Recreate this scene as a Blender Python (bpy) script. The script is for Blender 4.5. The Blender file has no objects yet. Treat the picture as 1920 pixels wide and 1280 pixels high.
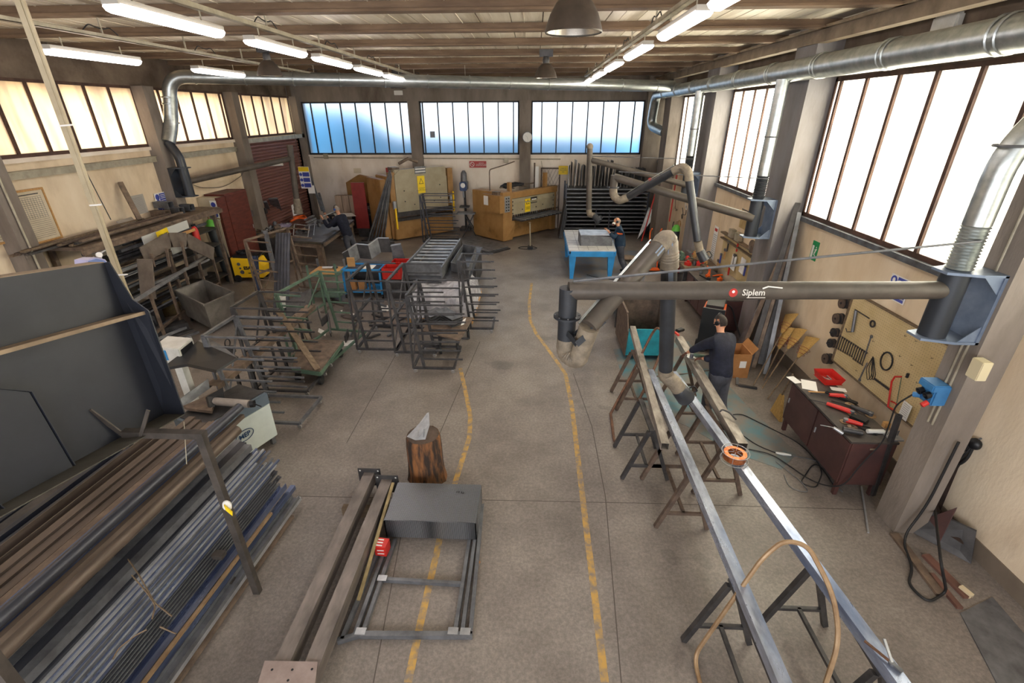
import bpy, math, random
from mathutils import Vector, Matrix, Quaternion
from math import pi, sin, cos, sqrt
rnd = random.Random(7)
SC = bpy.context.scene
COL = SC.collection
V = Vector

# ---------------------------------------------------------------- camera (measured from the photograph's vanishing points)
F, CX, CY, H = 890.0, 960.0, 640.0, 4.6
fw = V((43, 428, 890)).normalized()
dn = V((8, -1850, 890)); dn -= fw * dn.dot(fw); dn.normalize()
up = -dn
rt = fw.cross(up)
if rt.x < 0: rt = -rt
EYE = V((0, 0, H))
def ray(x, y):
    d = V(((x - CX) / F, -(y - CY) / F, 1.0))
    return V((d.dot(rt), d.dot(fw), d.dot(up)))
def at(x, y, X=None, Y=None, Z=None, D=None):
    """world point seen at photo pixel x,y on the plane X=, Y= or Z= (or at depth D)"""
    r = ray(x, y)
    if X is not None: t = X / r.x
    elif Y is not None: t = Y / r.y
    elif Z is not None: t = (Z - H) / r.z
    else: t = D
    return EYE + r * t
cam_d = bpy.data.cameras.new('camera'); cam = bpy.data.objects.new('camera', cam_d); COL.objects.link(cam)
rows = [V((rt[i], fw[i], up[i])) for i in range(3)]   # camera right / up / forward in world
R = Matrix((rows[0], rows[1], -rows[2])).transposed()
cam.matrix_world = Matrix.Translation(EYE) @ R.to_4x4()
cam_d.lens = 36 * F / 1920; cam_d.sensor_width = 36; cam_d.clip_start = .05; cam_d.clip_end = 200
SC.camera = cam

# ---------------------------------------------------------------- world, daylight, fill, exposure
SC.view_settings.view_transform = 'Standard'; SC.view_settings.look = 'None'
SC.view_settings.exposure = 0.92; SC.view_settings.gamma = 1.0; SC.view_settings.use_curve_mapping = False
w = bpy.data.worlds.new('sky'); SC.world = w; w.use_nodes = True
bg = w.node_tree.nodes['Background']; bg.inputs[0].default_value = (.9, .95, 1, 1); bg.inputs[1].default_value = 1.55
def area(name, loc, size, rot, power, col):
    l = bpy.data.lights.new(name, 'AREA'); l.shape = 'RECTANGLE'; l.size, l.size_y = size; l.energy = power; l.color = col
    o = bpy.data.objects.new(name, l); o.location = loc; o.rotation_euler = rot; COL.objects.link(o); return o
area('daylight_right', (9.2, 10.5, 8.2), (24, 5.5), (0, math.radians(52), 0), 9500, (1, .985, .96))
area('daylight_left', (-13.0, 13.5, 8.0), (18, 3.0), (0, math.radians(-50), 0), 1500, (1, .96, .9))
area('fill_behind_camera', (-2.2, -4.4, 3.6), (13, 3.6), (math.radians(88), 0, 0), 560, (.93, .95, 1))  # added fill lamp inside the room behind the camera, brightens the ceiling
SC.cycles.max_bounces = 7; SC.cycles.diffuse_bounces = 4; SC.cycles.glossy_bounces = 3; SC.cycles.transmission_bounces = 4
SC.cycles.transparent_max_bounces = 12; SC.cycles.sample_clamp_indirect = 6; SC.cycles.caustics_reflective = False; SC.cycles.caustics_refractive = False

# ---------------------------------------------------------------- materials
def lin(h):
    h = h.lstrip('#'); o = []
    for i in (0, 2, 4):
        v = int(h[i:i+2], 16) / 255; o.append(v / 12.92 if v <= .04045 else ((v + .055) / 1.055) ** 2.4)
    return (*o, 1)
MATS = {}
def mat(name, col, rough=.6, metal=0.0, col2=None, scale=6.0, bump=0.0, bscale=None, stretch=(1, 1, 1), thr=(.35, .68), detail=5, spec=.5, col3=None, s3=1.2, t3=(.52, .7), world=False, emit=0):
    m = bpy.data.materials.new(name); m.use_nodes = True; nt = m.node_tree; N = nt.nodes; L = nt.links
    b = N['Principled BSDF']; b.inputs['Roughness'].default_value = rough; b.inputs['Metallic'].default_value = metal
    b.inputs['Specular IOR Level'].default_value = spec
    b.inputs['Base Color'].default_value = lin(col)
    if emit: b.inputs['Emission Color'].default_value = lin(col); b.inputs['Emission Strength'].default_value = emit
    if col2 or bump:
        tc = N.new('ShaderNodeTexCoord'); mp = N.new('ShaderNodeMapping'); mp.inputs['Scale'].default_value = stretch
        if world:
            g = N.new('ShaderNodeNewGeometry'); L.new(g.outputs['Position'], mp.inputs[0])
        else: L.new(tc.outputs['Object'], mp.inputs[0])
        def noise(s, d=detail):
            n = N.new('ShaderNodeTexNoise'); n.inputs['Scale'].default_value = s; n.inputs['Detail'].default_value = d; n.inputs['Roughness'].default_value = .62
            L.new(mp.outputs[0], n.inputs['Vector']); return n
        n1 = noise(scale); last = None
        if col2:
            mr = N.new('ShaderNodeMapRange'); mr.inputs[1].default_value, mr.inputs[2].default_value = thr; L.new(n1.outputs[0], mr.inputs[0])
            mx = N.new('ShaderNodeMix'); mx.data_type = 'RGBA'; mx.inputs[6].default_value = lin(col); mx.inputs[7].default_value = lin(col2)
            L.new(mr.outputs[0], mx.inputs[0]); last = mx
            if col3:
                n3 = noise(s3); mr3 = N.new('ShaderNodeMapRange'); mr3.inputs[1].default_value, mr3.inputs[2].default_value = t3; L.new(n3.outputs[0], mr3.inputs[0])
                mx3 = N.new('ShaderNodeMix'); mx3.data_type = 'RGBA'; mx3.inputs[7].default_value = lin(col3)
                L.new(last.outputs[2], mx3.inputs[6]); L.new(mr3.outputs[0], mx3.inputs[0]); last = mx3
            L.new(last.outputs[2], b.inputs['Base Color'])
            rr = N.new('ShaderNodeMapRange'); rr.inputs[3].default_value = max(.05, rough - .1); rr.inputs[4].default_value = min(1, rough + .12); L.new(n1.outputs[0], rr.inputs[0]); L.new(rr.outputs[0], b.inputs['Roughness'])
        if bump:
            n2 = noise(bscale or scale * 4); bp = N.new('ShaderNodeBump'); bp.inputs['Strength'].default_value = bump; bp.inputs['Distance'].default_value = .02
            L.new(n2.outputs[0], bp.inputs['Height']); L.new(bp.outputs[0], b.inputs['Normal'])
    MATS[name] = m; return m
def glow(name, col, s):
    m = bpy.data.materials.new(name); m.use_nodes = True; nt = m.node_tree; nt.nodes.clear()
    e = nt.nodes.new('ShaderNodeEmission'); e.inputs[0].default_value = lin(col); e.inputs[1].default_value = s
    o = nt.nodes.new('ShaderNodeOutputMaterial'); nt.links.new(e.outputs[0], o.inputs[0]); return m
def frosted(name, tint, col2, clear=.3):
    """dirty reeded industrial glass: part lets the view through, part scatters the daylight"""
    m = bpy.data.materials.new(name); m.use_nodes = True; nt = m.node_tree; N = nt.nodes; L = nt.links; N.clear()
    tc = N.new('ShaderNodeTexCoord'); mp = N.new('ShaderNodeMapping'); mp.inputs['Scale'].default_value = (3, 3, .5); L.new(tc.outputs['Object'], mp.inputs[0])
    n = N.new('ShaderNodeTexNoise'); n.inputs['Scale'].default_value = 1.6; n.inputs['Detail'].default_value = 4; L.new(mp.outputs[0], n.inputs['Vector'])
    mr = N.new('ShaderNodeMapRange'); mr.inputs[1].default_value = .42; mr.inputs[2].default_value = .7; L.new(n.outputs[0], mr.inputs[0])
    mx = N.new('ShaderNodeMix'); mx.data_type = 'RGBA'; mx.inputs[6].default_value = lin(tint); mx.inputs[7].default_value = lin(col2); L.new(mr.outputs[0], mx.inputs[0])
    tl = N.new('ShaderNodeBsdfTranslucent'); L.new(mx.outputs[2], tl.inputs[0])
    tp = N.new('ShaderNodeBsdfTransparent'); L.new(mx.outputs[2], tp.inputs[0])
    ms = N.new('ShaderNodeMixShader'); ms.inputs[0].default_value = clear; L.new(tl.outputs[0], ms.inputs[1]); L.new(tp.outputs[0], ms.inputs[2])
    o = N.new('ShaderNodeOutputMaterial'); L.new(ms.outputs[0], o.inputs[0]); return m

def reeded(name, tint, rough=.62, ior=1.32):
    """rough-rolled glass that blurs what stands behind it"""
    m = bpy.data.materials.new(name); m.use_nodes = True; nt = m.node_tree; N = nt.nodes; L = nt.links; N.clear()
    rf = N.new('ShaderNodeBsdfRefraction'); rf.inputs['Color'].default_value = lin(tint); rf.inputs['Roughness'].default_value = rough; rf.inputs['IOR'].default_value = ior
    tp = N.new('ShaderNodeBsdfTransparent'); tp.inputs[0].default_value = lin(tint); tl = N.new('ShaderNodeBsdfTranslucent'); tl.inputs[0].default_value = lin('dfe9f2')
    a = N.new('ShaderNodeMixShader'); a.inputs[0].default_value = .14; L.new(rf.outputs[0], a.inputs[1]); L.new(tp.outputs[0], a.inputs[2])
    b = N.new('ShaderNodeMixShader'); b.inputs[0].default_value = .12; L.new(a.outputs[0], b.inputs[1]); L.new(tl.outputs[0], b.inputs[2])
    o = N.new('ShaderNodeOutputMaterial'); L.new(b.outputs[0], o.inputs[0]); return m
def floor_mat():
    m = mat('floor_concrete', '8f867e', .42, 0, '776e67', 1.1, .12, 60, col3='5f5750', s3=.33, t3=(.5, .72), world=True)
    nt = m.node_tree; N = nt.nodes; L = nt.links; b = N['Principled BSDF']
    src = b.inputs['Base Color'].links[0].from_socket
    g = N.new('ShaderNodeNewGeometry')
    n = N.new('ShaderNodeTexNoise'); n.inputs['Scale'].default_value = 26; n.inputs['Detail'].default_value = 8; n.inputs['Roughness'].default_value = .8; L.new(g.outputs['Position'], n.inputs['Vector'])
    mr = N.new('ShaderNodeMapRange'); mr.inputs[1].default_value = .42; mr.inputs[2].default_value = .62; mr.inputs[3].default_value = .72; mr.inputs[4].default_value = 1.12; L.new(n.outputs[0], mr.inputs[0])
    mu = N.new('ShaderNodeMix'); mu.data_type = 'RGBA'; mu.blend_type = 'MULTIPLY'; mu.inputs[0].default_value = 1
    L.new(src, mu.inputs[6]); L.new(mr.outputs[0], mu.inputs[7])
    # wavy stains with a hard rim
    n4 = N.new('ShaderNodeTexNoise'); n4.inputs['Scale'].default_value = .8; n4.inputs['Detail'].default_value = 3; L.new(g.outputs['Position'], n4.inputs['Vector'])
    mr4 = N.new('ShaderNodeMapRange'); mr4.inputs[1].default_value = .655; mr4.inputs[2].default_value = .67; mr4.inputs[3].default_value = 1; mr4.inputs[4].default_value = .8; L.new(n4.outputs[0], mr4.inputs[0])
    m5 = N.new('ShaderNodeMix'); m5.data_type = 'RGBA'; m5.blend_type = 'MULTIPLY'; m5.inputs[0].default_value = 1; L.new(mu.outputs[2], m5.inputs[6]); L.new(mr4.outputs[0], m5.inputs[7])
    L.new(m5.outputs[2], b.inputs['Base Color']); return m
FLOOR = floor_mat()
PLASTER = mat('cream_plaster', 'e9d8be', .85, 0, 'd6c0a0', 1.0, .25, 14, stretch=(1, 1, .45), col3='b89f80', s3=.9, t3=(.5, .76), world=True)
PLASTER_B = mat('pale_plaster', 'f0e6da', .85, 0, 'd9cab8', .9, .2, 14, stretch=(1, 1, .5), col3='b5a48f', s3=.8, t3=(.56, .76), world=True)
CONC = mat('raw_concrete', '8c8279', .85, 0, '71675d', 1.6, .3, 20, stretch=(1, 1, .35), col3='564a40', s3=.9, t3=(.55, .75), world=True)
CONC_D = mat('sooty_concrete', '7a6b5d', .9, 0, '54473b', 1.3, .3, 18, col3='413529', s3=.8, world=True)
CEIL = mat('ceiling_panel_metal', 'e9e0cf', .45, 0, 'd2c7b3', 1.2, 0, stretch=(4, .3, 1), col3='b5a892', s3=.6)
BEAM = mat('brown_beam', '7d664f', .75, .1, '5d4938', 2.2, .2, 12, stretch=(.5, 2, 2))
FRAME_R = mat('rusty_window_frame', '5c4338', .7, .2, '3f2e28', 4, .1)
FRAME_D = mat('dark_window_frame', '3a3a3a', .6, .3, '2b2726', 4)
GALV = mat('galvanised_steel', 'b9bdbb', .34, .85, '9aa09f', 3, 0, stretch=(1, 3, 3))
STEEL = mat('mill_steel', '7b7d81', .42, .45, '58595c', 5, .05, 40)
STEEL_L = mat('bright_steel', 'c2c4c6', .34, .6, '96989c', 4, .04, 40)
STEEL_D = mat('dark_steel', '4f4d4d', .45, .4, '363536', 6)
STEEL_B = mat('blued_steel', '4a5878', .38, .7, '252c3e', 5)
RUST = mat('rusty_steel', '6f5d50', .7, .3, '4d423b', 8, .1)
RUST_T = mat('brown_scaled_steel', '8a7766', .6, .4, '5f5248', 6, .08)
BLACKM = mat('black_rubber', '1a1a1b', .6)
TRAYM = mat('cable_tray_grey', 'b4ac98', .5, .3, '978e7b', 5)
DUCT = mat('grey_duct', '5b534b', .5, .15, '47413b', 3, .04)
DUCT_D = mat('dark_duct', '3a3d42', .4, .2, '2d2f33', 4)
FLEX = mat('ribbed_hose', '8f8371', .6, .1, '6b6154', 9, .3, 60)
BLUEGREY = mat('blue_grey_bracket', '8290a4', .5, .3, '6d7b90', 5)
DKBRK = mat('charcoal_bracket', '34383e', .45, .3)
WHITE = mat('white_enamel', 'd9d9d4', .4, 0, 'c3c2ba', 5)
PAPER = mat('white_paper', 'e8e6e2', .8)
YELLOW = mat('yellow_enamel', 'efc11c', .4)
YSIGN = mat('yellow_sign_plastic', 'f0cf1e', .5)
REDP = mat('red_paint', '8c2a22', .5, 0, '6f211c', 3)
RED = mat('red_plastic', 'c42a22', .4)
ORANGE = mat('orange_enamel', 'e8621c', .4)
BLUEP = mat('blue_enamel', '2f8fd0', .4, 0, '2980bd', 4)
SIGNB = mat('safety_blue', '3d4aa0', .5)
GREENS = mat('exit_green', '1f8a50', .5)
TEAL = mat('teal_paint', '2e9fb2', .45, 0, '25808f', 4, .05)
BLACK = mat('black_paint', '16171a', .45)
WOOD = mat('pine_wood', 'c79a62', .65, 0, 'a97d49', 4, .1, stretch=(1, 8, 8))
WOODG = mat('weathered_timber', '7e6b55', .8, 0, '5b4c3c', 4, .2, stretch=(1, 6, 6))
MAHOG = mat('mahogany_laminate', '6a3226', .5, 0, '4d2620', 3, .02, stretch=(1, 1, 4))
BROWNC = mat('dark_brown_cabinet', '513430', .5, 0, '3d2827', 2.5)
OCHRE = mat('ochre_machine_paint', 'a98250', .5, 0, '946c3c', 2.2, 0, col3='6e5230', s3=2, t3=(.6, .75))
MBEIGE = mat('beige_machine_paint', 'a79c83', .5, 0, '978b72', 3)
CARD = mat('cardboard', 'b07c4a', .8, 0, '9b6b3d', 4)
COPPER = mat('copper_wire', 'd98a5c', .3, .9, 'b9663c', 30, .2, 200)
STRAW = mat('broom_straw', 'c9a25e', .85, 0, '9c7a40', 14, .5, 60, stretch=(6, 6, 1))
GREENG = mat('sage_green_steel', '5f7a66', .5, .1, '46594c', 4)
GREENC = mat('lime_green_paint', '6cc24a', .45)
CYL = mat('grey_cylinder_paint', '3f4446', .45, .1, '2f3335', 3)
CHAR = mat('charcoal_powder_coat', '282b34', .5, .1, '20232b', 1.5, .03, 200)
CHAR_E = mat('lit_beige_sheet_top', '9b876f', .6, .2, '7d6b57', 4)  # light on the enclosure's upward faces, put into a paler beige colour
FILM = mat('plastic_film', 'b9b8bd', .22, .0, '8d8b92', 5, 1.0, 9, spec=.9)

# ---------------------------------------------------------------- mesh helpers
class M:
    def __init__(s): s.v = []; s.f = []
    def add(s, vs, fs):
        n = len(s.v); s.v += [V(p) for p in vs]; s.f += [tuple(i + n for i in f) for f in fs]; return s
    def box(s, c, d, R=None):
        c = V(c); R = R or Matrix.Identity(3); x, y, z = d[0] / 2, d[1] / 2, d[2] / 2
        vs = [c + R @ V((a, b, e)) for a in (-x, x) for b in (-y, y) for e in (-z, z)]
        return s.add(vs, [(0, 1, 3, 2), (4, 6, 7, 5), (0, 4, 5, 1), (2, 3, 7, 6), (0, 2, 6, 4), (1, 5, 7, 3)])
    def bx(s, x0, x1, y0, y1, z0, z1): return s.box(((x0 + x1) / 2, (y0 + y1) / 2, (z0 + z1) / 2), (abs(x1 - x0), abs(y1 - y0), abs(z1 - z0)))
    def bar(s, p, q, w, h=None, u=(0, 0, 1)):
        p, q = V(p), V(q); h = w if h is None else h; a = (q - p); L = a.length; a.normalize(); u = V(u)
        if abs(a.dot(u)) > .98: u = V((0, 1, 0)) if abs(a.y) < .9 else V((1, 0, 0))
        b = u.cross(a).normalized(); u = a.cross(b)
        return s.box((p + q) / 2, (L, w, h), Matrix((a, b, u)).transposed())
    def chan(s, p, q, w, h, t=.008, open_dir=(0, 0, 1), sides='UB'):
        """hollow or open profile: the walls as thin bars (U = channel, plus T = closed tube with open ends)"""
        p, q = V(p), V(q); a = (q - p).normalized(); u = V(open_dir); b = u.cross(a).normalized(); u = a.cross(b)
        s.bar(p + b * (w / 2 - t / 2), q + b * (w / 2 - t / 2), t, h, u); s.bar(p - b * (w / 2 - t / 2), q - b * (w / 2 - t / 2), t, h, u)
        s.bar(p - u * (h / 2 - t / 2), q - u * (h / 2 - t / 2), w - 2 * t, t, u)
        if 'T' in sides: s.bar(p + u * (h / 2 - t / 2), q + u * (h / 2 - t / 2), w - 2 * t, t, u)
        return s
    def tube(s, p, q, r, n=12, r2=None, cap=True):
        return s.path([p, q], r, n, r2, cap)
    def path(s, pts, r, n=10, r2=None, cap=True, rs=None):
        pts = [V(p) for p in pts]; k = len(pts); ring = []; u = None
        for i, p in enumerate(pts):
            t = (pts[min(i + 1, k - 1)] - pts[max(i - 1, 0)]).normalized()
            if u is None:
                u = V((0, 0, 1)) if abs(t.z) < .9 else V((1, 0, 0))
            u = (u - t * u.dot(t)).normalized(); b = t.cross(u)
            rr = rs[i] if rs else (r if r2 is None else r + (r2 - r) * i / (k - 1))
            ring.append([p + (u * cos(2 * pi * j / n) + b * sin(2 * pi * j / n)) * rr for j in range(n)])
        base = len(s.v); s.v += [x for rg in ring for x in rg]
        for i in range(k - 1):
            for j in range(n):
                a = base + i * n + j; b_ = base + i * n + (j + 1) % n
                s.f.append((a, b_, b_ + n, a + n))
        if cap: s.f.append(tuple(base + j for j in range(n))[::-1]); s.f.append(tuple(base + (k - 1) * n + j for j in range(n)))
        return s
    def hollow(s, p, q, r, t=.01, n=16):
        p, q = V(p), V(q); s.path([p, q], r, n, cap=False); s.path([q, p], r - t, n, cap=False)
        k = len(s.v); a = k - 4 * n; b = k - 2 * n      # rings: outer p,q then inner q,p
        ax = (q - p).normalized()
        s.lathe([(r - t, 0), (r, 0)], n, p, ax); s.lathe([(r - t, 0), (r, 0)], n, q, ax); return s
    def lathe(s, prof, n=16, o=(0, 0, 0), ax=(0, 0, 1), cap=False):
        ax = V(ax).normalized(); u = V((1, 0, 0)) if abs(ax.x) < .9 else V((0, 1, 0)); u = (u - ax * u.dot(ax)).normalized(); b = ax.cross(u); o = V(o)
        base = len(s.v)
        for r, z in prof:
            for j in range(n): s.v.append(o + ax * z + (u * cos(2 * pi * j / n) + b * sin(2 * pi * j / n)) * r)
        for i in range(len(prof) - 1):
            for j in range(n):
                a = base + i * n + j; c = base + i * n + (j + 1) % n; s.f.append((a, c, c + n, a + n))
        if cap: s.f.append(tuple(base + j for j in range(n))[::-1]); s.f.append(tuple(base + (len(prof) - 1) * n + j for j in range(n)))
        return s
    def prism(s, poly, d):
        d = V(d); n = len(poly); b = len(s.v); s.v += [V(p) for p in poly] + [V(p) + d for p in poly]
        s.f.append(tuple(b + i for i in range(n))[::-1]); s.f.append(tuple(b + n + i for i in range(n)))
        for i in range(n): j = (i + 1) % n; s.f.append((b + i, b + j, b + n + j, b + n + i))
        return s
    def ball(s, c, r, n=10, m=7, sc=(1, 1, 1)):
        c = V(c); b = len(s.v)
        for i in range(m + 1):
            th = pi * i / m
            for j in range(n): s.v.append(c + V((r * sin(th) * cos(2 * pi * j / n) * sc[0], r * sin(th) * sin(2 * pi * j / n) * sc[1], r * cos(th) * sc[2])))
        for i in range(m):
            for j in range(n): a = b + i * n + j; k = b + i * n + (j + 1) % n; s.f.append((a, a + n, k + n, k))
        return s
    def build(s, name, m, parent=None, smooth=False, label=None, cat=None, group=None, kind=None, bevel=0):
        org = V(parent['o']) if parent is not None and 'o' in parent else V((0, 0, 0))
        top = parent is None
        if top and kind != 'structure':
            lo = [min(p[i] for p in s.v) for i in range(3)]; hi = [max(p[i] for p in s.v) for i in range(3)]
            org = V(((lo[0] + hi[0]) / 2, (lo[1] + hi[1]) / 2, lo[2]))
        me = bpy.data.meshes.new(name); me.from_pydata([p - org for p in s.v], [], s.f); me.update()
        me.materials.append(m)
        import bmesh
        bm = bmesh.new(); bm.from_mesh(me); bmesh.ops.recalc_face_normals(bm, faces=bm.faces)
        if bevel: bmesh.ops.bevel(bm, geom=[e for e in bm.edges if len(e.link_faces) == 2 and e.calc_face_angle() > .5], offset=bevel, segments=2, affect='EDGES')
        bm.to_mesh(me); bm.free()
        if smooth:
            me.polygons.foreach_set('use_smooth', [True] * len(me.polygons))
            try: me.set_sharp_from_angle(angle=math.radians(40))
            except Exception: pass
        o = bpy.data.objects.new(name, me); COL.objects.link(o); o['o'] = tuple(org)
        if parent is not None: o.parent = parent
        elif kind != 'structure': o.location = org
        tag(o, label, cat, group, kind); return o
def tag(o, label=None, cat=None, group=None, kind=None):
    if label: o['label'] = label
    if cat: o['category'] = cat
    if group: o['group'] = group
    if kind: o['kind'] = kind
    return o
def thing(name, label, cat, loc=(0, 0, 0), rz=0, group=None):
    o = bpy.data.objects.new(name, None); COL.objects.link(o); o.location = loc; o.rotation_euler = (0, 0, rz); o.empty_display_size = .1
    o['o'] = (0, 0, 0) if rz else tuple(loc)
    return tag(o, label, cat, group)
def local(o): o['o'] = (0, 0, 0); return o
def dup(o, loc=None, rz=None, label=None, parent=None, group=None, scale=None):
    c = o.copy(); COL.objects.link(c); c.parent = parent
    if loc is not None: c.location = loc
    if rz is not None: c.rotation_euler = (0, 0, rz)
    if label: c['label'] = label
    if group: c['group'] = group
    if scale: c.scale = scale
    for ch in o.children: dup(ch, parent=c)
    return c
def struct(name, m, mt, parent=None, smooth=False):
    return m.build(name, mt, parent, smooth, kind=None if parent is not None else 'structure')
def text(s, size, loc, right, upv, mt, parent=None, name='lettering', bold=0, align='CENTER'):
    cu = bpy.data.curves.new(name, 'FONT'); cu.body = s; cu.size = size; cu.align_x = align; cu.align_y = 'CENTER'; cu.extrude = .0008; cu.offset = bold; cu.resolution_u = 2
    tmp = bpy.data.objects.new(name, cu); me = bpy.data.meshes.new_from_object(tmp); bpy.data.objects.remove(tmp); me.materials.clear(); me.materials.append(mt); o = bpy.data.objects.new(name, me); COL.objects.link(o)
    r = V(right).normalized(); u = V(upv); u = (u - r * u.dot(r)).normalized(); n = r.cross(u)
    org = V(parent['o']) if parent is not None and 'o' in parent else V((0, 0, 0))
    o.matrix_local = Matrix.Translation(V(loc) - org + n * .002) @ Matrix((r, u, n)).transposed().to_4x4()
    if parent is not None: o.parent = parent
    return o
def arc(c, r, a0, a1, ux, uy, n=8):
    c, ux, uy = V(c), V(ux), V(uy); return [c + ux * (r * cos(a0 + (a1 - a0) * i / n)) + uy * (r * sin(a0 + (a1 - a0) * i / n)) for i in range(n + 1)]
def bend(pts, r=.1, n=5):
    """round the corners of a polyline"""
    pts = [V(p) for p in pts]; out = [pts[0]]
    for i in range(1, len(pts) - 1):
        p, a, b = pts[i], pts[i - 1], pts[i + 1]; d = min(r, (a - p).length * .45, (b - p).length * .45)
        A = p + (a - p).normalized() * d; B = p + (b - p).normalized() * d
        for k in range(n + 1): t = k / n; out.append(A * (1 - t) ** 2 + p * 2 * t * (1 - t) + B * t * t)
    out.append(pts[-1]); return out
# ================================================================ THE SETTING
XL, XR, YB, YF = -9.9, 5.1, 21.3, -5.0      # inner faces of the side walls, back wall; the room goes on behind the camera
ZC = 5.93
fl = struct('floor', M().bx(XL - .4, XR + .4, YF, YB + .4, -.25, 0), FLOOR)
# painted walkway lines, worn: thin paint on the floor
YP = mat('worn_yellow_line_paint', 'b9924a', .6, 0, '83776a', 9, 0, thr=(.4, .62), world=True)
def strip(pts, w, z0, z1):
    m = M(); L = [V(p) for p in pts]; A = []; B = []
    for i, p in enumerate(L):
        t = (L[min(i + 1, len(L) - 1)] - L[max(i - 1, 0)]); n = V((-t.y, t.x, 0)).normalized() * w / 2; A.append(p + n); B.append(p - n)
    for i in range(len(L) - 1):
        m.add([(A[i].x, A[i].y, z1), (B[i].x, B[i].y, z1), (B[i+1].x, B[i+1].y, z1), (A[i+1].x, A[i+1].y, z1)], [(0, 1, 2, 3)])
    return m
ln = [at(*p, Z=0) for p in [(1134, 1279), (1113, 1100), (1098, 980), (1085, 870), (1072, 760), (1060, 700), (1035, 665), (1005, 625), (994, 600), (992, 570), (997, 530)]]
struct('yellow_line', strip(ln, .075, 0, .002), YP, fl)
ln = [at(*p, Z=0) for p in [(765, 1279), (790, 1160), (818, 1040), (835, 960), (858, 890), (880, 820), (882, 780), (872, 730), (863, 690)]]
struct('yellow_line', strip(ln, .075, 0, .002), YP, fl)
JOINT = mat('dark_floor_joint', '57504a', .9)
for pts in ([(560, 930), (900, 937), (1200, 943), (1620, 955)], [(1075, 700), (1110, 800), (1135, 930), (1165, 1280)], [(770, 615), (700, 740), (650, 830)], [(700, 1280), (760, 960), (900, 640)]):
    struct('floor_joint', strip([at(*p, Z=0) for p in pts], .012, 0, .0015), JOINT, fl)
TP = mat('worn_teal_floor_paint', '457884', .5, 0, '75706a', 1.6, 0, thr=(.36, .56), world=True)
def patch(poly, z=.003): 
    return M().prism([at(*p, Z=0) for p in poly], (0, 0, z))
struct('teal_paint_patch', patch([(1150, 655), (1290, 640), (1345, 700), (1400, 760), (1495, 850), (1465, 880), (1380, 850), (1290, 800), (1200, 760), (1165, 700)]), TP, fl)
TP2 = mat('blue_grey_floor_tone', '66707f', .55, 0, '7c726b', 1.5, 0, thr=(.38, .6), world=True)
struct('blue_floor_patch', patch([(1050, 470), (1220, 470), (1200, 560), (1090, 560)], .002), TP2, fl)  # blue-grey tone blotched at random over the floor colour

def window(idx, wall, a0, a1, z0, z1, mull, depth, FR, G, mw=.045):
    """wall 'L','R' run along Y; 'B' along X"""
    def PT(a, d, z):
        return {'L': (XL + .02 - d, a, z), 'R': (XR - .02 + d, a, z), 'B': (a, YB - .02 + d, z)}[wall]
    def seg(m, a, b, c, d, e0=0, e1=.06):
        p, q = PT(a, e0, c), PT(b, e1, d); m.bx(min(p[0], q[0]), max(p[0], q[0]), min(p[1], q[1]), max(p[1], q[1]), min(p[2], q[2]), max(p[2], q[2]))
    w = bpy.data.objects.new('window_%d' % idx, None); COL.objects.link(w); w['kind'] = 'structure'; w['o'] = (0, 0, 0)
    fr = M(); seg(fr, a0, a1, z0, z0 + .07); seg(fr, a0, a1, z1 - .06, z1); seg(fr, a0, a0 + .05, z0, z1); seg(fr, a1 - .05, a1, z0, z1); fr.build('window_frame', FR, w)
    ed = [a0] + list(mull) + [a1]
    for i, x in enumerate(mull):
        m = M(); seg(m, x - mw / 2, x + mw / 2, z0 + .07, z1 - .06, -.015, .05); m.build('mullion', FR, w)
    for i in range(len(ed) - 1):
        m = M(); l = ed[i] + (.05 if i == 0 else mw / 2); r = ed[i + 1] - (.05 if i == len(ed) - 2 else mw / 2)
        seg(m, l, r, z0 + .07, z1 - .06, .02, .026); m.build('pane', G, w)
    return w
GL_L = frosted('cream_frosted_glass', 'f8ecd8', 'ddd0c2', .25)
GL_B = reeded('rolled_glass', 'f2f8ff')
GL_R = frosted('white_frosted_glass', 'fbf7ea', 'e6e6e2', .30)

def wall_with_bays(name, wall, bays, z0, z1, upm, lowm):
    """wall slab with openings between z0 and z1, as one shell"""
    lo, hi = (YF, YB) if wall in 'LR' else (XL - .35, XR + .35)
    def bx(m, a0, a1, b0, b1, t0=0, t1=.35):
        if wall == 'L': m.bx(XL - t1, XL - t0, a0, a1, b0, b1)
        elif wall == 'R': m.bx(XR + t0, XR + t1, a0, a1, b0, b1)
        else: m.bx(a0, a1, YB + t0, YB + t1, b0, b1)
    m = M(); bx(m, lo, hi, 0, z0); w = struct(name, m, lowm)
    m = M(); bx(m, lo, hi, z1, 6.3); struct('lintel', m, upm, w)
    ed = [lo] + [x for b in bays for x in b] + [hi]
    for i in range(0, len(ed), 2):
        if ed[i + 1] - ed[i] > .01: m = M(); bx(m, ed[i], ed[i + 1], z0, z1); struct('wall_pier', m, upm, w)
    return w
# left wall
bl = [(3.9, 8.35), (8.75, 12.76), (13.0, 16.5), (16.9, 21.1)]
wl = wall_with_bays('wall_left', 'L', bl, 3.86, 5.24, CONC_D, PLASTER)
for i, (a, b) in enumerate(bl): window(i + 1, 'L', a, b, 3.86, 5.24, [a + .62 + .67 * k for k in range(int((b - a - .7) / .67) + 1)] if i != 1 else [9.35, 10.03, 10.7, 11.35, 12.02], 0, FRAME_R, GL_L, .055)
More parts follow.
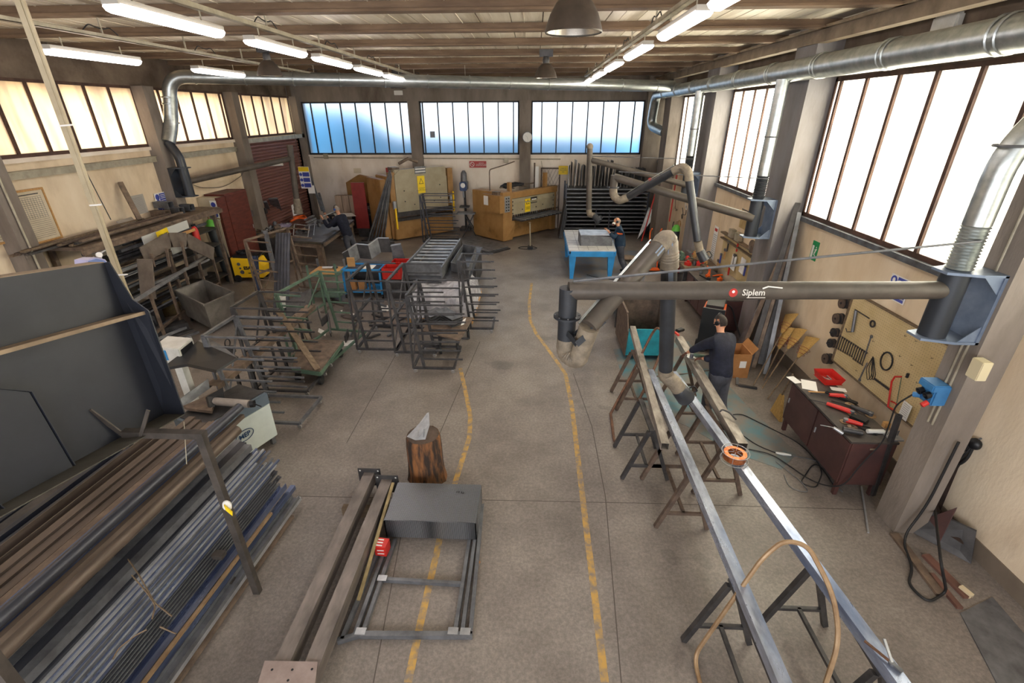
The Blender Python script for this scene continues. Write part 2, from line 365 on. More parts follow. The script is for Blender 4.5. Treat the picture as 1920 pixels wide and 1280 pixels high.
# right wall
br = [(.3, 4.45), (5.0, 9.38), (10.2, 13.9), (15.3, 18.35), (20.0, 21.1)]
wr = wall_with_bays('wall_right', 'R', [(.3, 4.45), (5.0, 9.38), (10.2, 13.95), (15.25, 18.45), (19.95, 21.1)], 2.84, 5.12, CONC_D, PLASTER)
br = [(.3, 4.45), (5.0, 9.38), (10.2, 13.95), (15.25, 18.45), (19.95, 21.1)]
mu = [[1, 1.7, 2.4, 3.1, 3.8], [5.72, 6.42, 7.1, 7.8, 8.52, 9.2], [10.8, 11.35, 12, 12.62, 13.3], [15.85, 16.5, 17.2, 17.95], [20.4, 20.8]]
for i, (a, b) in enumerate(br): window(i + 5, 'R', a, b, 2.84, 5.12, mu[i], 0, FRAME_R, GL_R, .06 if i < 2 else .05)
# back wall
bb = [(-9.55, -5.12), (-4.68, -.64), (-.14, 4.37)]
wb = wall_with_bays('wall_back', 'B', bb, 3.04, 5.05, CONC, PLASTER_B)
for i, (a, b) in enumerate(bb):
    st = a + (.38, .12, .42)[i]; window(i + 10, 'B', a, b, 3.04, 5.05, [st + .615 * k for k in range(9) if st + .615 * k < b - .15], 0, FRAME_D, GL_B, .045)
struct('wall_front', M().bx(XL - .35, XR + .35, YF - .35, YF, 0, 6.3), PLASTER)
# columns standing proud of the walls
def column(x0, x1, y0, y1, z1=5.9, par=wl, mt=CONC): struct('column', M().bx(x0, x1, y0, y1, 0, z1), mt, par)
for y in (8.36, 12.72, 16.5): column(XL, XL + .32, y, y + .36, 5.24, wl)
column(XL, XL + .3, 20.98, 21.3, 5.24, wl)
for x in (-5.14, -.62): column(x, x + .46, YB - .16, YB, 5.05, wb)
column(4.4, 5.1, YB - .3, YB, 5.9, wb)
CB = mat('blue_tinged_concrete', '8f8c8e', .8, 0, '736d69', 1.4, .25, 18, stretch=(1, 1, .3), world=True)
for y0, y1, mt in ((4.38, 4.72, CONC), (9.42, 10.12, CB), (14.0, 14.9, CB), (18.45, 19.3, CONC)): column(4.42 if y0 < 5 else 4.66, 4.76 if y0 < 5 else XR, y0, y1, 5.9, wr, mt)
# sills, upper gutter beam, trim
SILL = mat('sill_steel', '6a7078', .6, .3, '4c4a49', 5)
struct('trim_1', M().bx(XR - .09, XR, .3, 20.9, 2.76, 2.84), SILL)
struct('trim_2', M().bx(XL, XL + .07, 3.9, 20.9, 3.78, 3.86), PLASTER_B)
struct('trim_3', M().bx(XL + .1, 4.3, YB - .06, YB, 2.98, 3.04), PLASTER_B)
GUT = mat('painted_gutter_rail', '8d7d68', .6, .1, '6c5c4a', 3)
g = M().bx(4.62, 4.8, YF, YB, 5.62, 5.8).bx(4.55, 4.86, YF, YB, 5.8, 5.84); struct('trim_4', g, GUT)
struct('baseboard_right', M().bx(XR - .015, XR, YF, 20.9, 0, .22), mat('grey_skirting_paint', '7b6e60', .8, 0, '6b5f52', 2, world=True))
# left wall channel running along it (cable trough)
struct('trim_5', M().bx(XL, XL + .12, 4, 16.4, 3.5, 3.62).bx(XL, XL + .16, 4, 16.4, 3.62, 3.64), TRAYM)
# ceiling: insulated panels running along the hall (each its own strip) on cross beams
ce = struct('ceiling', M().bx(XL - .35, XR + .35, YF, YB + .35, ZC + .03, ZC + .15), CONC_D)
pw = .5; k = 0; x = XL
while x < XR - .01:
    x1 = min(x + pw, XR); o = M().bx(x + .008, x1 - .008, YF, YB, ZC - .01 + .004 * (k % 2), ZC + .03)
    o.bx(x + .2, x + .215, YF, YB, ZC - .016, ZC - .005).build('ceiling_panel', CEIL, ce); x = x1; k += 1
YBM = [7.41 - 1.74 * 3 + 1.745 * i for i in range(11)]
for y in [-3.0, -1.2, .45] + [y for y in YBM if y > 1.5 and y < 20.9]:
    M().bx(XL, XR, y - .1, y + .1, 5.8, 5.83).bx(XL, XR, y - .05, y + .05, 5.83, ZC - .01).build('ceiling_beam', BEAM, ce)
# what stands outside: a blue boarded fence behind the hall, a cream house wall to the left, the yard to the right
OUTB = mat('blue_cladding', '3f9fd6', .6); OUTC = mat('cream_render', 'f0dcb2', .8, 0, 'c9c3c8', .5, world=True); OUTG = mat('yard_gravel', 'b9b5ab', .9)
struct('outside_fence', M().prism([(-16, 24.2, -.2), (9, 24.2, -.2), (9, 24.2, 3.55), (-6.6, 24.2, 3.65), (-8.0, 24.2, 4.7), (-16, 24.2, 5.4)], (0, .1, 0)), OUTB)
struct('outside_house_wall', M().bx(-14.9, -14.6, 0, 30, -.2, 7.5), OUTC)
struct('outside_ground', M().bx(-30, 40, YB + .5, 40, -.4, -.3).bx(XR + .6, 40, -10, YB + .5, -.4, -.3).bx(-30, XL - .5, -10, YB + .5, -.4, -.3), OUTG)

# roller door on the left wall near the back corner
dr = bpy.data.objects.new('door_1', None); COL.objects.link(dr); dr['kind'] = 'structure'; dr['o'] = (0, 0, 0)
DOORM = mat('red_brown_shutter', '8f6259', .5, .1, '805449', .8)
M().bx(XL, XL + .03, 17.2, 21.0, 0, 3.74).build('door_panel', DOORM, dr)
for i in range(34):
    z = .02 + i * .11; M().prism([(XL + .03, 17.22, z), (XL + .075, 17.22, z + .03), (XL + .075, 17.22, z + .07), (XL + .03, 17.22, z + .1)], (0, 3.76, 0)).build('slat', DOORM, dr)
M().bx(XL, XL + .14, 17.06, 17.22, 0, 3.8).bx(XL, XL + .14, 20.98, 21.12, 0, 3.8).build('door_track', CONC, dr)
M().bx(XL, XL + .3, 16.9, 21.2, 3.72, 3.86).build('door_header', TRAYM, dr)

# ================================================================ LAMPS
TUBE = glow('lit_fluorescent_tube', 'fff6f4', 10.0)
HOUS = mat('lamp_housing_grey', 'a9a49a', .5, .1)
def batten(name, label, loc, L=1.55, group=None):
    t = local(thing(name, label, 'ceiling lamp', loc, 0, group))
    M().bx(-.075, .075, -L / 2, L / 2, 0, .05).build('housing', HOUS, t)
    pts = [(-.07, .012), (-.092, -.012), (-.07, -.045), (-.03, -.065), (.03, -.065), (.07, -.045), (.092, -.012), (.07, .012)]
    M().prism([(a, -L / 2 + .02, b) for a, b in pts], (0, L - .04, 0)).build('diffuser', TUBE, t, True)
    for y in (-L * .32, L * .32): M().bar((0, y, .05), (0, y, .16), .012).build('hanger', TRAYM, t)
    return t
l0 = None
ordn = ['nearest', 'second', 'third', 'fourth', 'fifth', 'sixth', 'farthest']
rows_ = [(-3.66, [5.55, 7.75, 9.8, 11.85, 13.9, 15.9], 'left-hand'), (1.57, [4.3, 6.2, 8.65, 11.15, 13.5, 15.8], 'right-hand')]
for x, ys, side in rows_:
    for i, y in enumerate(ys):
        lb = '%s fluorescent tube lamp of the %s lit row under the ceiling' % (ordn[i] if i < len(ys) - 1 else 'farthest', side)
        if l0 is None: l0 = batten('fluorescent_lamp', lb, (x, y, 5.46), group='lit tube lamps'); 
        else: dup(l0, (x, y, 5.46), label=lb)
for i, (y, lb) in enumerate(((7.55, 'short fluorescent lamp high by the cream windows, nearer of two'), (10.5, 'short fluorescent lamp high by the cream windows, farther of two'), (4.6, 'short fluorescent lamp high by the cream windows, partly cut by the frame edge'))):
    dup(l0, (-6.23, y, 5.36), label=lb)
def tray(x, y0, y1, z, label):
    t = thing('cable_tray', label, 'cable tray', (x, y0, z))
    M().bx(x - .04, x + .04, y0, y1, z, z + .008).bx(x - .04, x - .034, y0, y1, z, z + .05).bx(x + .034, x + .04, y0, y1, z, z + .05).build('channel', TRAYM, t)
    for y in YBM:
        if y0 < y < y1: M().bar((x, y + .09, z + .05), (x, y + .09, 5.8), .02).build('hanger', TRAYM, t)
    k = 0; y = y0 + .4
    while y < y1:
        pts = [(x, y + .12 * i + 0, z + .06 + .09 * abs(sin(i * 1.9))) for i in range(6)]; M().path(bend(pts, .05, 3), .008, 5).build('cable', BLACKM, t); y += 2.3
tray(-3.66, 2.2, 17.2, 5.62, 'grey cable tray above the left-hand row of lit lamps')
tray(1.57, 2.2, 17.2, 5.62, 'grey cable tray above the right-hand row of lit lamps')
tray(-6.0, 2.2, 16.5, 5.56, 'pale cable tray hanging nearest the left windows')
BAY = mat('bay_lamp_enamel', '51463c', .45, .3, '3f362e', 5); BAYI = mat('bay_lamp_reflector', 'c9c4bb', .25, .8)
def bay(loc, s, label):
    t = local(thing('bay_lamp', label, 'ceiling lamp', loc, 0, 'unlit bell-shaped bay lamps'))
    pr = [(.25, 0), (.255, .01), (.24, .06), (.21, .14), (.16, .22), (.1, .28), (.07, .3)]
    M().lathe([(r * s, z * s) for r, z in pr], 28).build('shade', BAY, t, True)
    M().lathe([(r * s * .96, z * s + .003) for r, z in pr], 28).build('reflector', BAYI, t, True)
    M().lathe([(.07 * s, .29 * s), (.08 * s, .36 * s), (.06 * s, .42 * s)], 16, cap=True).build('neck', STEEL_D, t, True)
    M().box((0, 0, .49 * s), (.3 * s, .16 * s, .13 * s)).build('ballast_box', STEEL_D, t)
    M().bar((0, 0, .5 * s), (0, 0, 5.83 - loc[2] if loc[2] < 5.8 else .6), .02).build('hanger', STEEL_D, t)
bay(at(1075, 62, Y=5.0), 1.0, 'large unlit bell lamp hanging nearest, at the top of the picture')
bay(at(507, 143, Y=10.9), .98, 'unlit bell lamp hanging beside the left-hand lit row')
bay(at(1023, 147, Y=12.2), 1.0, 'unlit bell lamp hanging in the middle, beyond the nearest one')
bay(at(747, 166, Y=17.4), 1.0, 'far unlit bell lamp left of the middle, against the back duct')
bay(at(1025, 168, Y=17.2), 1.0, 'far unlit bell lamp in the middle, against the back duct')

# ================================================================ DUCTS
def pipe(m, pts, r, n=16): return m.path(bend(pts, r * 2.2, 6), r, n)
t = thing('air_duct', 'galvanised round ducts along the right wall and across the hall', 'duct', (4.6, 4, 5.2))
p0, p1 = V((4.5, -2, 5.27)), V((4.5, 19.6, 5.2))
pe = [p0, p1, V((4.35, 20.3, 4.9)), V((4.3, 20.35, 4.35)), V((4.6, 19.9, 3.98)), V((4.75, 18.9, 3.95))]
M().path(bend([V((4.5, -2, 5.27)), V((4.45, 19.9, 5.22)), V((4.45, 20.25, 4.15)), V((4.75, 19.2, 3.95))], .35, 7), .17, 20).build('pipe', GALV, t, True)
for i in range(13):
    y = -1 + i * 1.62; z = 5.27 - .002 * y
    for d in (0, .1): M().lathe([(.172, -.02), (.185, -.01), (.185, .01), (.172, .02)], 20, (4.5 - .0023 * (y + 2), y + d, z), (0, 1, 0)).build('collar', GALV, t, True)
DUCTS = t
ca, cb = V((4.35, 17.2, 5.35)), V((-9.25, 13.3, 5.47))
M().path(bend([ca, cb, V((-9.45, 13.2, 4.4)), V((-9.5, 12.95, 3.95))], .4, 8), .16, 20).build('pipe', GALV, t, True)
for i in range(12):
    q = ca.lerp(cb, (i + .5) / 12); M().lathe([(.16, -.02), (.175, -.01), (.175, .01), (.16, .02)], 20, q, cb - ca).build('collar', GALV, t, True)
for z in (5.0, 4.85, 4.4): M().lathe([(.16, -.02), (.172, -.01), (.172, .01), (.16, .02)], 20, (-9.36 - (5.0 - z) * .15, 13.24, z), (0, 0, 1)).build('collar', GALV, t, True)
for x in (-6.5, -2, 2): 
    q = ca.lerp(cb, (4.35 - x) / 13.6); M().bar(q, (q.x, q.y, 5.83), .012).build('hanger', TRAYM, t)

# fume extraction arms
def drop(label, x, y, top, zb):
    """galvanised riser from the wall duct down to the swivel bracket"""
    t = DUCTS
    M().path([(x, y, top), (x, y, zb + .42)] if y > 8 else bend([(4.44, y, top), (4.42, y, 4.75), (x, y, 4.3), (x, y, zb + .42)], .25, 5), .11, 16).build('pipe', GALV, t, True)
    f = M(); k = 14
    f.path([(x, y, zb + .42 - .42 * i / (2 * k)) for i in range(2 * k + 1)], .1, 16, rs=[.1 + .018 * (i % 2) for i in range(2 * k + 1)]); f.build('flexible_hose', GALV if y < 8 else DUCT_D, t, True)
    M().lathe([(.112, -.012), (.122, 0), (.112, .012)], 16, (x, y, zb + 1.1)).build('clamp', STEEL, t, True)
    return t
def bracket(x, y, z0, z1, xw, t, r=.12):
    PM = BLUEGREY if x > 0 else DKBRK
    s = 1 if xw > x else -1
    for z in (z0 - .02, z1): M().prism([(x - s * .17, y - .1, z), (x - s * .17, y + .1, z), (x + s * .1, y + .19, z), (xw, y + .19, z), (xw, y - .19, z), (x + s * .1, y - .19, z)], (0, 0, .025)).build('plate', PM, t)
    M().bx(xw - s * .03, xw, y - .19, y + .19, z0 - .02, z1 + .02).build('back_plate', PM, t)
    for yy in (-.175, .175):
        for z, d in ((z1, -1), (z0, 1)): M().prism([(xw - s * .03, y + yy, z), (xw - s * .2, y + yy, z), (xw - s * .03, y + yy, z + d * .17)], (0, .008, 0)).build('gusset', PM, t)
    M().path([(x, y, z0), (x, y, z1)], r, 20).build('swivel_tube', DKBRK, t, True)
    return t
LOGO_R = mat('red_logo_paint', 'b02a24', .5); LOGO_W = mat('white_logo_paint', 'd8d4cc', .5)
def nozzle(m, t, p, d, r=.085, L=.32):
    d = V(d).normalized(); p = V(p)
    M().lathe([(r, 0), (r * 1.15, .02), (r * 1.35, L), (r * 1.28, L), (r * 1.05, .05)], 20, p, d).build('hood', DUCT_D, t, True)
    s = d.cross(V((0, 1, 0))).normalized(); a = p + d * (L * .45) + s * r * 1.25
    M().path(bend([a, a + s * .06, a + s * .06 + d * .12, a + d * .12], .03, 3), .01, 6).build('handle', BLACK, t, True)
# nearest arm
bz0, bz1 = 2.53, 3.2; bx_ = 4.1; by_ = 4.61
a1 = thing('extraction_arm', 'nearest large fume extraction arm reaching in from the right wall', 'extraction arm', (0.4, 4.3, 2.2))
b0 = V((bx_, by_, 3.015)); b1 = at(1066, 545, Y=4.3)
M().path([b0, b1], .088, 24).build('boom', DUCT, a1, True)
dpt = V((b1.x, b1.y, b1.z - .50))
M().path([b1 + V((0, 0, .03)), dpt], .088, 24).build('drop_tube', DUCT_D, a1, True)
M().lathe([(.08, 0), (.135, 0), (.135, .018), (.08, .018)], 28, (b1.x, b1.y, b1.z - .27)).build('flange', DUCT_D, a1, True)
for k in range(8): M().lathe([(.009, 0), (.009, .028)], 6, (b1.x + .115 * cos(k * pi / 4), b1.y + .115 * sin(k * pi / 4), b1.z - .272), cap=True).build('bolt', STEEL, a1)
m1 = at(1235, 462, D=4.75)
e0 = at(1105, 612, D=4.45)
fl1 = bend([dpt, dpt + V((0, 0, -.17)), V(((dpt.x + e0.x) / 2 + .02, (dpt.y + e0.y) / 2, dpt.z - .2)), e0], .12, 8)
M().path(fl1, .09, 20, rs=[.09 + .006 * (i % 2) for i in range(len(fl1))]).build('flexible_elbow', FLEX, a1, True)
M().path([e0, m1], .086, 24).build('lower_tube', DUCT, a1, True)
dd = (m1 - e0).normalized()
j2 = at(1255, 500, D=4.95); tip = at(1248, 692, D=5.75)
fl2 = bend([m1 - dd * .02, m1 + dd * .16, j2 + (j2 - tip).normalized() * .12, j2], .14, 8)
M().path(fl2, .09, 20, rs=[.09 + .006 * (i % 2) for i in range(len(fl2))]).build('flexible_elbow', FLEX, a1, True)
M().path([j2, tip], .083, 24).build('outer_tube', DUCT_D, a1, True)
n1 = at(1262, 715, D=5.85); n2 = at(1272, 728, D=5.9)
fl3 = bend([tip, tip + (tip - j2).normalized() * .1, n1, n2], .08, 6)
M().path(fl3, .085, 20, rs=[.088 + .006 * (i % 2) for i in range(len(fl3))]).build('flexible_elbow', FLEX, a1, True)
nozzle(None, a1, n2, at(1290, 750, D=6.05) - n2, .085, .22)
for off in (-.05, .05):   # joint side plates
    sd = V((0, .1, 0)) if off > 0 else V((0, -.1, 0))
    M().bar(dpt + V((0, sd.y, .1)), e0 + V((-.12, sd.y, -.14)), .05, .006, (0, 1, 0)).bar(e0 + V((-.12, sd.y, -.14)), e0 + dd * .22 + V((0, sd.y, -.06)), .06, .006, (0, 1, 0)).build('joint_plate', DKBRK, a1)
    M().bar(m1 + dd * -.08 + sd, m1 + dd * .16 + sd, .05, .006, (0, 1, 0)).bar(m1 + dd * .16 + sd, j2 + sd + (tip - j2).normalized() * .25, .05, .006, (0, 1, 0)).build('joint_plate', BLUEGREY, a1)
for o_ in (V((-.1, 0, .03)), V((-.08, .03, .06))): M().tube(e0 + o_ + V((0, 0, .0)), m1 + o_, .009, 6).build('balance_spring', GALV, a1)
M().tube(at(1075, 527, Y=4.28) , at(1840, 452, X=4.1), .012, 8).build('tie_rod', STEEL, a1, True)
lt = (b0 - b1).normalized(); lp = at(1362, 536, Y=4.56)
for nm_, px_ in (('word', 1400), ('disc', 1361)):
    q_ = at(px_, 537, Y=4.5); q_ = b1 + lt * (q_ - b1).dot(lt); n_ = EYE - q_; n_ = (n_ - lt * n_.dot(lt)).normalized(); n_ = (n_ + V((0, -.35, -.2))).normalized(); n_ = (n_ - lt * n_.dot(lt)).normalized(); u_ = n_.cross(lt); q_ += n_ * .089
    if nm_ == 'word':
        text('Siplem', .085, q_, lt + u_ * .0, u_, LOGO_W, a1, bold=.001); M().bar(q_ - u_ * .048 - lt * .06, q_ - u_ * .048 + lt * .12, .005, .006).build('underline', LOGO_W, a1)
        M().bar(q_ + u_ * .04 + lt * .08, q_ + u_ * .06 + lt * .13, .008, .012).bar(q_ + u_ * .06 + lt * .13, q_ + u_ * .045 + lt * .27, .008, .01).build('torn_sticker', PAPER, a1)
    else: M().lathe([(0, 0), (.042, 0)], 20, q_, n_).build('logo_disc', LOGO_R, a1); M().lathe([(0, .002), (.014, .002)], 12, q_ + u_ * .01, n_).build('logo_figure', PAPER, a1)
bracket(bx_, by_, bz0, bz1, 4.42, a1)
drop('galvanised riser to the nearest extraction arm', bx_, by_, 5.12, bz1 + .03)
# second arm
def arm(label, bk, bm_end, pts, Ds, r=.08, logo=True):
    """bk swivel point, bm_end end of boom, pts following pixels"""
    t = thing('extraction_arm', label, 'extraction arm', tuple(bm_end))
    M().path([bk, bm_end], r, 20).build('boom', DUCT, t, True)
    return t
s2 = V((4.32, 9.65, 2.72)); e2 = at(1152, 332, Y=10.7)
a2 = arm('middle extraction arm hanging from the second right-hand column', s2, e2, None, None)
q1 = at(1150, 352, Y=10.7); q2 = at(1158, 372, Y=10.62); q3 = at(1176, 370, Y=10.6)
M().path([e2 + V((0, 0, .04)), q1], .08, 18).build('drop_tube', DUCT, a2, True)
M().lathe([(.07, 0), (.12, 0), (.12, .015), (.07, .015)], 20, q1).build('flange', DUCT_D, a2, True)
fa = bend([q1, at(1150, 366, Y=10.65), at(1160, 377, Y=10.6), q3], .12, 7); M().path(fa, .08, 18, rs=[.08 + .006 * (i % 2) for i in range(len(fa))]).build('flexible_elbow', FLEX, a2, True)
q4 = at(1262, 322, Y=9.9); M().path([q3, q4], .075, 18).build('lower_tube', DUCT_D, a2, True)
q5 = at(1292, 338, Y=9.7); fb = bend([q4, at(1280, 312, Y=9.8), at(1291, 322, Y=9.7), q5], .15, 8); M().path(fb, .08, 18, rs=[.08 + .006 * (i % 2) for i in range(len(fb))]).build('flexible_elbow', FLEX, a2, True)
q6 = at(1308, 452, Y=9.45); M().path([q5, q6], .075, 18).build('outer_tube', DUCT_D, a2, True)
q7 = at(1312, 470, Y=9.45); M().path([q6, q7], .078, 18).build('flexible_elbow', FLEX, a2, True)
nozzle(None, a2, q7, at(1322, 488, Y=9.4) - q7, .075, .22)
M().tube(at(1160, 322, Y=10.6), at(1440, 335, X=4.35), .009, 8).build('tie_rod', STEEL, a2)
M().tube(q3 + V((0, 0, .1)), q4 + V((0, 0, .12)), .008, 6).build('balance_spring', GALV, a2)
M().lathe([(.035, 0), (.035, .004)], 16, at(1218, 336, Y=10.35) + V((0, -.03, 0)), (0, -1, .3), cap=True).build('logo_disc', LOGO_R, a2)
bracket(4.36, 9.72, 2.36, 3.06, 4.66, a2)
drop('galvanised riser before the second right-hand column', 4.36, 9.72, 5.12, 3.09)
# third arm (far)
s3 = V((4.32, 14.25, 2.75)); e3 = at(1108, 300, Y=15.2)
a3 = arm('farthest right-hand extraction arm over the blue table', s3, e3, None, None)
ta, tb = at(1106, 275, Y=15.2), at(1104, 392, Y=15.2)
M().path([ta, tb], .085, 18).build('drop_tube', DUCT, a3, True)
M().ball(ta, .1, 12, 8).build('top_joint', FLEX, a3, True)
tc_ = at(1114, 404, Y=15.1); fc = bend([tb, at(1105, 402, Y=15.2), tc_], .06, 5); M().path(fc, .085, 16).build('flexible_elbow', FLEX, a3, True)
nozzle(None, a3, tc_, at(1122, 414, Y=15.0) - tc_, .08, .26)
M().tube(at(1110, 293, Y=15.1), at(1305, 298, X=4.35), .009, 8).build('tie_rod', STEEL, a3)
bracket(4.36, 14.4, 2.36, 3.06, 4.66, a3)
drop('galvanised riser before the third right-hand column', 4.36, 14.4, 5.12, 3.09)
# left arm
s4 = V((-9.3, 12.9, 2.98)); e4 = at(545, 297, Y=17.2)
a4 = arm('extraction arm reaching from the left wall before the roller door', s4, e4, None, None, .085)
M().path([at(543, 272, Y=17.2), at(556, 372, Y=17.2)], .1, 18).build('drop_tube', DUCT, a4, True)
fd = [at(556 + i * .6, 372 + 4 * i, Y=17.2) for i in range(8)]; M().path(fd, .12, 18, rs=[.11 + .02 * (i % 2) + .005 * i for i in range(8)]).build('hood_cover', FLEX, a4, True)
bracket(-9.3, 12.92, 2.62, 3.32, -9.58, a4)
M().path(bend([(-9.5, 12.95, 3.95), (-9.3, 12.92, 3.6), (-9.3, 12.92, 3.34)], .15, 5), .11, 14).build('flexible_hose', DUCT_D, DUCTS, True)
# hanging cable pole close by on the left
t = thing('service_pole', 'pale plastic trunking pole hanging down from the ceiling to a red plug', 'cable pole', (-4.8, 5.2, 2.0))
pa, pb = V((-4.86, 5.2, 5.8)), at(245, 575, Y=5.2); pc = at(285, 645, Y=5.2)
TRK = mat('ivory_trunking', 'b8ab90', .5, 0, 'a4967a', 3)
M().bar(pa, pb, .06, .04, (0, 1, 0)).bar(pa + V((.045, 0, 0)), pb + V((.03, 0, 0)), .02, .03, (0, 1, 0)).build('trunking', TRK, t)
for k in range(2): M().path(bend([pb + V((.02 * k, 0, .4)), pb + V((.06 * (k), 0, .1)), pc + V((.005 * k, 0, .1)), pc], .2, 5), .012, 6).build('cable', TRK if k else PAPER, t, True)
M().lathe([(.02, .2), (.03, .12), (.05, .05), (.045, 0)], 14, pc + V((0.01, 0, -.12)), (0, 0, 1), cap=True).build('plug', RED, t, True)
for z in (2.9, 3.7, 4.5): M().bar((-4.9, 5.17, z), (-4.76, 5.17, z + .01), .015).build('cable_tie', PAPER, t)
for lb, px, py, Yd in (('thin dark cable running beside the pale pole', 170, 340, 5.4),):
    M().tube(at(150, 300, Y=10.4), at(208, 412, Y=10.4), .01, 6).build('wall_cable', BLACK, None, label=lb, cat='cable')
# ================================================================ RIGHT SIDE: tubes on sawhorses
def P0(x, y, z=0): return at(x, y, Z=z)
def sqtube(p, q, w, h=None, t=.006): 
    return M().chan(p, q, w, h or w, t, (0, 0, 1), 'UT')
TT = mat('ground_steel_tube', 'c0c8da', .28, .6, '7d828e', 7, .05, 30, col3='6a7fa8', s3=1.5, t3=(.5, .75), stretch=(1, .35, 1))
TO = mat('scaled_steel_tube', 'aaa197', .42, .4, '6b645c', 9, .08, 30, stretch=(1, .35, 1))
sqtube((1.92, 8.35, .9), (1.66, 4.78, .9), .1).build('square_tube', TO, None, label='pale scaled square tube with open end, leftmost of the four tubes on sawhorses', cat='steel tube')
sqtube((1.88, 6.65, .9), (1.83, 1.2, .9), .1).build('square_tube', TT, None, label='long square tube on sawhorses running out at the bottom, left of the copper spool', cat='steel tube')
sqtube((2.23, 6.6, .9), (2.76, 1.3, .9), .1).build('square_tube', TT, None, label='long shiny square tube with the copper wire spool on it', cat='steel tube')
sqtube((2.67, 7.9, .9), (2.6, 4.8, .9), .12).build('square_tube', TO, None, label='square tube the man in the navy sweater is grinding', cat='steel tube')
def sawhorse(xc, y0, y1, label, w=.62, ht=.84):
    t = thing('sawhorse', label, 'sawhorse', (xc, (y0 + y1) / 2, 0))
    m = RUST if int(y0 * 10) % 2 else STEEL_D
    for y in (y0, y1):
        for s_ in (-1, 1): M().bar((xc + s_ * w / 2, y, .01), (xc + s_ * .03, y, ht - .03), .05, .05, (0, 1, 0)).build('leg', m, t)
        M().bar((xc - w * .36, y, .24), (xc + w * .36, y, .24), .035, .035).build('crossbar', m, t)
    M().bar((xc, y0 - .04, ht - .005), (xc, y1 + .04, ht - .005), .06, .03).build('top_rail', m, t)
    M().bar((xc, y0, .24), (xc, y1, .24), .035, .035).build('stretcher', m, t)
    return t
sawhorse(1.82, 2.0, 2.95, 'nearest rusty sawhorse under the left of the two near tubes')
sawhorse(2.64, 2.25, 3.16, 'rusty sawhorse under the shiny tube near the pliers')
sawhorse(1.6, 5.2, 5.9, 'sawhorse under the near open end of the pale scaled tube')
sawhorse(1.87, 4.35, 5.2, 'sawhorse in the middle under the tube left of the spool')
sawhorse(2.5, 4.95, 5.75, 'sawhorse beside the copper wire spool')
sawhorse(1.78, 6.9, 7.5, 'far sawhorse in front of the teal bin')
sawhorse(2.64, 6.5, 7.4, 'far sawhorse in front of the working man in navy')
# bent hoops
BR = mat('rusty_bent_bar', '7d5a45', .6, .4, '4e3a30', 8, .1); BR2 = mat('brass_coloured_bent_bar', 'a88d6c', .5, .3, '85694c', 6)
h = [P0(1145, 775, .02), P0(1185, 700, .62), P0(1222, 626, 1.25), at(1232, 613, Z=1.42), at(1243, 622, Z=1.4), at(1240, 660, Z=1.1), at(1218, 710, Z=.8), P0(1153, 838, .02), P0(1145, 775, .02)]
M().path(bend(h, .22, 6), .022, 8).build('bent_hoop', BR, None, True, label='rusty bent steel hoop leaning on the pale tube beside the teal bin', cat='bent bar')
h = [P0(1318, 1300, .02), P0(1300, 1231, .02), at(1370, 1130, Z=.75), at(1430, 1045, Z=1.25), at(1470, 1012, Z=1.42), at(1515, 1022, Z=1.4), at(1562, 1110, Z=1.2), at(1575, 1200, Z=.85), at(1545, 1290, Z=.6)]
M().path(bend(h, .3, 6), .02, 8).build('bent_hoop', BR2, None, True, label='tan bent steel hoop standing nearest, over both tubes at the bottom', cat='bent bar')
# copper spool on the tube
c = at(1378, 853, Z=1.02); c.z = .955
t = thing('wire_spool', 'spool of copper welding wire lying on the shiny square tube', 'wire spool', tuple(c))
M().lathe([(.08, .02), (.125, .02), (.125, .1), (.08, .1), (.08, .02)], 28, c).build('copper_winding', COPPER, t, True)
for z in (.005, .115):
    M().path([c + V((.15 * cos(a), .15 * sin(a), z)) for a in [2 * pi * i / 28 for i in range(29)]], .004, 6).build('wire_ring', STEEL_L, t, True)
for k in range(6):
    a = k * pi / 3; d = V((cos(a), sin(a), 0)); M().path([c + d * .02 + V((0, 0, .117)), c + d * .15 + V((0, 0, .117)), c + d * .155 + V((0, 0, .06)), c + d * .15 + V((0, 0, .003))], .003, 5).build('spoke', STEEL_L, t)
# pliers on the shiny tube
c = at(1672, 1245, Z=.96)
t = thing('pliers', 'locking pliers left open on the near end of the shiny tube', 'pliers', tuple(c))
M().bar(c + V((0, 0, .012)), c + V((-.1, .16, .012)), .018, .012).build('handle', BR, t); M().bar(c + V((0, 0, .012)), c + V((.0, .13, .09)), .018, .012).build('handle', STEEL_L, t)
M().lathe([(.022, 0), (.022, .02)], 12, c, cap=True).bar(c + V((0, 0, .012)), c + V((.03, -.06, .012)), .03, .018).build('jaw', STEEL, t)
c = at(1360, 775, Z=.99); t = M().path(bend([c + V((-.06, .03, .01)), c + V((-.03, .05, .03)), c + V((.05, 0, .02)), c + V((.09, -.13, .0))], .04, 5), .012, 8).build('hook_clamp', STEEL_D, None, True, label='small dark hook clamp on the tube behind the copper spool', cat='clamp')

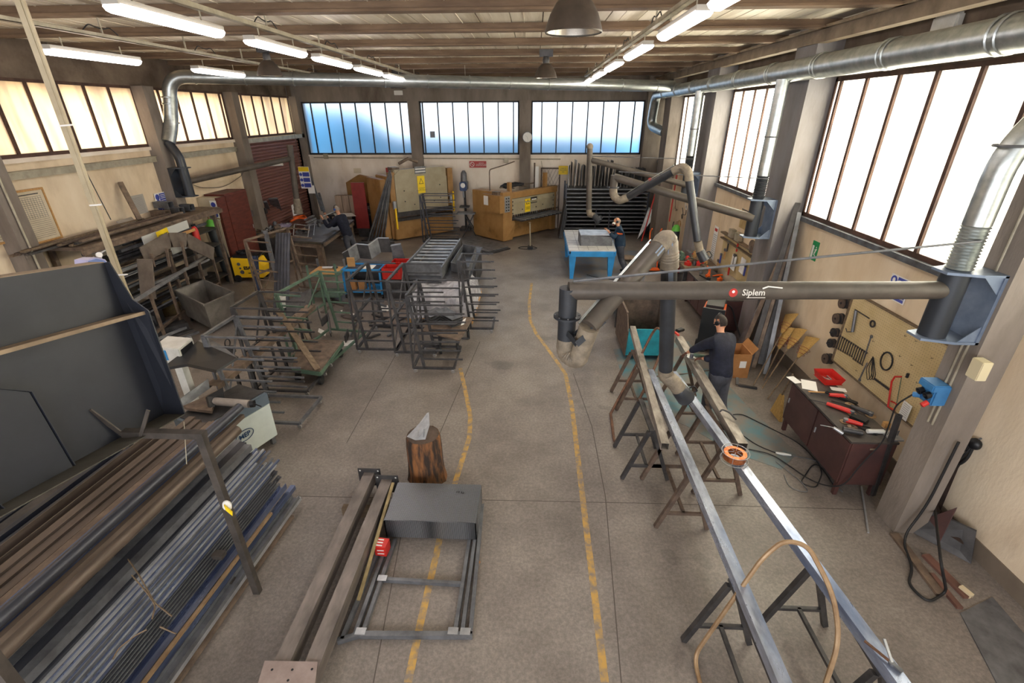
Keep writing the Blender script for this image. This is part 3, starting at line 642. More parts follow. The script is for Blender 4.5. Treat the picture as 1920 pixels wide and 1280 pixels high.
# ---------------------------------------------------------------- people
SKIN = mat('skin', 'c08a6c', .5); HAIRD = mat('dark_brown_hair', '2f241d', .7, 0, '1f1712', 30, .4, 120); HAIRG = mat('grey_hair', 'a3968a', .7, 0, '7d7066', 30, .4, 120)
NAVY = mat('navy_knit', '171c30', .85, 0, '10131f', 12, .3, 60); NAVY2 = mat('dark_blue_jacket', '16324a', .8, 0, '0f2436', 8, .3, 40)
TRS = mat('grey_work_trousers', '4d4f58', .85, 0, '3a3c44', 6, .5, 16)
SHOE = mat('black_work_shoe', '1c1b1b', .5); GLOVE = mat('brown_leather_glove', '5c3a2c', .7); MUFF = mat('black_ear_muff', '14161b', .35); MUFFB = mat('blue_ear_muff', '1f5fc0', .35)
def skin(name, pts, edges, rad, m, parent, sub=2):
    org = V(parent['o']); me = bpy.data.meshes.new(name); me.from_pydata([V(p) - org for p in pts], edges, []); me.materials.append(m)
    o = bpy.data.objects.new(name, me); COL.objects.link(o); o.parent = parent
    sk = o.modifiers.new('skin', 'SKIN'); sk.use_smooth_shade = True
    for i, v in enumerate(me.skin_vertices[0].data): r = rad[i]; v.radius = r if isinstance(r, tuple) else (r, r); v.use_root = (i == 0)
    s_ = o.modifiers.new('sub', 'SUBSURF'); s_.levels = s_.render_levels = sub
    return o
def person(label, foot, face, hip, chest, headc, hands, elbows, mt_top, mt_hair, mt_muff, knees=None, feet=None, glove=False, bald=False, lookd=None):
    foot, hip, chest, headc = V(foot), V(hip), V(chest), V(headc); f = V(face).normalized(); s_ = V((f.y, -f.x, 0))   # s_ = the person's right
    t = thing('person', label, 'person', tuple(foot)); upv = (chest - hip).normalized()
    sh = [chest + s_ * d * .185 + upv * .04 for d in (1, -1)]
    feet = feet or [foot + s_ * .13, foot - s_ * .13 + f * .12]
    hj = [hip + s_ * .095 - V((0, 0, .04)), hip - s_ * .095 - V((0, 0, .04))]
    kn = knees or [(hj[i] + V(feet[i])) / 2 + f * .05 for i in range(2)]
    an = [V(p) + V((0, 0, .09)) for p in feet]
    neck = chest + (headc - chest) * .45
    lk = V(lookd).normalized() if lookd else (f - V((0, 0, .35))).normalized()
    # one continuous body: trunk, neck, head, arms to the wrists, legs
    P = [hip, (hip + chest) / 2, chest, neck, headc - V((0, 0, .02)), headc + V((0, 0, .06))]; E = [(0, 1), (1, 2), (2, 3), (3, 4), (4, 5)]; Rr = [.125, .115, .13, .055, .085, .07]
    for i in range(2):
        k = len(P); P += [sh[i], V(elbows[i]), V(hands[i])]; E += [(2, k), (k, k + 1), (k + 1, k + 2)]; Rr += [.06, .042, .028]
        k = len(P); P += [hj[i], kn[i], an[i]]; E += [(0, k), (k, k + 1), (k + 1, k + 2)]; Rr += [.09, .06, .04]
    skin('body', P, E, Rr, SKIN, t, 1)
    # sweater
    P = [hip - upv * .1, hip + upv * .05, (hip + chest) / 2, chest, chest + (headc - chest) * .42]; E = [(0, 1), (1, 2), (2, 3), (3, 4)]; Rr = [.185, .185, .19, .2, .095]
    for i in range(2):
        k = len(P); e = V(elbows[i]); hn = V(hands[i]); P += [sh[i], e, e.lerp(hn, .82)]; E += [(3, k), (k, k + 1), (k + 1, k + 2)]; Rr += [.11, .078, .056]
    skin('sweater', P, E, Rr, mt_top, t)
    P = [hip + upv * .09, hip - V((0, 0, .07))]; E = [(0, 1)]; Rr = [.17, .175]
    for i in range(2): k = len(P); P += [hj[i] - V((0, 0, .06)), kn[i], an[i] + V((0, 0, .02))]; E += [(1, k), (k, k + 1), (k + 1, k + 2)]; Rr += [.125, .098, .085]
    skin('trousers', P, E, Rr, TRS, t)
    for i in range(2):
        a = V(feet[i]); M().prism([a + s_ * .045 - f * .1, a + s_ * .05 + f * .12, a + s_ * .02 + f * .19, a - s_ * .02 + f * .19, a - s_ * .05 + f * .12, a - s_ * .045 - f * .1], (0, 0, .075)).build('shoe', SHOE, t, True, bevel=.02)
        # hand with a palm, four fingers and a thumb, curled
        h_ = V(hands[i]); d = (h_ - V(elbows[i])).normalized(); sd = s_ * (1 if i == 0 else -1); dnv = V((0, 0, -1)); sd = (sd - d * sd.dot(d)).normalized(); dnv = d.cross(sd); dnv = dnv if dnv.z < 0 else -dnv
        m = GLOVE if glove else SKIN
        P = [h_ - d * .02, h_ + d * .05]; E = [(0, 1)]; Rr = [(.03, .022), (.036, .02)]
        skin('palm', P, E, Rr, m, t, 2)
        for k, ln in enumerate((.06, .072, .068, .052)):
            b = h_ + d * .07 + sd * (.03 - .02 * k); q = b + d * ln * .5 + dnv * .015; r_ = q + dnv * ln * .45 + d * .005
            skin('finger', [h_ + d * .04 + sd * (.026 - .018 * k), b, q, r_], [(0, 1), (1, 2), (2, 3)], [.009, .0095, .009, .0075], m, t, 1)
        b = h_ + d * .025 - sd * .03 + sd * 0; b = h_ + d * .02 - sd * .034
        skin('thumb', [h_ - sd * .01, b + d * .02, b + d * .05 - sd * .006 + dnv * .015], [(0, 1), (1, 2)], [.011, .011, .009], m, t, 1)
    # face: nose, ears, eyes, mouth; hair and ear defenders
    R_ = headc; u2 = (V((0, 0, 1)) - lk * lk.z).normalized(); r2 = lk.cross(u2).normalized()
    hd = M(); 
    for i in range(9):
        for j in range(14): pass
    hb = M().ball((0, 0, 0), 1, 16, 12); 
    Q = []
    for v in hb.v: x, y, z = v; wx = .078 * (1 - .22 * max(0, -z)); Q.append(R_ + r2 * x * wx + lk * y * (.098 * (1 - .1 * max(0, -z)) if y > 0 else .1) + u2 * (z * .118))
    hb.v = Q; hb.build('head', SKIN, t, True)
    M().add([R_ + lk * .096 + u2 * .02, R_ + lk * .092 + r2 * .016 - u2 * .03, R_ + lk * .092 - r2 * .016 - u2 * .03, R_ + lk * .122 - u2 * .022], [(0, 1, 3), (0, 3, 2), (1, 2, 3), (0, 2, 1)]).build('nose', SKIN, t, True)
    for e in (-1, 1):
        M().ball(R_ + lk * .083 + r2 * e * .03 + u2 * .015, .011, 8, 6).build('eye', BLACK, t, True)
        M().ball(R_ + r2 * e * .078 - lk * .005, .026, 8, 6, (.5, .7, 1)).build('ear', SKIN, t, True)
    M().box(R_ + lk * .086 - u2 * .058, (.035, .02, .008)).build('mouth', REDP, t)
    hh = M().ball((0, 0, 0), 1, 18, 12); Q = []; keep = set()
    for i, v in enumerate(hh.v):
        x, y, z = v; Q.append(R_ + r2 * x * .086 + lk * (y * .106 - .006) + u2 * (z * .122 + .004))
        if (z > .32 if not bald else (abs(z) < .4 and y < .1)) or (y < -.05 and z > -.62): keep.add(i)
    if bald: keep = {i for i, v in enumerate(hh.v) if (y_ := v.y) < .15 and -.6 < v.z < .5}
    hh.v = Q; hh.f = [q for q in hh.f if all(i in keep for i in q)]; hh.build('hair', mt_hair, t, True)
    mf = thing_part('ear_defenders', t)
    for e in (-1, 1): M().lathe([(.0, 0), (.036, 0), (.04, .012), (.034, .034), (0, .036)], 14, R_ + r2 * e * .07, r2 * e).build('cup', mt_muff, mf, True)
    M().path([R_ + r2 * .098 * cos(a) + u2 * (.132 * sin(a) + .01) for a in [pi * i / 12 for i in range(13)]], .008, 6).build('band', BLACK, mf, True)
    return t
def thing_part(name, parent):
    o = bpy.data.objects.new(name, None); COL.objects.link(o); o.parent = parent; o['o'] = tuple(parent['o']); return o
# man in navy grinding
hp = at(1352, 700, Y=6.62); chp = at(1352, 640, Y=6.82); hd = at(1352, 597, Y=6.98)
hn1 = at(1288, 661, Z=1.03); hn2 = at(1312, 668, Z=1.0)
person('man in a navy sweater and black ear defenders grinding a square tube', (3.0, 6.55, 0), (-.6, .8, 0), hp, chp, hd - V((0, 0, .06)), [at(1315, 672, Z=1.05), hn1], [at(1340, 672, Z=1.12), at(1316, 648, Z=1.25)], NAVY, HAIRD, MUFF, glove=True, feet=[V((3.1, 6.45, 0)), V((2.9, 6.7, 0))])
# angle grinder in his hands
c = at(1303, 667, Z=1.0); t = thing('angle_grinder', 'angle grinder held on the tube by the man in navy', 'power tool', tuple(c))
M().tube(c + V((.14, -.06, .02)), c + V((-.02, .0, .02)), .028, 12).build('body', GREENG, t, True); M().lathe([(.0, 0), (.062, 0), (.062, .006), (0, .006)], 18, c + V((-.06, .01, -.03))).build('disc', STEEL_L, t)
M().lathe([(.03, -.02), (.03, .04)], 12, c + V((-.05, .01, 0)), cap=True).build('gear_head', STEEL, t, True)
# man at the blue table
M2Y = 14.75
person('man in a dark blue jacket with a respirator, standing at the blue table', (2.98, 14.75, 0), (-1, .1, 0), at(1163, 460, Y=14.75), at(1162, 431, Y=14.75), at(1157, 415, Y=14.78), [at(1141, 434, Y=14.55), at(1139, 431, Y=14.95)], [at(1152, 446, Y=14.5), at(1150, 444, Y=15.0)], NAVY2, HAIRG, MUFF, bald=True, feet=[V((2.95, 14.6, 0)), V((3.0, 14.9, 0))])
c = at(1151, 419, Y=14.72); t = thing('respirator', 'white and pink respirator on the face of the man in dark blue', 'mask', tuple(c))
M().ball(c, .055, 12, 8, (1, 1, .8)).build('mask_shell', WHITE, t, True); M().lathe([(.03, 0), (.03, .03)], 12, c + V((-.02, -.05, -.02)), (-.3, -1, 0), cap=True).build('filter', MAHOG, t, True)
# man at the big table
person('man in a black top with blue ear defenders bent over the big steel table', (-6.45, 16.6, 0), (-.8, .45, 0), at(652, 440, Y=16.5), at(639, 410, Y=16.5), at(631, 392, Y=16.5), [at(612, 404, Y=16.6), at(604, 408, Y=16.4)], [at(625, 424, Y=16.7), at(615, 426, Y=16.3)], NAVY, HAIRG, MUFFB, feet=[V((-6.3, 16.75, 0)), V((-6.5, 16.4, 0))])
c = at(606, 405, Y=16.4); t = M().bar(c, c + V((.35, .25, .12)), .025, .025).build('steel_bar', STEEL_L, None, label='bright bar held up by the man at the big table', cat='steel bar')

# ---------------------------------------------------------------- teal bin, welder, cabinets, box
t = thing('scrap_bin', 'large open teal tipping bin with brown side plates', 'bin', (2.4, 9.2, 0))
x0, x1, y0, y1 = 1.92, 2.8, 8.75, 9.9
M().prism([(x0, y0 + .02, .12), (x1, y0 + .02, .12), (x1, y0 - .04, .72), (x0, y0 - .04, .72)], (0, .02, 0)).build('front_panel', TEAL, t)
M().bx(x0, x1, y1, y1 + .02, .12, 1.0).build('back_panel', RUST, t); M().bx(x0, x1, y0, y1, .12, .14).build('bottom', TEAL, t)
for x in (x0 - .02, x1): M().prism([(x, y0 - .02, .1), (x, y0 - .12, .7), (x, y0 + .1, 1.0), (x, y1, 1.0), (x, y1, .1)], (.02, 0, 0)).build('side_panel', RUST, t)
M().bar((x0, y1, 1.0), (x1, y1, 1.0), .04).bar((x0 - .01, y0 + .1, 1.0), (x0 - .01, y1, 1.0), .04).bar((x1 + .01, y0 + .1, 1.0), (x1 + .01, y1, 1.0), .04).build('rim', RUST, t)
for x in (x0 + .1, x1 - .1):
    for y in (y0 + .15, y1 - .12): M().lathe([(.06, -.02), (.06, .02)], 14, (x, y, .06), (1, 0, 0), cap=True).build('wheel', BLACKM, t, True)
t = thing('steel_cart', 'low cart with pale blue sheets behind the teal bin', 'cart', (2.5, 10.9, 0))
M().bx(1.95, 3.0, 10.4, 11.5, .62, .66).build('top', SIGNB and mat('faded_blue_sheet', '7d97b3', .5), t); M().bx(2.0, 2.95, 10.5, 11.4, .66, .7).build('sheet', WHITE, t)
for x in (2.0, 2.95):
    for y in (10.45, 11.45): M().bx(x - .03, x + .03, y - .03, y + .03, 0, .62).build('leg', STEEL_D, t)
M().bx(1.98, 2.97, 10.42, 11.48, .2, .24).build('shelf', STEEL_D, t)

def cabinet(name, label, x0, x1, y0, y1, z0, z1, m, top, doors, open_side=-1, legs=True, handles=True):
    """steel base cabinet along the right wall, doors towards the hall (-X)"""
    t = thing(name, label, 'cabinet', ((x0 + x1) / 2, (y0 + y1) / 2, 0))
    M().bx(x0 + .02, x1, y0, y1, z0, z1 - .03).build('body', m, t); M().bx(x0 - .02, x1, y0 - .02, y1 + .02, z1 - .03, z1).build('worktop', top, t)
    n = doors; L = (y1 - y0) / n
    for i in range(n):
        a, b = y0 + i * L + .015, y0 + (i + 1) * L - .015
        d = M().bx(x0, x0 + .02, a, b, z0 + .02, z1 - .06).build('door', m, t)
        if handles: M().bar((x0 - .012, b - .06, (z0 + z1) / 2 + .06), (x0 - .012, b - .06, (z0 + z1) / 2 - .02), .014).build('handle', STEEL_L, d)
    if legs:
        for x in (x0 + .05, x1 - .05):
            for y in (y0 + .05, y1 - .05): M().bx(x - .025, x + .025, y - .025, y + .025, 0, z0).build('leg', m, t)
    return t
CT = mat('greasy_dark_worktop', '4b433e', .55, 0, '2f2a28', 4)
cab = cabinet('tool_cabinet', 'dark red-brown metal cabinet with tools on top, below the pegboard', 4.02, 4.58, 4.98, 6.5, .2, .9, BROWNC, CT, 2)
M().bx(4.27, 4.34, 4.974, 4.98, .77, .79).build('maker_plate', GUT, cab)
cabinet('long_cabinet', 'long brown double cabinet behind the orange welder', 4.1, 4.75, 10.05, 12.3, .12, .86, BROWNC, CT, 4)
def on(x, y, z=.9): return at(x, y, Z=z)
# things on the near cabinet
c = on(1552, 712); t = thing('parts_tray', 'red plastic parts tray on the cabinet by the pegboard', 'tray', tuple(c))
c.z = .9; m = M()
m.bx(c.x - .13, c.x + .13, c.y - .16, c.y + .16, .9, .905)
for a, b in (((-.13, -.16), (.13, -.16)), ((.13, -.16), (.13, .16)), ((.13, .16), (-.13, .16)), ((-.13, .16), (-.13, -.16))):
    m.add([(c.x + a[0] * .9, c.y + a[1] * .9, .9), (c.x + b[0] * .9, c.y + b[1] * .9, .9), (c.x + b[0] * 1.1, c.y + b[1] * 1.1, 1.0), (c.x + a[0] * 1.1, c.y + a[1] * 1.1, 1.0)], [(0, 1, 2, 3)])
m.build('tray_shell', RED, t); M().bar((c.x - .08, c.y + .1, .915), (c.x + .07, c.y - .1, .915), .03, .012).bar((c.x + .04, c.y + .1, .915), (c.x + .02, c.y - .05, .93), .02).build('contents', STEEL_L, t)
def sheet(x, y, w_, d_, rz, label, z=.902, m=PAPER, nm='paper_sheet', cat='paper'):
    c = on(x, y, z); R_ = Matrix.Rotation(rz, 3, 'Z'); return M().box((c.x, c.y, z + .002), (w_, d_, .004), R_).build(nm, m, None, label=label, cat=cat)
sheet(1517, 722, .2, .3, -.4, 'white paper sheet on the far end of the tool cabinet'); sheet(1489, 712, .12, .2, .2, 'folded drawing on the corner of the tool cabinet'); sheet(1572, 730, .1, .2, 1.3, 'paper slip beside the red tray')
sheet(1536, 735, .03, .3, 1.5, 'wooden ruler lying in front of the red tray', m=WOOD, nm='ruler', cat='ruler')
def grinder(x, y, rz, label, m=RED, L=.3, disc=.055):
    c = on(x, y); d = V((cos(rz), sin(rz), 0)); c.z = .9; t = thing('hand_grinder', label, 'power tool', tuple(c))
    M().path([c - d * L / 2 + V((0, 0, .035)), c + V((0, 0, .037)), c + d * L / 2 + V((0, 0, .035))], .03, 12, rs=[.024, .03, .034]).build('body', m, t, True)
    M().lathe([(0, 0), (disc, 0), (disc, .008), (0, .008)], 20, c + d * (L / 2 + .01) + V((0, 0, .004))).build('disc', BR2, t, True)
    M().lathe([(.03, .01), (.034, .06), (.01, .07)], 14, c + d * (L / 2), cap=True).build('gear_head', STEEL, t, True)
    M().path(bend([c - d * L / 2 + V((0, 0, .035)), c - d * (L / 2 + .1) + V((0, 0, .02)), c - d * (L / 2 + .14) + V((-.08, .05, .01))], .05, 4), .007, 6).build('cord', BLACKM, t, True)
    return t
grinder(1572, 768, -.75, 'red angle grinder in the middle of the tool cabinet top'); grinder(1568, 745, -.2, 'grinder with red body behind the others on the tool cabinet', RED, .2); grinder(1600, 796, 2.6, 'small red-handled grinder near the front edge of the cabinet', RED, .18)
grinder(1612, 772, -.9, 'brown-disc grinder beside the pegboard edge of the cabinet', STEEL_D, .24, .065)
for x, y, lb in ((1593, 758, 'tan abrasive flap disc on the tool cabinet'), (1616, 771, 'brown flap disc next to the dark grinder'), (1598, 800, 'thin cutting disc under the small red grinder')):
    c = on(x, y, .91); c.z = .902; M().lathe([(.015, 0), (.055, 0), (.058, .012), (.02, .02), (.015, 0)], 24, c).build('abrasive_disc', BR2 if 'tan' in lb else RUST_T, None, True, label=lb, cat='abrasive disc')
c = on(1580, 812); c.z = .9; t = thing('power_drill', 'grey pistol drill with long bit at the cabinet front', 'power tool', tuple(c))
M().tube(c + V((.0, .02, .05)), c + V((.2, -.05, .05)), .035, 12).build('body', STEEL_D, t, True); M().tube(c + V((-.1, .05, .05)), c, .018, 10, .026).build('chuck', STEEL_L, t, True); M().tube(c + V((-.24, .1, .05)), c + V((-.1, .05, .05)), .005, 6).build('drill_bit', STEEL_L, t)
M().bar(c + V((.17, -.04, .04)), c + V((.24, .04, .02)), .035, .03).build('grip', BLACK, t)
for x, y, a, b, z, m, lb in ((1560, 740, .16, .12, .05, BLACK, 'black cloth bundle behind the red grinders'), (1585, 750, .3, .09, .03, BLACK, 'long black leather pad on the tool cabinet'), (1610, 787, .2, .12, .035, BLACK, 'black glove lying beside the small grinder'), (1625, 806, .26, .1, .02, BLACK, 'flat black tool roll near the cabinet end')):
    c = on(x, y); R_ = Matrix.Rotation(-.9, 3, 'Z'); M().box((c.x, c.y, .9 + z / 2), (a, b, z), R_).build('work_glove', m, None, True, bevel=.012, label=lb, cat='glove')
for x, y, lb, m in ((1660, 800, 'small light wooden block on the cabinet end', WOOD),):
    c = on(x, y); M().box((c.x, c.y, .935), (.07, .06, .07)).build('wood_block', m, None, label=lb, cat='wood block')
c = on(1672, 818); t = thing('drill_index', 'open metal box of drill bits on the cabinet end by the column', 'box', (c.x, c.y, .9))
M().bx(c.x - .08, c.x + .08, c.y - .1, c.y + .1, .9, .92).build('case', STEEL_L, t)
for i in range(7): M().tube((c.x - .06 + .02 * i, c.y, .92), (c.x - .06 + .02 * i, c.y, .96 + .005 * i), .004 + .0006 * i, 6).build('drill_bit', STEEL, t)
c = on(1640, 812); M().path([(c.x - .1, c.y, .93), (c.x + .1, c.y, .93)], .028, 12).build('spray_can', WHITE, None, True, label='white canister lying on the cabinet end', cat='can')
# cardboard box
t = thing('cardboard_box', 'open brown cardboard box behind the man in navy', 'box', (4.0, 8.35, 0))
x0, x1, y0, y1, h_ = 3.72, 4.15, 8.1, 8.6, .5
for a in (M().bx(x0, x1, y0, y0 + .01, 0, h_), M().bx(x0, x1, y1 - .01, y1, 0, h_), M().bx(x0, x0 + .01, y0, y1, 0, h_), M().bx(x1 - .01, x1, y0, y1, 0, h_), M().bx(x0, x1, y0, y1, 0, .01)): a.build('side', CARD, t)
M().prism([(x0, y0, h_), (x0, y1, h_), (x0 - .12, y1, h_ + .08), (x0 - .12, y0, h_ + .08)], (.005, 0, .005)).prism([(x1, y0, h_), (x1, y1, h_), (x1 + .08, y1, h_ + .12), (x1 + .08, y0, h_ + .12)], (.005, 0, .005)).build('flap', CARD, t)
M().bx(x1 - .2, x1 - .08, y0 - .003, y0, .22, .36).build('label', PAPER, t)
# orange welder
def welder(name, label, c, rz, m, m2, L=.75, W=.42, Hh=.72):
    t = local(thing(name, label, 'welding machine', c, 0))
    M().prism([(-L / 2, -W / 2, .14), (L / 2, -W / 2, .1), (L / 2 + .05, -W / 2, Hh * .6), (L / 2 - .06, -W / 2, Hh * .93), (-L / 2, -W / 2, Hh)], (0, W, 0)).build('case', m, t, bevel=.01)
    M().bx(-L / 2 - .02, -L / 2 + .03, -W / 2 - .005, W / 2 + .005, .12, Hh + .01).build('end_panel', m2, t)
    M().bx(-L / 2 + .08, L / 2 - .1, -W / 2 + .04, W / 2 - .04, Hh * .95, Hh + .05).build('top_tray', m2, t)
    for y in (-W / 2 - .02, W / 2 + .02): M().lathe([(.1, -.025), (.11, 0), (.1, .025)], 18, (-L / 2 + .12, y, .11), (0, 1, 0), cap=True).build('wheel', BLACKM, t, True)
    for y in (-W / 2 + .06, W / 2 - .06): M().lathe([(.05, -.015), (.05, .015)], 12, (L / 2 - .08, y, .05), (0, 1, 0), cap=True).build('caster', BLACKM, t, True)
    M().path(bend([(L / 2 - .1, -W / 2 + .03, Hh * .9), (L / 2 + .12, -W / 2 + .03, Hh + .12), (L / 2 + .12, W / 2 - .03, Hh + .12), (L / 2 - .1, W / 2 - .03, Hh * .9)], .08, 5), .014, 8).build('handle', m2, t, True)
    t.rotation_euler = (0, 0, rz); return t
w2_ = welder('welding_machine', 'orange welding machine on wheels beside the long brown cabinet', (3.86, 9.5, 0), 1.15, ORANGE, BLACK, .7, .42, .98)
M().bx(-.2, .05, -.216, -.212, .3, .6).build('control_panel', BLACK, w2_); M().path(bend([(.3, -.1, .9), (.5, -.3, .8), (.55, -.5, .3), (.3, -.7, .02), (-.2, -.9, .02), (-.4, -.5, .02)], .2, 5), .018, 8).build('torch_cable', BLACKM, w2_, True)
# coils of cable near by
c = P0(1312, 655); M().path([c + V((.14 * cos(a * .7), .14 * sin(a * .7), .02 + .012 * (a % 5) / 5)) for a in range(40)], .01, 6).build('cable_coil', BLACKM, None, True, label='black cable coil on the floor beside the orange welder', cat='cable')
# shoe-like clamp on the floor, black cap and red handle at the tube end
c = P0(1395, 725); t = thing('floor_clamp', 'bent iron tool lying on the floor before the cardboard box', 'tool', tuple(c)); M().bar(c + V((-.1, .02, .03)), c + V((.2, -.08, .02)), .05, .03).bar(c + V((-.12, .03, .03)), c + V((-.1, .13, .12)), .05, .04).build('iron', STEEL_D, t)
c = at(1270, 622, Z=.98); c.z = .965; t = thing('hand_brush', 'black brush with red handle on the end of the ground tube', 'brush', tuple(c)); M().box(c + V((.06, .05, .03)), (.16, .09, .05), Matrix.Rotation(.6, 3, 'Z')).build('bristles', BLACK, t, bevel=.01); M().bar(c + V((-.05, -.02, .02)), c + V((-.02, -.16, .02)), .035, .03).build('handle', RED, t)

# leaning profiles against the right wall
random.seed(3)
for i, (bx0, by0, ty, tz, w_) in enumerate([(4.22, 8.3, 9.42, 3.05, .09), (4.38, 8.45, 9.35, 2.75, .12), (4.52, 8.2, 9.3, 2.9, .07), (4.6, 8.6, 9.36, 2.3, .1), (4.2, 8.7, 9.4, 2.5, .08), (4.32, 8.9, 9.38, 2.2, .1), (4.48, 8.6, 9.25, 2.6, .06), (4.4, 8.75, 9.3, 2.35, .05), (4.5, 8.75, 9.38, 2.1, .08), (4.6, 8.45, 9.2, 1.8, .06), (4.65, 8.6, 9.25, 2.0, .07), (4.3, 9.1, 9.38, 1.7, .12)]):
    p = V((bx0, by0, .02 + w_ * .3)); q = V((5.02 - w_ / 2 if ty < 9.38 else 4.98, ty, tz)); sqtube(p, q, w_, w_ * .7).build('steel_profile', (STEEL_D, RUST_T, STEEL)[i % 3], None, label='long steel profile leaning on the right wall beside the second column', cat='steel profile', group='profiles leaning by the second column')
# the brooms
def broom(hx, hy, hX, hz, fx, fy, label, w_=.3):
    top = at(hx, hy, X=hX); ft = P0(fx, fy, .02); d = (top - ft).normalized(); t = thing('broom', label, 'broom', tuple(ft))
    nk = top - d * .38; M().tube(ft, nk, .013, 8).build('handle', WOODG, t, True)
    s_ = V((0, 1, 0)); s_ = (s_ - d * s_.dot(d)).normalized(); n = s_.cross(d)
    m = M(); ns = 8; sec = [(-.02, .02, .02), (.05, .05, .035), (.16, .1, .04), (.3, .13, .03), (.42, .16, .022)]
    for z, a, b in sec:
        for k in range(ns): an = 2 * pi * k / ns; m.v.append(nk + d * z + s_ * a * w_ / .3 * cos(an) + n * b * sin(an))
    for i in range(len(sec) - 1):
        for k in range(ns): m.f.append((i * ns + k, i * ns + (k + 1) % ns, (i + 1) * ns + (k + 1) % ns, (i + 1) * ns + k))
    m.f.append(tuple((len(sec) - 1) * ns + k for k in range(ns))); m.build('straw_head', STRAW, t, True)
    for z in (.06, .12, .17): M().lathe([(.052 + z * .3, -.004), (.056 + z * .3, 0), (.052 + z * .3, .004)], 12, nk + d * z, d).build('binding', REDP, t)
    return t
broom(1483, 592, 4.95, 1.5, 1413, 722, 'straw broom standing bristles up, farthest of the four by the wall')
broom(1477, 618, 4.85, 1.4, 1432, 713, 'straw broom with pale handle, second from the leaning profiles')
broom(1499, 620, 4.93, 1.4, 1429, 728, 'dark-edged straw broom in the middle of the upright brooms')
broom(1521, 636, 4.95, 1.35, 1439, 748, 'straw broom nearest the abrasive discs, bristles up')
t = thing('hand_broom', 'short straw broom standing bristles down behind the cabinet end', 'broom', (4.1, 6.8, 0))
M().prism([(4.1, 6.66, 0), (4.1, 7.0, .0), (4.1, 6.86, .42), (4.1, 6.8, .42)], (.05, 0, 0)).build('straw_head', STRAW, t); M().tube((4.12, 6.83, .4), (4.12, 6.7, .88), .014, 8).build('handle', WOODG, t)
# stacks of abrasive discs on pegs
for i, (x, y, n) in enumerate([(1571, 568, 4), (1560, 597, 4), (1552, 623, 3), (1546, 643, 3), (1540, 672, 4)]):
    c = at(x, y, X=4.93); t = thing('disc_stack', 'stack of dark grinding discs on a wall peg, ' + ('topmost', 'second from the top', 'third of the five', 'fourth of the five', 'lowest')[i] + ' beside the pegboard', 'abrasive discs', tuple(c), 0, 'disc stacks beside the pegboard')
    for k in range(n): M().lathe([(.02, 0), (.09 - .004 * (k % 2) - (.015 if i in (2, 3) else 0), 0), (.09 - .004 * (k % 2) - (.015 if i in (2, 3) else 0), .02), (.02, .02), (.02, 0)], 24, c + V((.16 - .03 * k, 0, 0)), (-1, 0, 0)).build('disc', RUST if k % 2 else STEEL_D, t, True)
    M().tube(c + V((.17, 0, 0)), c + V((.03, 0, 0)), .012, 8).build('peg', STEEL_D, t)

# pegboard with tools
PEG = mat('pegboard_tan', 'cdb88c', .75, 0, 'bca576', 2)
pb = thing('pegboard', 'large perforated tan pegboard on the right wall above the tool cabinet', 'pegboard', (5.07, 6.3, .85))
M().bx(5.05, 5.075, 5.05, 7.25, .86, 2.04).build('board', PEG, pb); M().bx(5.03, 5.08, 5.05, 7.28, 2.04, 2.06).bx(5.03, 5.08, 5.05, 7.28, .84, .86).bx(5.03, 5.08, 7.25, 7.28, .84, 2.06).build('edge_strip', WOODG, pb)
m = M()
for i in range(54):
    for j in range(29): 
        y = 5.08 + i * .04; z = .89 + j * .04; m.add([(5.0492, y - .0035, z - .0035), (5.0492, y + .0035, z - .0035), (5.0492, y + .0035, z + .0035), (5.0492, y - .0035, z + .0035)], [(0, 1, 2, 3)])
m.build('peg_holes', BLACK, pb, kind='stuff')
XP = 5.02
def wp(x, y, X=XP): return at(x, y, X=X)
for i in range(13):
    a = wp(1575 + i * 4.1, 630 + i * 2.6); L = .2 - .004 * i if i < 8 else .19; a.x = XP; t = thing('spanner', 'combination spanner hanging in the row on the pegboard', 'spanner', (XP, a.y, a.z - L), 0, 'row of spanners on the pegboard')
    M().bar(a, a - V((0, 0, L)), .008, .012, (1, 0, 0)).build('shank', STEEL_D, t); M().lathe([(.008, 0), (.018, 0), (.018, .008), (.008, .008), (.008, 0)], 12, a, (1, 0, 0)).build('ring_end', STEEL_D, t)
    M().bar(a - V((0, -.012, L)), a - V((0, -.012, L + .025)), .008, .009, (1, 0, 0)).bar(a - V((0, .012, L)), a - V((0, .012, L + .025)), .008, .009, (1, 0, 0)).build('open_jaw', STEEL_D, t); M().tube(a, a + V((.04, 0, .0)), .003, 5).build('hook', STEEL, t)
def tool(name, label, cat, *parts):
    t = None
    for nm, m, mt in parts:
        if t is None:
            lo = [min(p[i] for p in m.v) for i in range(3)]; t = thing(name, label, cat, tuple(lo))
        m.build(nm, mt, t, True)
    return t
a = wp(1635, 607); tool('ring_gauge', 'dark steel ring hanging on the pegboard', 'ring', ('ring', M().lathe([(.035, 0), (.055, 0), (.055, .015), (.035, .015), (.035, 0)], 20, a, (1, 0, 0)), STEEL_D))
a, b, c = wp(1605, 582), wp(1598, 622), wp(1590, 606); tool('grease_gun', 'grease gun hanging high on the pegboard', 'tool', ('barrel', M().tube(a, b, .022, 10), STEEL), ('lever', M().bar(wp(1603, 580), wp(1630, 597), .012), STEEL_D), ('spout', M().path([b, wp(1588, 622), wp(1586, 615)], .006, 6), STEEL_D))
a, b = wp(1633, 631), wp(1620, 672); tool('big_spanner', 'long single spanner right of the spanner row', 'spanner', ('shank', M().bar(a, b, .014), STEEL), ('head', M().lathe([(.012, 0), (.026, 0), (.026, .012), (.012, .012), (.012, 0)], 12, a, (1, 0, 0)), STEEL))
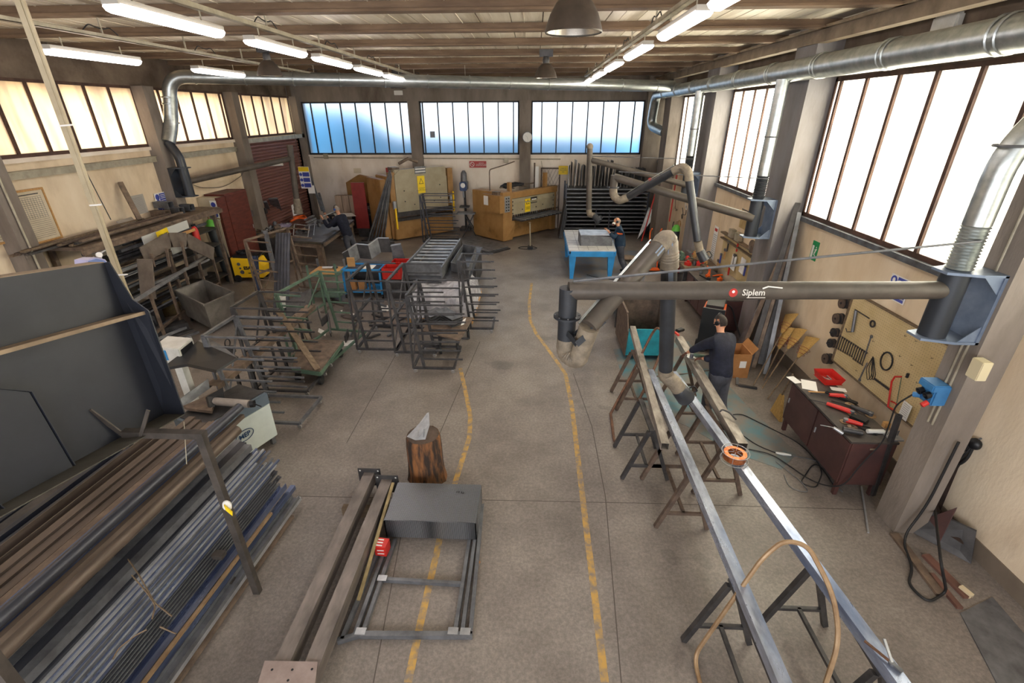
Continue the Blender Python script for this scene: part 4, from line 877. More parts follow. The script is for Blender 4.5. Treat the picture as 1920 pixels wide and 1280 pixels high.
a, b = wp(1626, 680), wp(1611, 712); tool('big_spanner', 'long spanner with ring end left of the cable loop', 'spanner', ('shank', M().bar(a, b, .014), STEEL), ('head', M().lathe([(.012, 0), (.026, 0), (.026, .012), (.012, .012), (.012, 0)], 12, b, (1, 0, 0)), STEEL))
a = wp(1662, 677); tool('cable_loop', 'thick black cable loop hung on the pegboard', 'cable', ('loop', M().path([a + V((0, .11 * cos(i * .35), .13 * sin(i * .35))) for i in range(19)], .012, 6), BLACKM))
a = wp(1632, 690); tool('cable_bundle', 'thin black cords hanging beside the cable loop', 'cable', *[('cord', M().path(bend([wp(1637, 668), wp(1624 + 5 * k, 690), wp(1626 + 5 * k, 714), wp(1634 + 4 * k, 705), wp(1638, 670)], .05, 4), .005, 5), BLACKM) for k in range(3)])
a, b = wp(1640, 710), wp(1667, 730); tool('hand_file', 'dark flat file on the pegboard below the cable loop', 'tool', ('blade', M().bar(a, b, .03, .01, (1, 0, 0)), STEEL_D))
f_ = [wp(1690, 706), wp(1678, 706), wp(1672, 715), wp(1665, 762)]; tool('hacksaw', 'hacksaw with a red frame hanging on the pegboard', 'saw', ('frame', M().path(f_, .012, 6), RED), ('grip', M().path([wp(1665, 762), wp(1677, 769), wp(1681, 757), wp(1671, 752)], .012, 6), RED), ('blade', M().bar(wp(1690, 708), wp(1681, 757), .012, .003, (1, 0, 0)), GREENG))
a = wp(1697, 770); t = thing('note_sheet', 'white note sheet pinned at the low right corner of the pegboard', 'paper', tuple(a)); M().box(a, (.004, .15, .24)).build('sheet', PAPER, t)
for k in range(7): M().box(a + V((-.003, 0, .09 - k * .028)), (.001, .11, .004)).build('text_line', STEEL, t)
a = wp(1703, 700); tool('black_socket', 'small black socket on the pegboard right of the hacksaw', 'socket', ('barrel', M().tube(a, a - V((0, 0, .06)), .018, 10), BLACK))
hk = M()
for x, y in ((1640, 640), (1660, 662), (1690, 668), (1712, 685), (1720, 640), (1700, 630), (1750, 672), (1608, 695), (1722, 718), (1728, 735), (1716, 627)): a = wp(x, y, 5.05); hk.path([a, a - V((.03, 0, 0)), a - V((.03, 0, -.02))], .003, 5)
hk.build('spare_hooks', STEEL_D, pb, kind='stuff')
# signs on the right wall
a = at(1527, 470, X=5.09); t = thing('exit_sign', 'green emergency exit sign on the right wall', 'sign', tuple(a)); M().box(a, (.01, .2, .34)).build('plate', GREENS, t)
M().box(a + V((-.007, .05, -.02)), (.002, .06, .22)).build('door_symbol', PAPER, t); M().box(a + V((-.007, -.04, -.0)), (.002, .03, .1), Matrix.Rotation(.4, 3, 'X')).box(a + V((-.007, -.04, -.07)), (.002, .07, .02), Matrix.Rotation(.5, 3, 'X')).box(a + V((-.007, -.045, .03)), (.002, .07, .015), Matrix.Rotation(-.3, 3, 'X')).ball(a + V((-.006, -.045, .07)), .014, 8, 6, (.2, 1, 1)).build('running_figure', PAPER, t)
for k, (x, y) in enumerate(((1690, 530), (1677, 553))):
    a = at(x, y, X=5.09); t = thing('safety_sign', 'blue safety sign on the right wall under the nearest arm, ' + ('upper' if k == 0 else 'lower') + ' of two', 'sign', tuple(a)); M().box(a, (.006, .42, .15)).build('plate', PAPER, t)
    M().box(a + V((-.004, -.06, 0)), (.002, .26, .12)).build('blue_field', SIGNB, t); M().lathe([(0, 0), (.06, 0), (.06, .002), (0, .002)], 20, a + V((-.003, .14, 0)), (-1, 0, 0)).build('symbol_disc', SIGNB, t)
    text(('OBBLIGO DI CUFFIE\nDI PROTEZIONE', 'OBBLIGATORIO\nL\'USO DEGLI OCCHIALI')[k], .026, a + V((-.006, -.06, 0)), (0, -1, 0), (0, 0, 1), PAPER, t)
    M().ball(a + V((-.006, .14, 0)), .028, 10, 8, (.1, 1, 1.2)).build('symbol', PAPER, t)
a = at(1836, 692, X=4.37); t = thing('junction_box', 'cream plastic junction box on the nearest column', 'electrical box', tuple(a)); M().box(a, (.1, .13, .2)).build('box', WHITE and mat('aged_cream_plastic', 'd5c9a6', .5), t, bevel=.006)
# blue socket unit
a = at(1752, 735, X=4.34); t = thing('socket_unit', 'blue three-phase socket unit on the nearest column', 'electrical box', tuple(a))
BLS = mat('blue_socket_plastic', '3f7fb5', .45, 0, '356c9c', 5)
M().box(a, (.16, .2, .24)).build('housing', BLS, t, bevel=.015); M().box(a + V((-.03, 0, .09)), (.18, .21, .08)).build('lid', BLS, t, bevel=.01)
for dy in (-.05, .05): M().lathe([(.034, 0), (.04, .05), (.03, .05), (.025, .01)], 16, a + V((-.08, dy, -.0)), (-1, 0, -.4)).build('socket', BLACK, t, True)
pc = a + V((-.12, .1, -.09)); M().tube(a + V((-.08, .05, -.07)), pc, .03, 12).build('plug', BLS, t, True); M().tube(a + V((-.08, -.06, -.09)), a + V((-.13, -.06, -.13)), .028, 12).build('plug', RED, t, True)
cb_ = [pc, pc + V((-.05, .1, -.2)), V((4.35, 4.93, .92)), V((4.2, 4.93, .6)), V((4.05, 4.9, .2)), V((3.9, 5.2, .02)), V((3.6, 5.8, .02)), V((3.3, 5.9, .02))]
M().path(bend(cb_, .25, 6), .009, 6).build('power_cord', BLACKM, t, True)
a = V((4.56, 4.58, 1.6)); M().tube((4.41, 4.5, 1.5), (4.41, 4.5, 2.5), .012, 8).tube((4.41, 4.56, 1.5), (4.41, 4.56, 5.0), .012, 8).build('conduit', TRAYM, None, True, label='grey conduits running up the nearest column', cat='conduit')
# floor cords
def cord(pts, r, label, m=BLACKM, z=.012, name='extension_lead'): return M().path(bend([P0(*p, z) for p in pts], .3, 6), r, 6).build(name, m, None, True, label=label, cat='cable')
cord([(1365, 778), (1390, 775), (1440, 800), (1500, 830), (1545, 880), (1530, 915), (1500, 905), (1530, 860), (1570, 920)], .008, 'thin black cord curling across the blue floor to the tool cabinet')
cord([(1370, 800), (1420, 835), (1458, 850)], .008, 'black extension lead with its plug on the blue floor')
cord([(1480, 853), (1520, 860), (1545, 870), (1560, 905), (1580, 922)], .008, 'grey extension lead leaving the coupling on the floor', STEEL)
c = P0(1469, 851, .02); M().path([c + V((-.1, .03, 0)), c, c + V((.1, -.02, 0))], .02, 10, rs=[.014, .024, .014]).build('cable_coupling', WHITE, None, True, label='white cable coupling lying on the floor before the cabinet', cat='plug')
cord([(1455, 865), (1480, 885), (1500, 900), (1520, 925), (1480, 915), (1470, 890)], .006, 'loose grey cord loop on the floor before the cabinet', STEEL)
cord([(1230, 705), (1290, 700), (1360, 690)], .008, 'thin red-black cord under the tubes by the teal bin', BR); cord([(1100, 515), (1120, 520), (1180, 528), (1200, 515)], .008, 'dark cable on the floor under the blue table')
# conduit rod at the column foot
M().bar((4.5, 5.15, .02), (4.1, 4.35, .02), .02).build('floor_strip', STEEL_L, None, label='bright steel strip on the floor at the nearest column foot', cat='steel strip')
sqtube((4.55, 5.0, .02), (4.45, 4.98, 1.3), .05).build('steel_profile', STEEL_D, None, label='dark profile standing between cabinet and nearest column', cat='steel profile')
# hanging hose and shields on the near right wall
a = at(1828, 832, X=5.05); t = thing('cable_bundle', 'bundle of black welding cables hanging on a hook on the near right wall', 'cable', tuple(a))
M().ball(a, .07, 10, 8, (.8, 1, 1)).build('clamp_head', BLACK, t, True); M().tube(a + V((.04, 0, .08)), a + V((.0, 0, .05)), .01, 6).build('hook', STEEL, t)
for k in range(5): q = a + V((-.03, .1 + .05 * k, -.45 - .05 * k)); M().path(bend([a, a + V((-.05, .06 * k - .05, -.2)), q], .1, 4), .014, 6).build('cable', BLACKM, t, True)
lp = [a, a + V((-.05, .1, -.9)), P0(1765, 1060, .6), P0(1775, 1110, .02), P0(1740, 1130, .02), P0(1702, 1095, .02), P0(1712, 1065, .02), P0(1690, 1010, .03), V((4.6, 4.33, .5)), V((4.6, 4.33, 1.4))]
M().path(bend(lp, .25, 7), .014, 8).build('cable', BLACKM, t, True)
M().prism([a + V((-.03, .02, -.25)), a + V((-.05, .42, -.62)), (4.85, 4.4, .12), (4.9, 4.05, .2), a + V((-.02, -.02, -1.0))], (.02, .02, 0)).build('leather_apron', mat('brown_leather', '4a3a33', .7, 0, '332823', 5, .3), t)
c = V((4.8, 4.2, .05)); t = thing('scrap_sheet', 'dark bent sheet offcuts on the floor under the hanging cables', 'sheet metal', tuple(c)); M().prism([(4.62, 4.42, .01), (4.98, 3.95, .01), (5.02, 4.1, .35), (4.75, 4.5, .3)], (.01, .01, .01)).build('sheet', STEEL_D, t); M().prism([(4.66, 4.5, .01), (4.8, 4.2, .02), (4.9, 4.3, .5)], (.01, .0, .01)).build('sheet', BROWNC, t)
WR = mat('red_brown_board', '7b5548', .7, 0, '5e4238', 3, .1)
for p, q, w_, lb, m in (((1676, 1000), (1765, 1115), .1, 'long brown board on the floor by the near right wall, next to the skirting', RUST_T), ((1745, 1075), (1800, 1140), .06, 'short red-brown board under the cable loop', WR), ((1735, 1040), (1815, 1120), .09, 'red-brown board lying against the skirting', WR)):
    M().bar(P0(*p, .015), P0(*q, .015), w_, .03).build('timber_board', m, None, label=lb, cat='board')
a, b = P0(1800, 1100, .03), P0(1822, 1118, .03); M().bar(a, b, .05, .05).build('wood_offcut', mat('pale_timber', 'd8c7a4', .7), None, label='pale wooden offcut beside the skirting', cat='wood block')
p = [P0(*q) for q in ((1800, 1150), (1860, 1120), (1990, 1270), (1930, 1400))]; M().prism(p, (0, 0, .012)).build('steel_plate', STEEL, None, label='flat grey plate on the floor at the bottom right corner', cat='steel plate')

# wall above: emergency light, notices, far right tools
a = at(1775, 45, X=5.04); t = thing('emergency_light', 'pale rectangular emergency light high on the right wall', 'lamp', tuple(a)); M().box(a, (.09, .42, .2)).build('body', WHITE, t, bevel=.02)
a = at(1395, 412, X=5.09); t = thing('framed_notice', 'yellowed notice on the wall left of the leaning profiles', 'notice', tuple(a)); M().box(a, (.01, .42, .42)).build('sheet', mat('yellowed_paper', 'b59c6c', .8, 0, 'a2885a', 4), t); M().box(a + V((0, 0, .22)), (.014, .43, .02)).build('clip_bar', STEEL_D, t)
for k, (x, y) in enumerate(((1334, 372), (1331, 392), (1326, 420), (1322, 448))):
    a = at(x, y, X=5.09); t = thing('wall_notice', 'grey printed notice in the column of notices by the third column, ' + ('top', 'second', 'round one', 'lowest')[k], 'notice', tuple(a)); M().box(a, (.008, .22, .2 if k != 2 else .34)).build('plate', STEEL, t)
    for j in range(4): M().box(a + V((-.006, 0, .06 - .04 * j)), (.002, .16, .012)).build('print_line', PAPER, t)
a = at(1339, 455, X=5.08); t = thing('wall_calendar', 'long white calendar with red figures beside the second pegboard', 'calendar', tuple(a)); M().box(a, (.008, .3, .92)).build('sheet', PAPER, t)
for j in range(12): M().box(a + V((-.006, 0, .22 - .055 * j)), (.002, .24, .01)).build('print_line', STEEL, t)
M().box(a + V((-.006, 0, .36)), (.002, .2, .08)).build('red_heading', RED, t)
pb2 = thing('tool_board', 'second tan tool board on the wall behind the welders', 'pegboard', (5.07, 11.5, .9)); M().bx(5.05, 5.08, 10.35, 12.75, .86, 1.72).build('board', PEG, pb2); M().bx(4.95, 5.08, 10.3, 12.8, 1.74, 1.77).bx(4.97, 5.08, 10.3, 12.8, 1.6, 1.63).build('shelf', WOODG, pb2)
tl = [(1360, 470, 'hammer'), (1368, 500, 'mallet'), (1378, 480, 'chisel'), (1352, 478, 'tin_snips'), (1347, 490, 'pliers'), (1384, 455, 'try_square'), (1366, 455, 'wood_saw'), (1398, 500, 'clamp'), (1428, 480, 'crowbar')]
for i, (x, y, nm) in enumerate(tl):
    a = at(x, y, X=5.0); tool(nm, '%s hanging on the second tool board' % nm.replace('_', ' '), 'tool', ('handle', M().bar(a, a - V((0, 0, .22)), .03, .03, (1, 0, 0)), (WOOD, RED, STEEL_D, SIGNB)[i % 4]), ('head', M().box(a + V((0, 0, .02)), (.04, .12 if i % 2 == 0 else .05, .06)), STEEL_D if i % 3 else STEEL))
for k, (x, y) in enumerate(((1375, 492), (1392, 498))):
    a = at(x, y, X=5.0); t = M().box(a, (.02, .24, .36), Matrix.Rotation(.05, 3, 'X')).build('drawing_sheet', PAPER, None, label='white drawing pinned to the second tool board, ' + ('left' if k == 0 else 'right') + ' one', cat='paper')
a = at(1413, 462, X=4.95); t = thing('wire_reel', 'brown wire reel on the wall right of the second tool board', 'wire reel', tuple(a))
for s_ in (0, .1): M().lathe([(.02, 0), (.15, 0), (.15, .015), (.02, .015)], 20, a + V((s_ - .05, 0, 0)), (1, 0, 0)).build('flange', RUST_T, t, True)
M().tube(a - V((.04, 0, 0)), a + V((.06, 0, 0)), .08, 14).build('core', RUST, t, True); M().bx(a.x + .06, 5.09, a.y - .02, a.y + .02, a.z - .5, a.z + .1).build('holder', STEEL_D, t)
a = at(1430, 498, X=4.95); tool('blue_can', 'light blue canister beside the wire reel', 'can', ('can', M().tube(a - V((0, 0, .12)), a + V((0, 0, .12)), .08, 14), BLS), ('cap', M().tube(a + V((0, 0, .12)), a + V((0, 0, .18)), .04, 10), BLACK))
for k, (x, y) in enumerate(((1373, 437), (1385, 441))):
    a = at(x, y, X=5.0); a.z = 1.865; M().box(a, (.12, .2, .19)).build('wall_box', TRAYM, None, label='grey box on the shelf over the second tool board, ' + ('left' if k == 0 else 'right') + ' one', cat='box')

# far right corner between third and fourth column: cylinder, hoist, bench, sheets
def gas(name, label, x, y, r=.11, h=1.45, lean=(0, 0)):
    t = thing(name, label, 'gas cylinder', (x, y, 0)); M().lathe([(r, 0), (r, h * .8)], 20, (x, y, 0), (lean[0], lean[1], 1), cap=True).build('body', CYL, t, True)
    ax = V((lean[0], lean[1], 1)).normalized(); b = V((x, y, 0)) + ax * h * .8
    M().lathe([(r, 0), (r * .95, h * .05), (r * .7, h * .1), (r * .3, h * .13)], 20, b, ax).build('shoulder', GREENC, t, True); M().tube(b + ax * h * .13, b + ax * h * .2, .025, 10).build('valve', BR2, t, True)
    return t
gas('gas_cylinder', 'dark gas cylinder with green shoulder by the right wall', 4.55, 15.4, .13, 1.5)
for k, (a, b) in enumerate((((1247, 300), (1203, 452)), ((1270, 322), (1255, 415)))):
    A, B = at(*a, X=4.95), P0(*b, .02) if k == 0 else at(*b, X=4.9); M().tube(A, B, .025, 8).build('red_pole', RED, None, label='red steel pole leaning in the far right corner, ' + ('longer' if k == 0 else 'shorter') + ' one', cat='pole')
t = thing('hand_truck', 'orange hand truck with small hoses near the grey leaning sheet', 'hand truck', (3.85, 15.2, 0))
for x in (3.7, 4.0): M().path(bend([(x, 15.0, .1), (x, 15.2, 1.2), (x, 15.0, 1.35)], .1, 4), .02, 8).build('rail', ORANGE, t, True)
for z in (.3, .6, .9): M().bar((3.7, 15.1, z), (4.0, 15.1, z), .03).build('rung', ORANGE, t)
M().bx(3.65, 4.05, 14.8, 15.05, .06, .09).build('toe_plate', ORANGE, t)
for x in (3.62, 4.08): M().lathe([(.11, -.02), (.11, .02)], 14, (x, 15.1, .11), (1, 0, 0), cap=True).build('wheel', BLACKM, t, True)
M().path([(3.85 + .12 * cos(a * .8), 15.05 + .02 * a / 10, .95 + .12 * sin(a * .8)) for a in range(34)], .018, 6).build('hose_coil', BLACKM, t, True)
M().prism([P0(1195, 448), P0(1222, 432), at(1232, 400, Z=1.0), at(1217, 388, Z=1.2)], (0, .04, 0)).build('leaning_sheet', STEEL_L, None, label='grey sheet leaning near the dark profile rack, beside the red pole', cat='sheet metal')
bch = thing('workbench', 'dark workbench with a green vice along the right wall', 'workbench', (4.5, 13.2, 0)); M().bx(4.05, 4.95, 12.45, 13.85, .8, .88).build('top', WOODG, bch)
for x in (4.1, 4.9):
    for y in (12.5, 13.8): M().bx(x - .04, x + .04, y - .04, y + .04, 0, .8).build('leg', STEEL_D, bch)
M().bx(4.1, 4.9, 12.5, 13.8, .25, .3).build('shelf', STEEL_D, bch)
t = thing('bench_vice', 'dull green bench vice on the workbench by the right wall', 'vice', (4.3, 13.2, .88)); M().bx(4.2, 4.45, 13.05, 13.35, .88, .96).bx(4.12, 4.2, 13.08, 13.32, .88, 1.1).build('body', GREENG, t, bevel=.01); M().bx(4.3, 4.38, 13.05, 13.35, .96, 1.12).build('jaw', STEEL, t); M().tube((3.9, 13.2, 1.0), (4.2, 13.2, 1.0), .02, 8).tube((3.92, 13.08, 1.0), (3.92, 13.32, 1.0), .01, 6).build('handle', STEEL_L, t)
t = thing('compressor', 'red compressor tank standing behind the workbench', 'compressor', (4.5, 14.3 - .1, 0)); M().path([(4.3, 14.15, .6), (4.3, 14.15, .1)], .16, 16).build('tank', RED, t, True); M().bx(4.2, 4.4, 14.05, 14.25, 0, .12).build('foot', STEEL_D, t); M().box((4.3, 14.15, .7), (.2, .25, .2)).build('motor', STEEL_D, t, bevel=.02)
RAGS = [(1268, 392), (1282, 400), (1275, 420), (1290, 380), (1284, 440), (1262, 430)]
for k, (x, y) in enumerate(RAGS):
    a = at(x, y, X=5.0); rnd.seed(k); pts = [a + V((rnd.uniform(-.03, .03), rnd.uniform(-.22, .22), rnd.uniform(-.3, .3))) for _ in range(6)]; M().path(bend(pts, .15, 4), .012, 6).build('hanging_cable', (RUST_T, STEEL_D, WOOD, PAPER)[k % 4], None, True, label='tangled cable hanging on the right wall beyond the third column', cat='cable', group='tangled cables on the far right wall')
# ================================================================ CENTRE FOREGROUND
DPL = mat('checker_plate_steel', '6f7276', .36, .8, '585a5e', 6)
def checker(m):
    nt = m.node_tree; N = nt.nodes; L = nt.links; b = N['Principled BSDF']
    tc = N.new('ShaderNodeTexCoord'); mp = N.new('ShaderNodeMapping'); mp.inputs['Rotation'].default_value = (0, 0, pi / 4); mp.inputs['Scale'].default_value = (1, 1, 1); L.new(tc.outputs['Object'], mp.inputs[0])
    br = N.new('ShaderNodeTexBrick'); br.inputs['Scale'].default_value = 26; br.inputs['Brick Width'].default_value = .55; br.inputs['Row Height'].default_value = .26; br.inputs['Mortar Size'].default_value = .07; br.inputs['Mortar Smooth'].default_value = .5
    L.new(mp.outputs[0], br.inputs['Vector']); bp = N.new('ShaderNodeBump'); bp.inputs['Strength'].default_value = .7; bp.inputs['Distance'].default_value = .012; bp.invert = True
    L.new(br.outputs['Fac'], bp.inputs['Height']); mx = N.new('ShaderNodeMix'); mx.data_type = 'RGBA'; mx.inputs[6].default_value = lin('a4a8ad'); mx.inputs[7].default_value = lin('4a4c50'); L.new(br.outputs['Fac'], mx.inputs[0]); L.new(mx.outputs[2], b.inputs['Base Color']); L.new(bp.outputs[0], b.inputs['Normal'])
checker(DPL)
t = thing('checker_plate_step', 'box step of diamond-pattern checker plate lying on the floor frame', 'steel box', (-1.15, 4.3, .06))
x0, x1, y0, y1, z1 = -1.69, -.61, 4.02, 4.65, .33
M().bx(x0, x1, y0, y1, z1 - .012, z1).build('top_plate', DPL, t, bevel=.004); 
fp = M().prism([(x0, y0 + .01, z1 - .01), (x1, y0 + .01, z1 - .01), (x1, y0 + .01, .06), (x0 + .0, y0 + .01, .06)], (0, -.01, 0)); fp.build('front_plate', DPL, t)
M().bx(x1 - .012, x1, y0, y1, .06, z1 - .012).build('side_plate', DPL, t); M().bx(x0, x0 + .012, y0, y1, .06, z1 - .012).build('side_plate', DPL, t); M().bx(x0, x1, y1 - .012, y1, .06, z1 - .012).build('back_plate', DPL, t)
text('10 kp', .05, (-.86, 4.5, z1), (1, -.1, 0), (0, 1, 0), BLACK, t)
t = thing('gate_leaf', 'flat gate frame of steel tubes lying over the yellow line', 'steel frame', (-1.15, 3.6, 0))
def sq(m, p, q, w_=.04, h_=.05): return m.bar(p, q, w_, h_)
for a, b, c, d in ((-1.6, 2.86, -1.58, 4.0), (-1.67, 2.86, -1.66, 4.0), (-1.78, 2.8, -1.73, 4.0), (-.7, 2.9, -.7, 4.6), (-.63, 2.9, -.64, 4.6), (-.55, 2.9, -.6, 4.6)): sq(M(), (a, b, .03), (c, d, .03), .038, .055).build('side_rail', STEEL, t)
sq(M(), (-1.62, 2.86, .03), (-.53, 2.9, .03), .05, .055).build('end_rail', STEEL, t); sq(M(), (-1.82, 2.79, .03), (-1.6, 2.87, .03), .04, .055).build('end_rail', STEEL, t); sq(M(), (-1.58, 3.47, .03), (-.72, 3.45, .03), .035, .05).build('crossbar', STEEL, t)
for x, y in ((-1.62, 2.88), (-.72, 2.92), (-.6, 2.92), (-1.58, 3.47)): M().box((x, y, .059), (.1, .07, .003)).build('ground_weld', STEEL_L, t)
POST = mat('post_steel_warm', '877d76', .4, .35, '5f5853', 6, .05, 30, stretch=(1, .3, 1))
def post(x, lb, y0=2.2, y1=4.78, px=None):
    t = thing('steel_post', lb, 'steel post', (x, 3.5, .14))
    sqtube((x - .0, y0, .22), (x, y1 - .01, .22), .14, .16).build('tube', POST, t); p = M().bx(x - .15, x + .15, y1 - .01, y1 + .005, .08, .36).build('end_plate', STEEL_D, t)
    for a in (-.12, .12):
        for z in (.11, .33): M().lathe([(.0, 0), (.012, 0)], 8, (x + a, y1 - .0115, z), (0, -1, 0)).build('bolt_hole', WHITE, p)
    return t
post(-2.13, 'left one of two square posts with end plates lying on the floor', 1.9, 4.86); post(-1.86, 'right one of two square posts with end plates lying on the floor', 1.9, 4.74)
for i, y in enumerate((2.1, 4.4)): M().bx(-2.35, -1.7, y - .04, y + .04, 0, .14).build('timber_bearer', WOODG, None, label='timber bearer under the two posts, %s end' % ('near', 'far')[i], cat='timber')
p = [at(482, 1290, Z=.31), at(497, 1240, Z=.31), at(596, 1242, Z=.31), at(590, 1290, Z=.31)]
PK = mat('primed_plate', 'a08f88', .6, .2, '8a7973', 5); t = thing('drilled_plate', 'pinkish drilled plate on the near ends of the two posts', 'steel plate', tuple(p[0])); M().prism(p, (0, 0, .015)).build('plate', PK, t)
for x, y in ((510, 1255), (548, 1255), (585, 1254), (540, 1275)): M().lathe([(0, 0), (.011, 0)], 10, at(x, y, Z=.3265)).build('bolt_hole', BLACK, t)
M().bar(at(737, 905, Z=.36), at(672, 1125, Z=.1), .035, .02).build('timber_lath', mat('old_lath', '9c8a63', .7, 0, '7d6c49', 6), None, label='thin wooden lath lying across the right post', cat='lath')
c = at(716, 1018, Z=.2); t = thing('red_carton', 'small red printed carton beside the checker plate step', 'carton', (c.x, c.y, .06)); R_ = Matrix.Rotation(-.1, 3, 'Z'); M().box((c.x, c.y, .14), (.13, .13, .14), R_).build('carton', RED, t)
for k in range(3): M().box((c.x - .02, c.y - .04 + .04 * k, .2115), (.07, .014, .002), R_).build('print', PAPER, t)
for k in range(2): M().box((c.x, c.y - .068, .11 + .05 * k), (.08, .012, .002), Matrix.Rotation(pi / 2, 3, 'X')).build('print', PAPER, t)
# stump with bent bracket
c = V((-1.43, 5.12, 0)); t = thing('tree_stump', 'tall worn tree stump used as an anvil block', 'stump', tuple(c)); BARK = mat('charred_wood', '8a5a32', .8, 0, '2f241d', 3.0, .5, 10, stretch=(3, 3, .6), thr=(.4, .58)); ET = mat('stump_end_grain', '5a4a3f', .85, 0, '40342c', 6, .3)
rnd.seed(5); m = M(); n = 28; lv = [(0, .27), (.1, .25), (.3, .235), (.55, .235), (.7, .225), (.74, .21)]
ph = [rnd.uniform(-.012, .012) for _ in range(n)]
for z, r in lv: m.v += [c + V(((r + ph[j] * (1.5 - z)) * cos(2 * pi * j / n), (r + ph[j]) * sin(2 * pi * j / n), z)) for j in range(n)]
for i in range(len(lv) - 1): m.f += [(i * n + j, i * n + (j + 1) % n, (i + 1) * n + (j + 1) % n, (i + 1) * n + j) for j in range(n)]
m.build('trunk', BARK, t, True); M().lathe([(0, .745), (.1, .748), (.212, .738)], n, c).build('top_face', ET, t, True)
t = thing('bent_bracket', 'bright V-shaped steel bracket standing on the stump', 'bracket', (-1.5, 5.15, .745))
A = [at(776, 798, Z=.78), at(797, 806, Z=.77), at(818, 764, Z=1.05), at(806, 772, Z=1.02), at(798, 786, Z=.95), at(784, 792, Z=.82)]
M().prism([(-1.63, 5.05, .75), (-1.5, 4.98, .75), (-1.36, 5.1, .9), (-1.38, 5.24, 1.0), (-1.47, 5.14, .9), (-1.56, 5.1, .8)], (.03, .0, .012)).build('face_plate', STEEL_L, t)
M().prism([(-1.5, 4.98, .75), (-1.38, 5.0, .75), (-1.34, 5.14, .88), (-1.36, 5.24, .98), (-1.4, 5.12, .88)], (.01, .0, 0)).build('side_plate', STEEL_L, t); M().tube((-1.4, 5.02, .75), (-1.38, 5.03, .9), .008, 6).build('pin', STEEL_L, t)
for x, y, lb in ((897, 1053, 'tiny beige chip on the floor right of the frame'),): c = P0(x, y, .004); M().lathe([(0, .008), (.02, .004), (.024, 0)], 8, c - V((0, 0, .004)), cap=True).build('stone_chip', CARD, None, label=lb, cat='chip')

# ================================================================ LEFT FOREGROUND: stock rack, dark enclosure, saw
RKM = mat('grimy_rack_steel', '57504a', .6, .3, '3d3834', 5)
rk = thing('cantilever_rack', 'rusty steel rack holding the long stock at the lower left', 'rack', (-3.6, 2.4, 0))
for y in (3.29, 1.45):
    M().bar((-2.88, y, 0), (-2.9, y, 2.03), .07, .06, (0, 1, 0)).build('post', RKM, rk); M().bar((-2.86, y, 2.06), (-3.6, y, 2.06), .07, .06).build('arm', RKM, rk)
    for z in (.38, .5, .9): M().bar((-3.1, y, z - .35), (-5.2, y, z - .35), .08, .05).build('arm', RKM, rk)
    M().bar((-5.2, y, 0), (-5.2, y, 2.0), .08, .08, (0, 1, 0)).build('post', RKM, rk)
M().bar((-3.6, 3.29, 2.02), (-3.72, 3.2, 2.36), .05, .012, (0, 1, 0)).bar((-3.42, 3.25, 2.05), (-3.3, 3.3, 2.3), .03, .012, (0, 1, 0)).build('welded_hook', RKM, rk)
c = V((-2.84, 3.24, 1.28)); t = thing('rag', 'yellow and white rag caught on the rack post', 'rag', tuple(c)); M().ball(c, .055, 8, 6, (.8, .6, 1.1)).build('white_cloth', PAPER, t); M().prism([c + V((.0, -.03, .05)), c + V((.06, -.03, -.04)), c + V((.04, -.02, -.09)), c + V((.0, -.03, -.01))], (.012, -.02, .0)).build('yellow_cloth', YSIGN, t)
# stock: (X at Y=4.5, Z, w, h, kind, material, far end, label, group)
BRO = mat('brown_mill_scale', '74665b', .48, .35, '55493f', 7, .05, 40, stretch=(1, .2, 1)); DARKS = mat('black_mill_scale', '4c4e56', .36, .5, '383a41', 6, .05, 40, stretch=(1, .2, 1)); BLUS = mat('bluish_bright_bar', '7884a2', .28, .65, '4c5570', 6, stretch=(1, .2, 1))
ST = []
def stock(x, z, w_, h_, kind, m, ye, name, label, group=None, y0=.9):
    A, B = V((x - .07 * (4.5 - y0) + (ye - 4.5) * .0, y0, z)), V((x + .07 * (ye - 4.5), ye, z)); m_ = M()
    if kind == 'pipe': m_.hollow(A, B, w_ / 2, .008, 18)
    elif kind == 'tube': m_.chan(A, B, w_, h_, .005, (0, 0, 1), 'UT')
    elif kind == 'chan': m_.chan(A, B, w_, h_, .008)
    else: m_.bar(A, B, w_, h_)
    return m_.build(name, m, None, kind == 'pipe', label=label, cat='steel stock', group=group)
stock(-3.42, 1.5, .105, 0, 'pipe', DARKS, 4.55, 'steel_pipe', 'dark round pipe on top of the stock rack, behind the thicker one')
stock(-3.43, 1.27, .125, 0, 'pipe', BRO, 4.42, 'steel_pipe', 'thickest brown round pipe in the stock rack, next to the post')
stock(-3.37, 1.415, .045, .045, 'tube', BRO, 4.5, 'square_stock', 'thin brown square tube lying between the two round pipes')
for i in range(3): stock(-3.99 + .085 * i, 1.36 - .02 * i, .08, .06, 'tube', BRO, 4.5 - .03 * i, 'flat_stock', 'rusty rectangular tube in the brown layer left of the round pipes', 'rusty tubes left of the round pipes')
for i in range(3): stock(-3.74 + .05 * i, 1.34 + .01 * i, .045, .04, 'bar', RUST_T, 4.45, 'flat_stock', 'thin rusty bar in the strip layer left of the round pipes', 'rusty strips left of the round pipes')
stock(-3.58, 1.36, .1, .1, 'tube', BLUS, 4.4, 'square_stock', 'blue-grey square tube left of the dark round pipe')
stock(-4.2, 1.32, .14, .1, 'chan', BRO, 4.2, 'channel_stock', 'brown channel lying beside the dark enclosure'); 
for i in range(4): stock(-4.34 - .06 * i, 1.3 - .04 * (i % 2), .05, .05, 'tube', BLUS if i % 2 else DARKS, 4.0, 'square_stock', 'dark blue tube under the lip of the dark enclosure', 'tubes under the dark enclosure')
k = 0
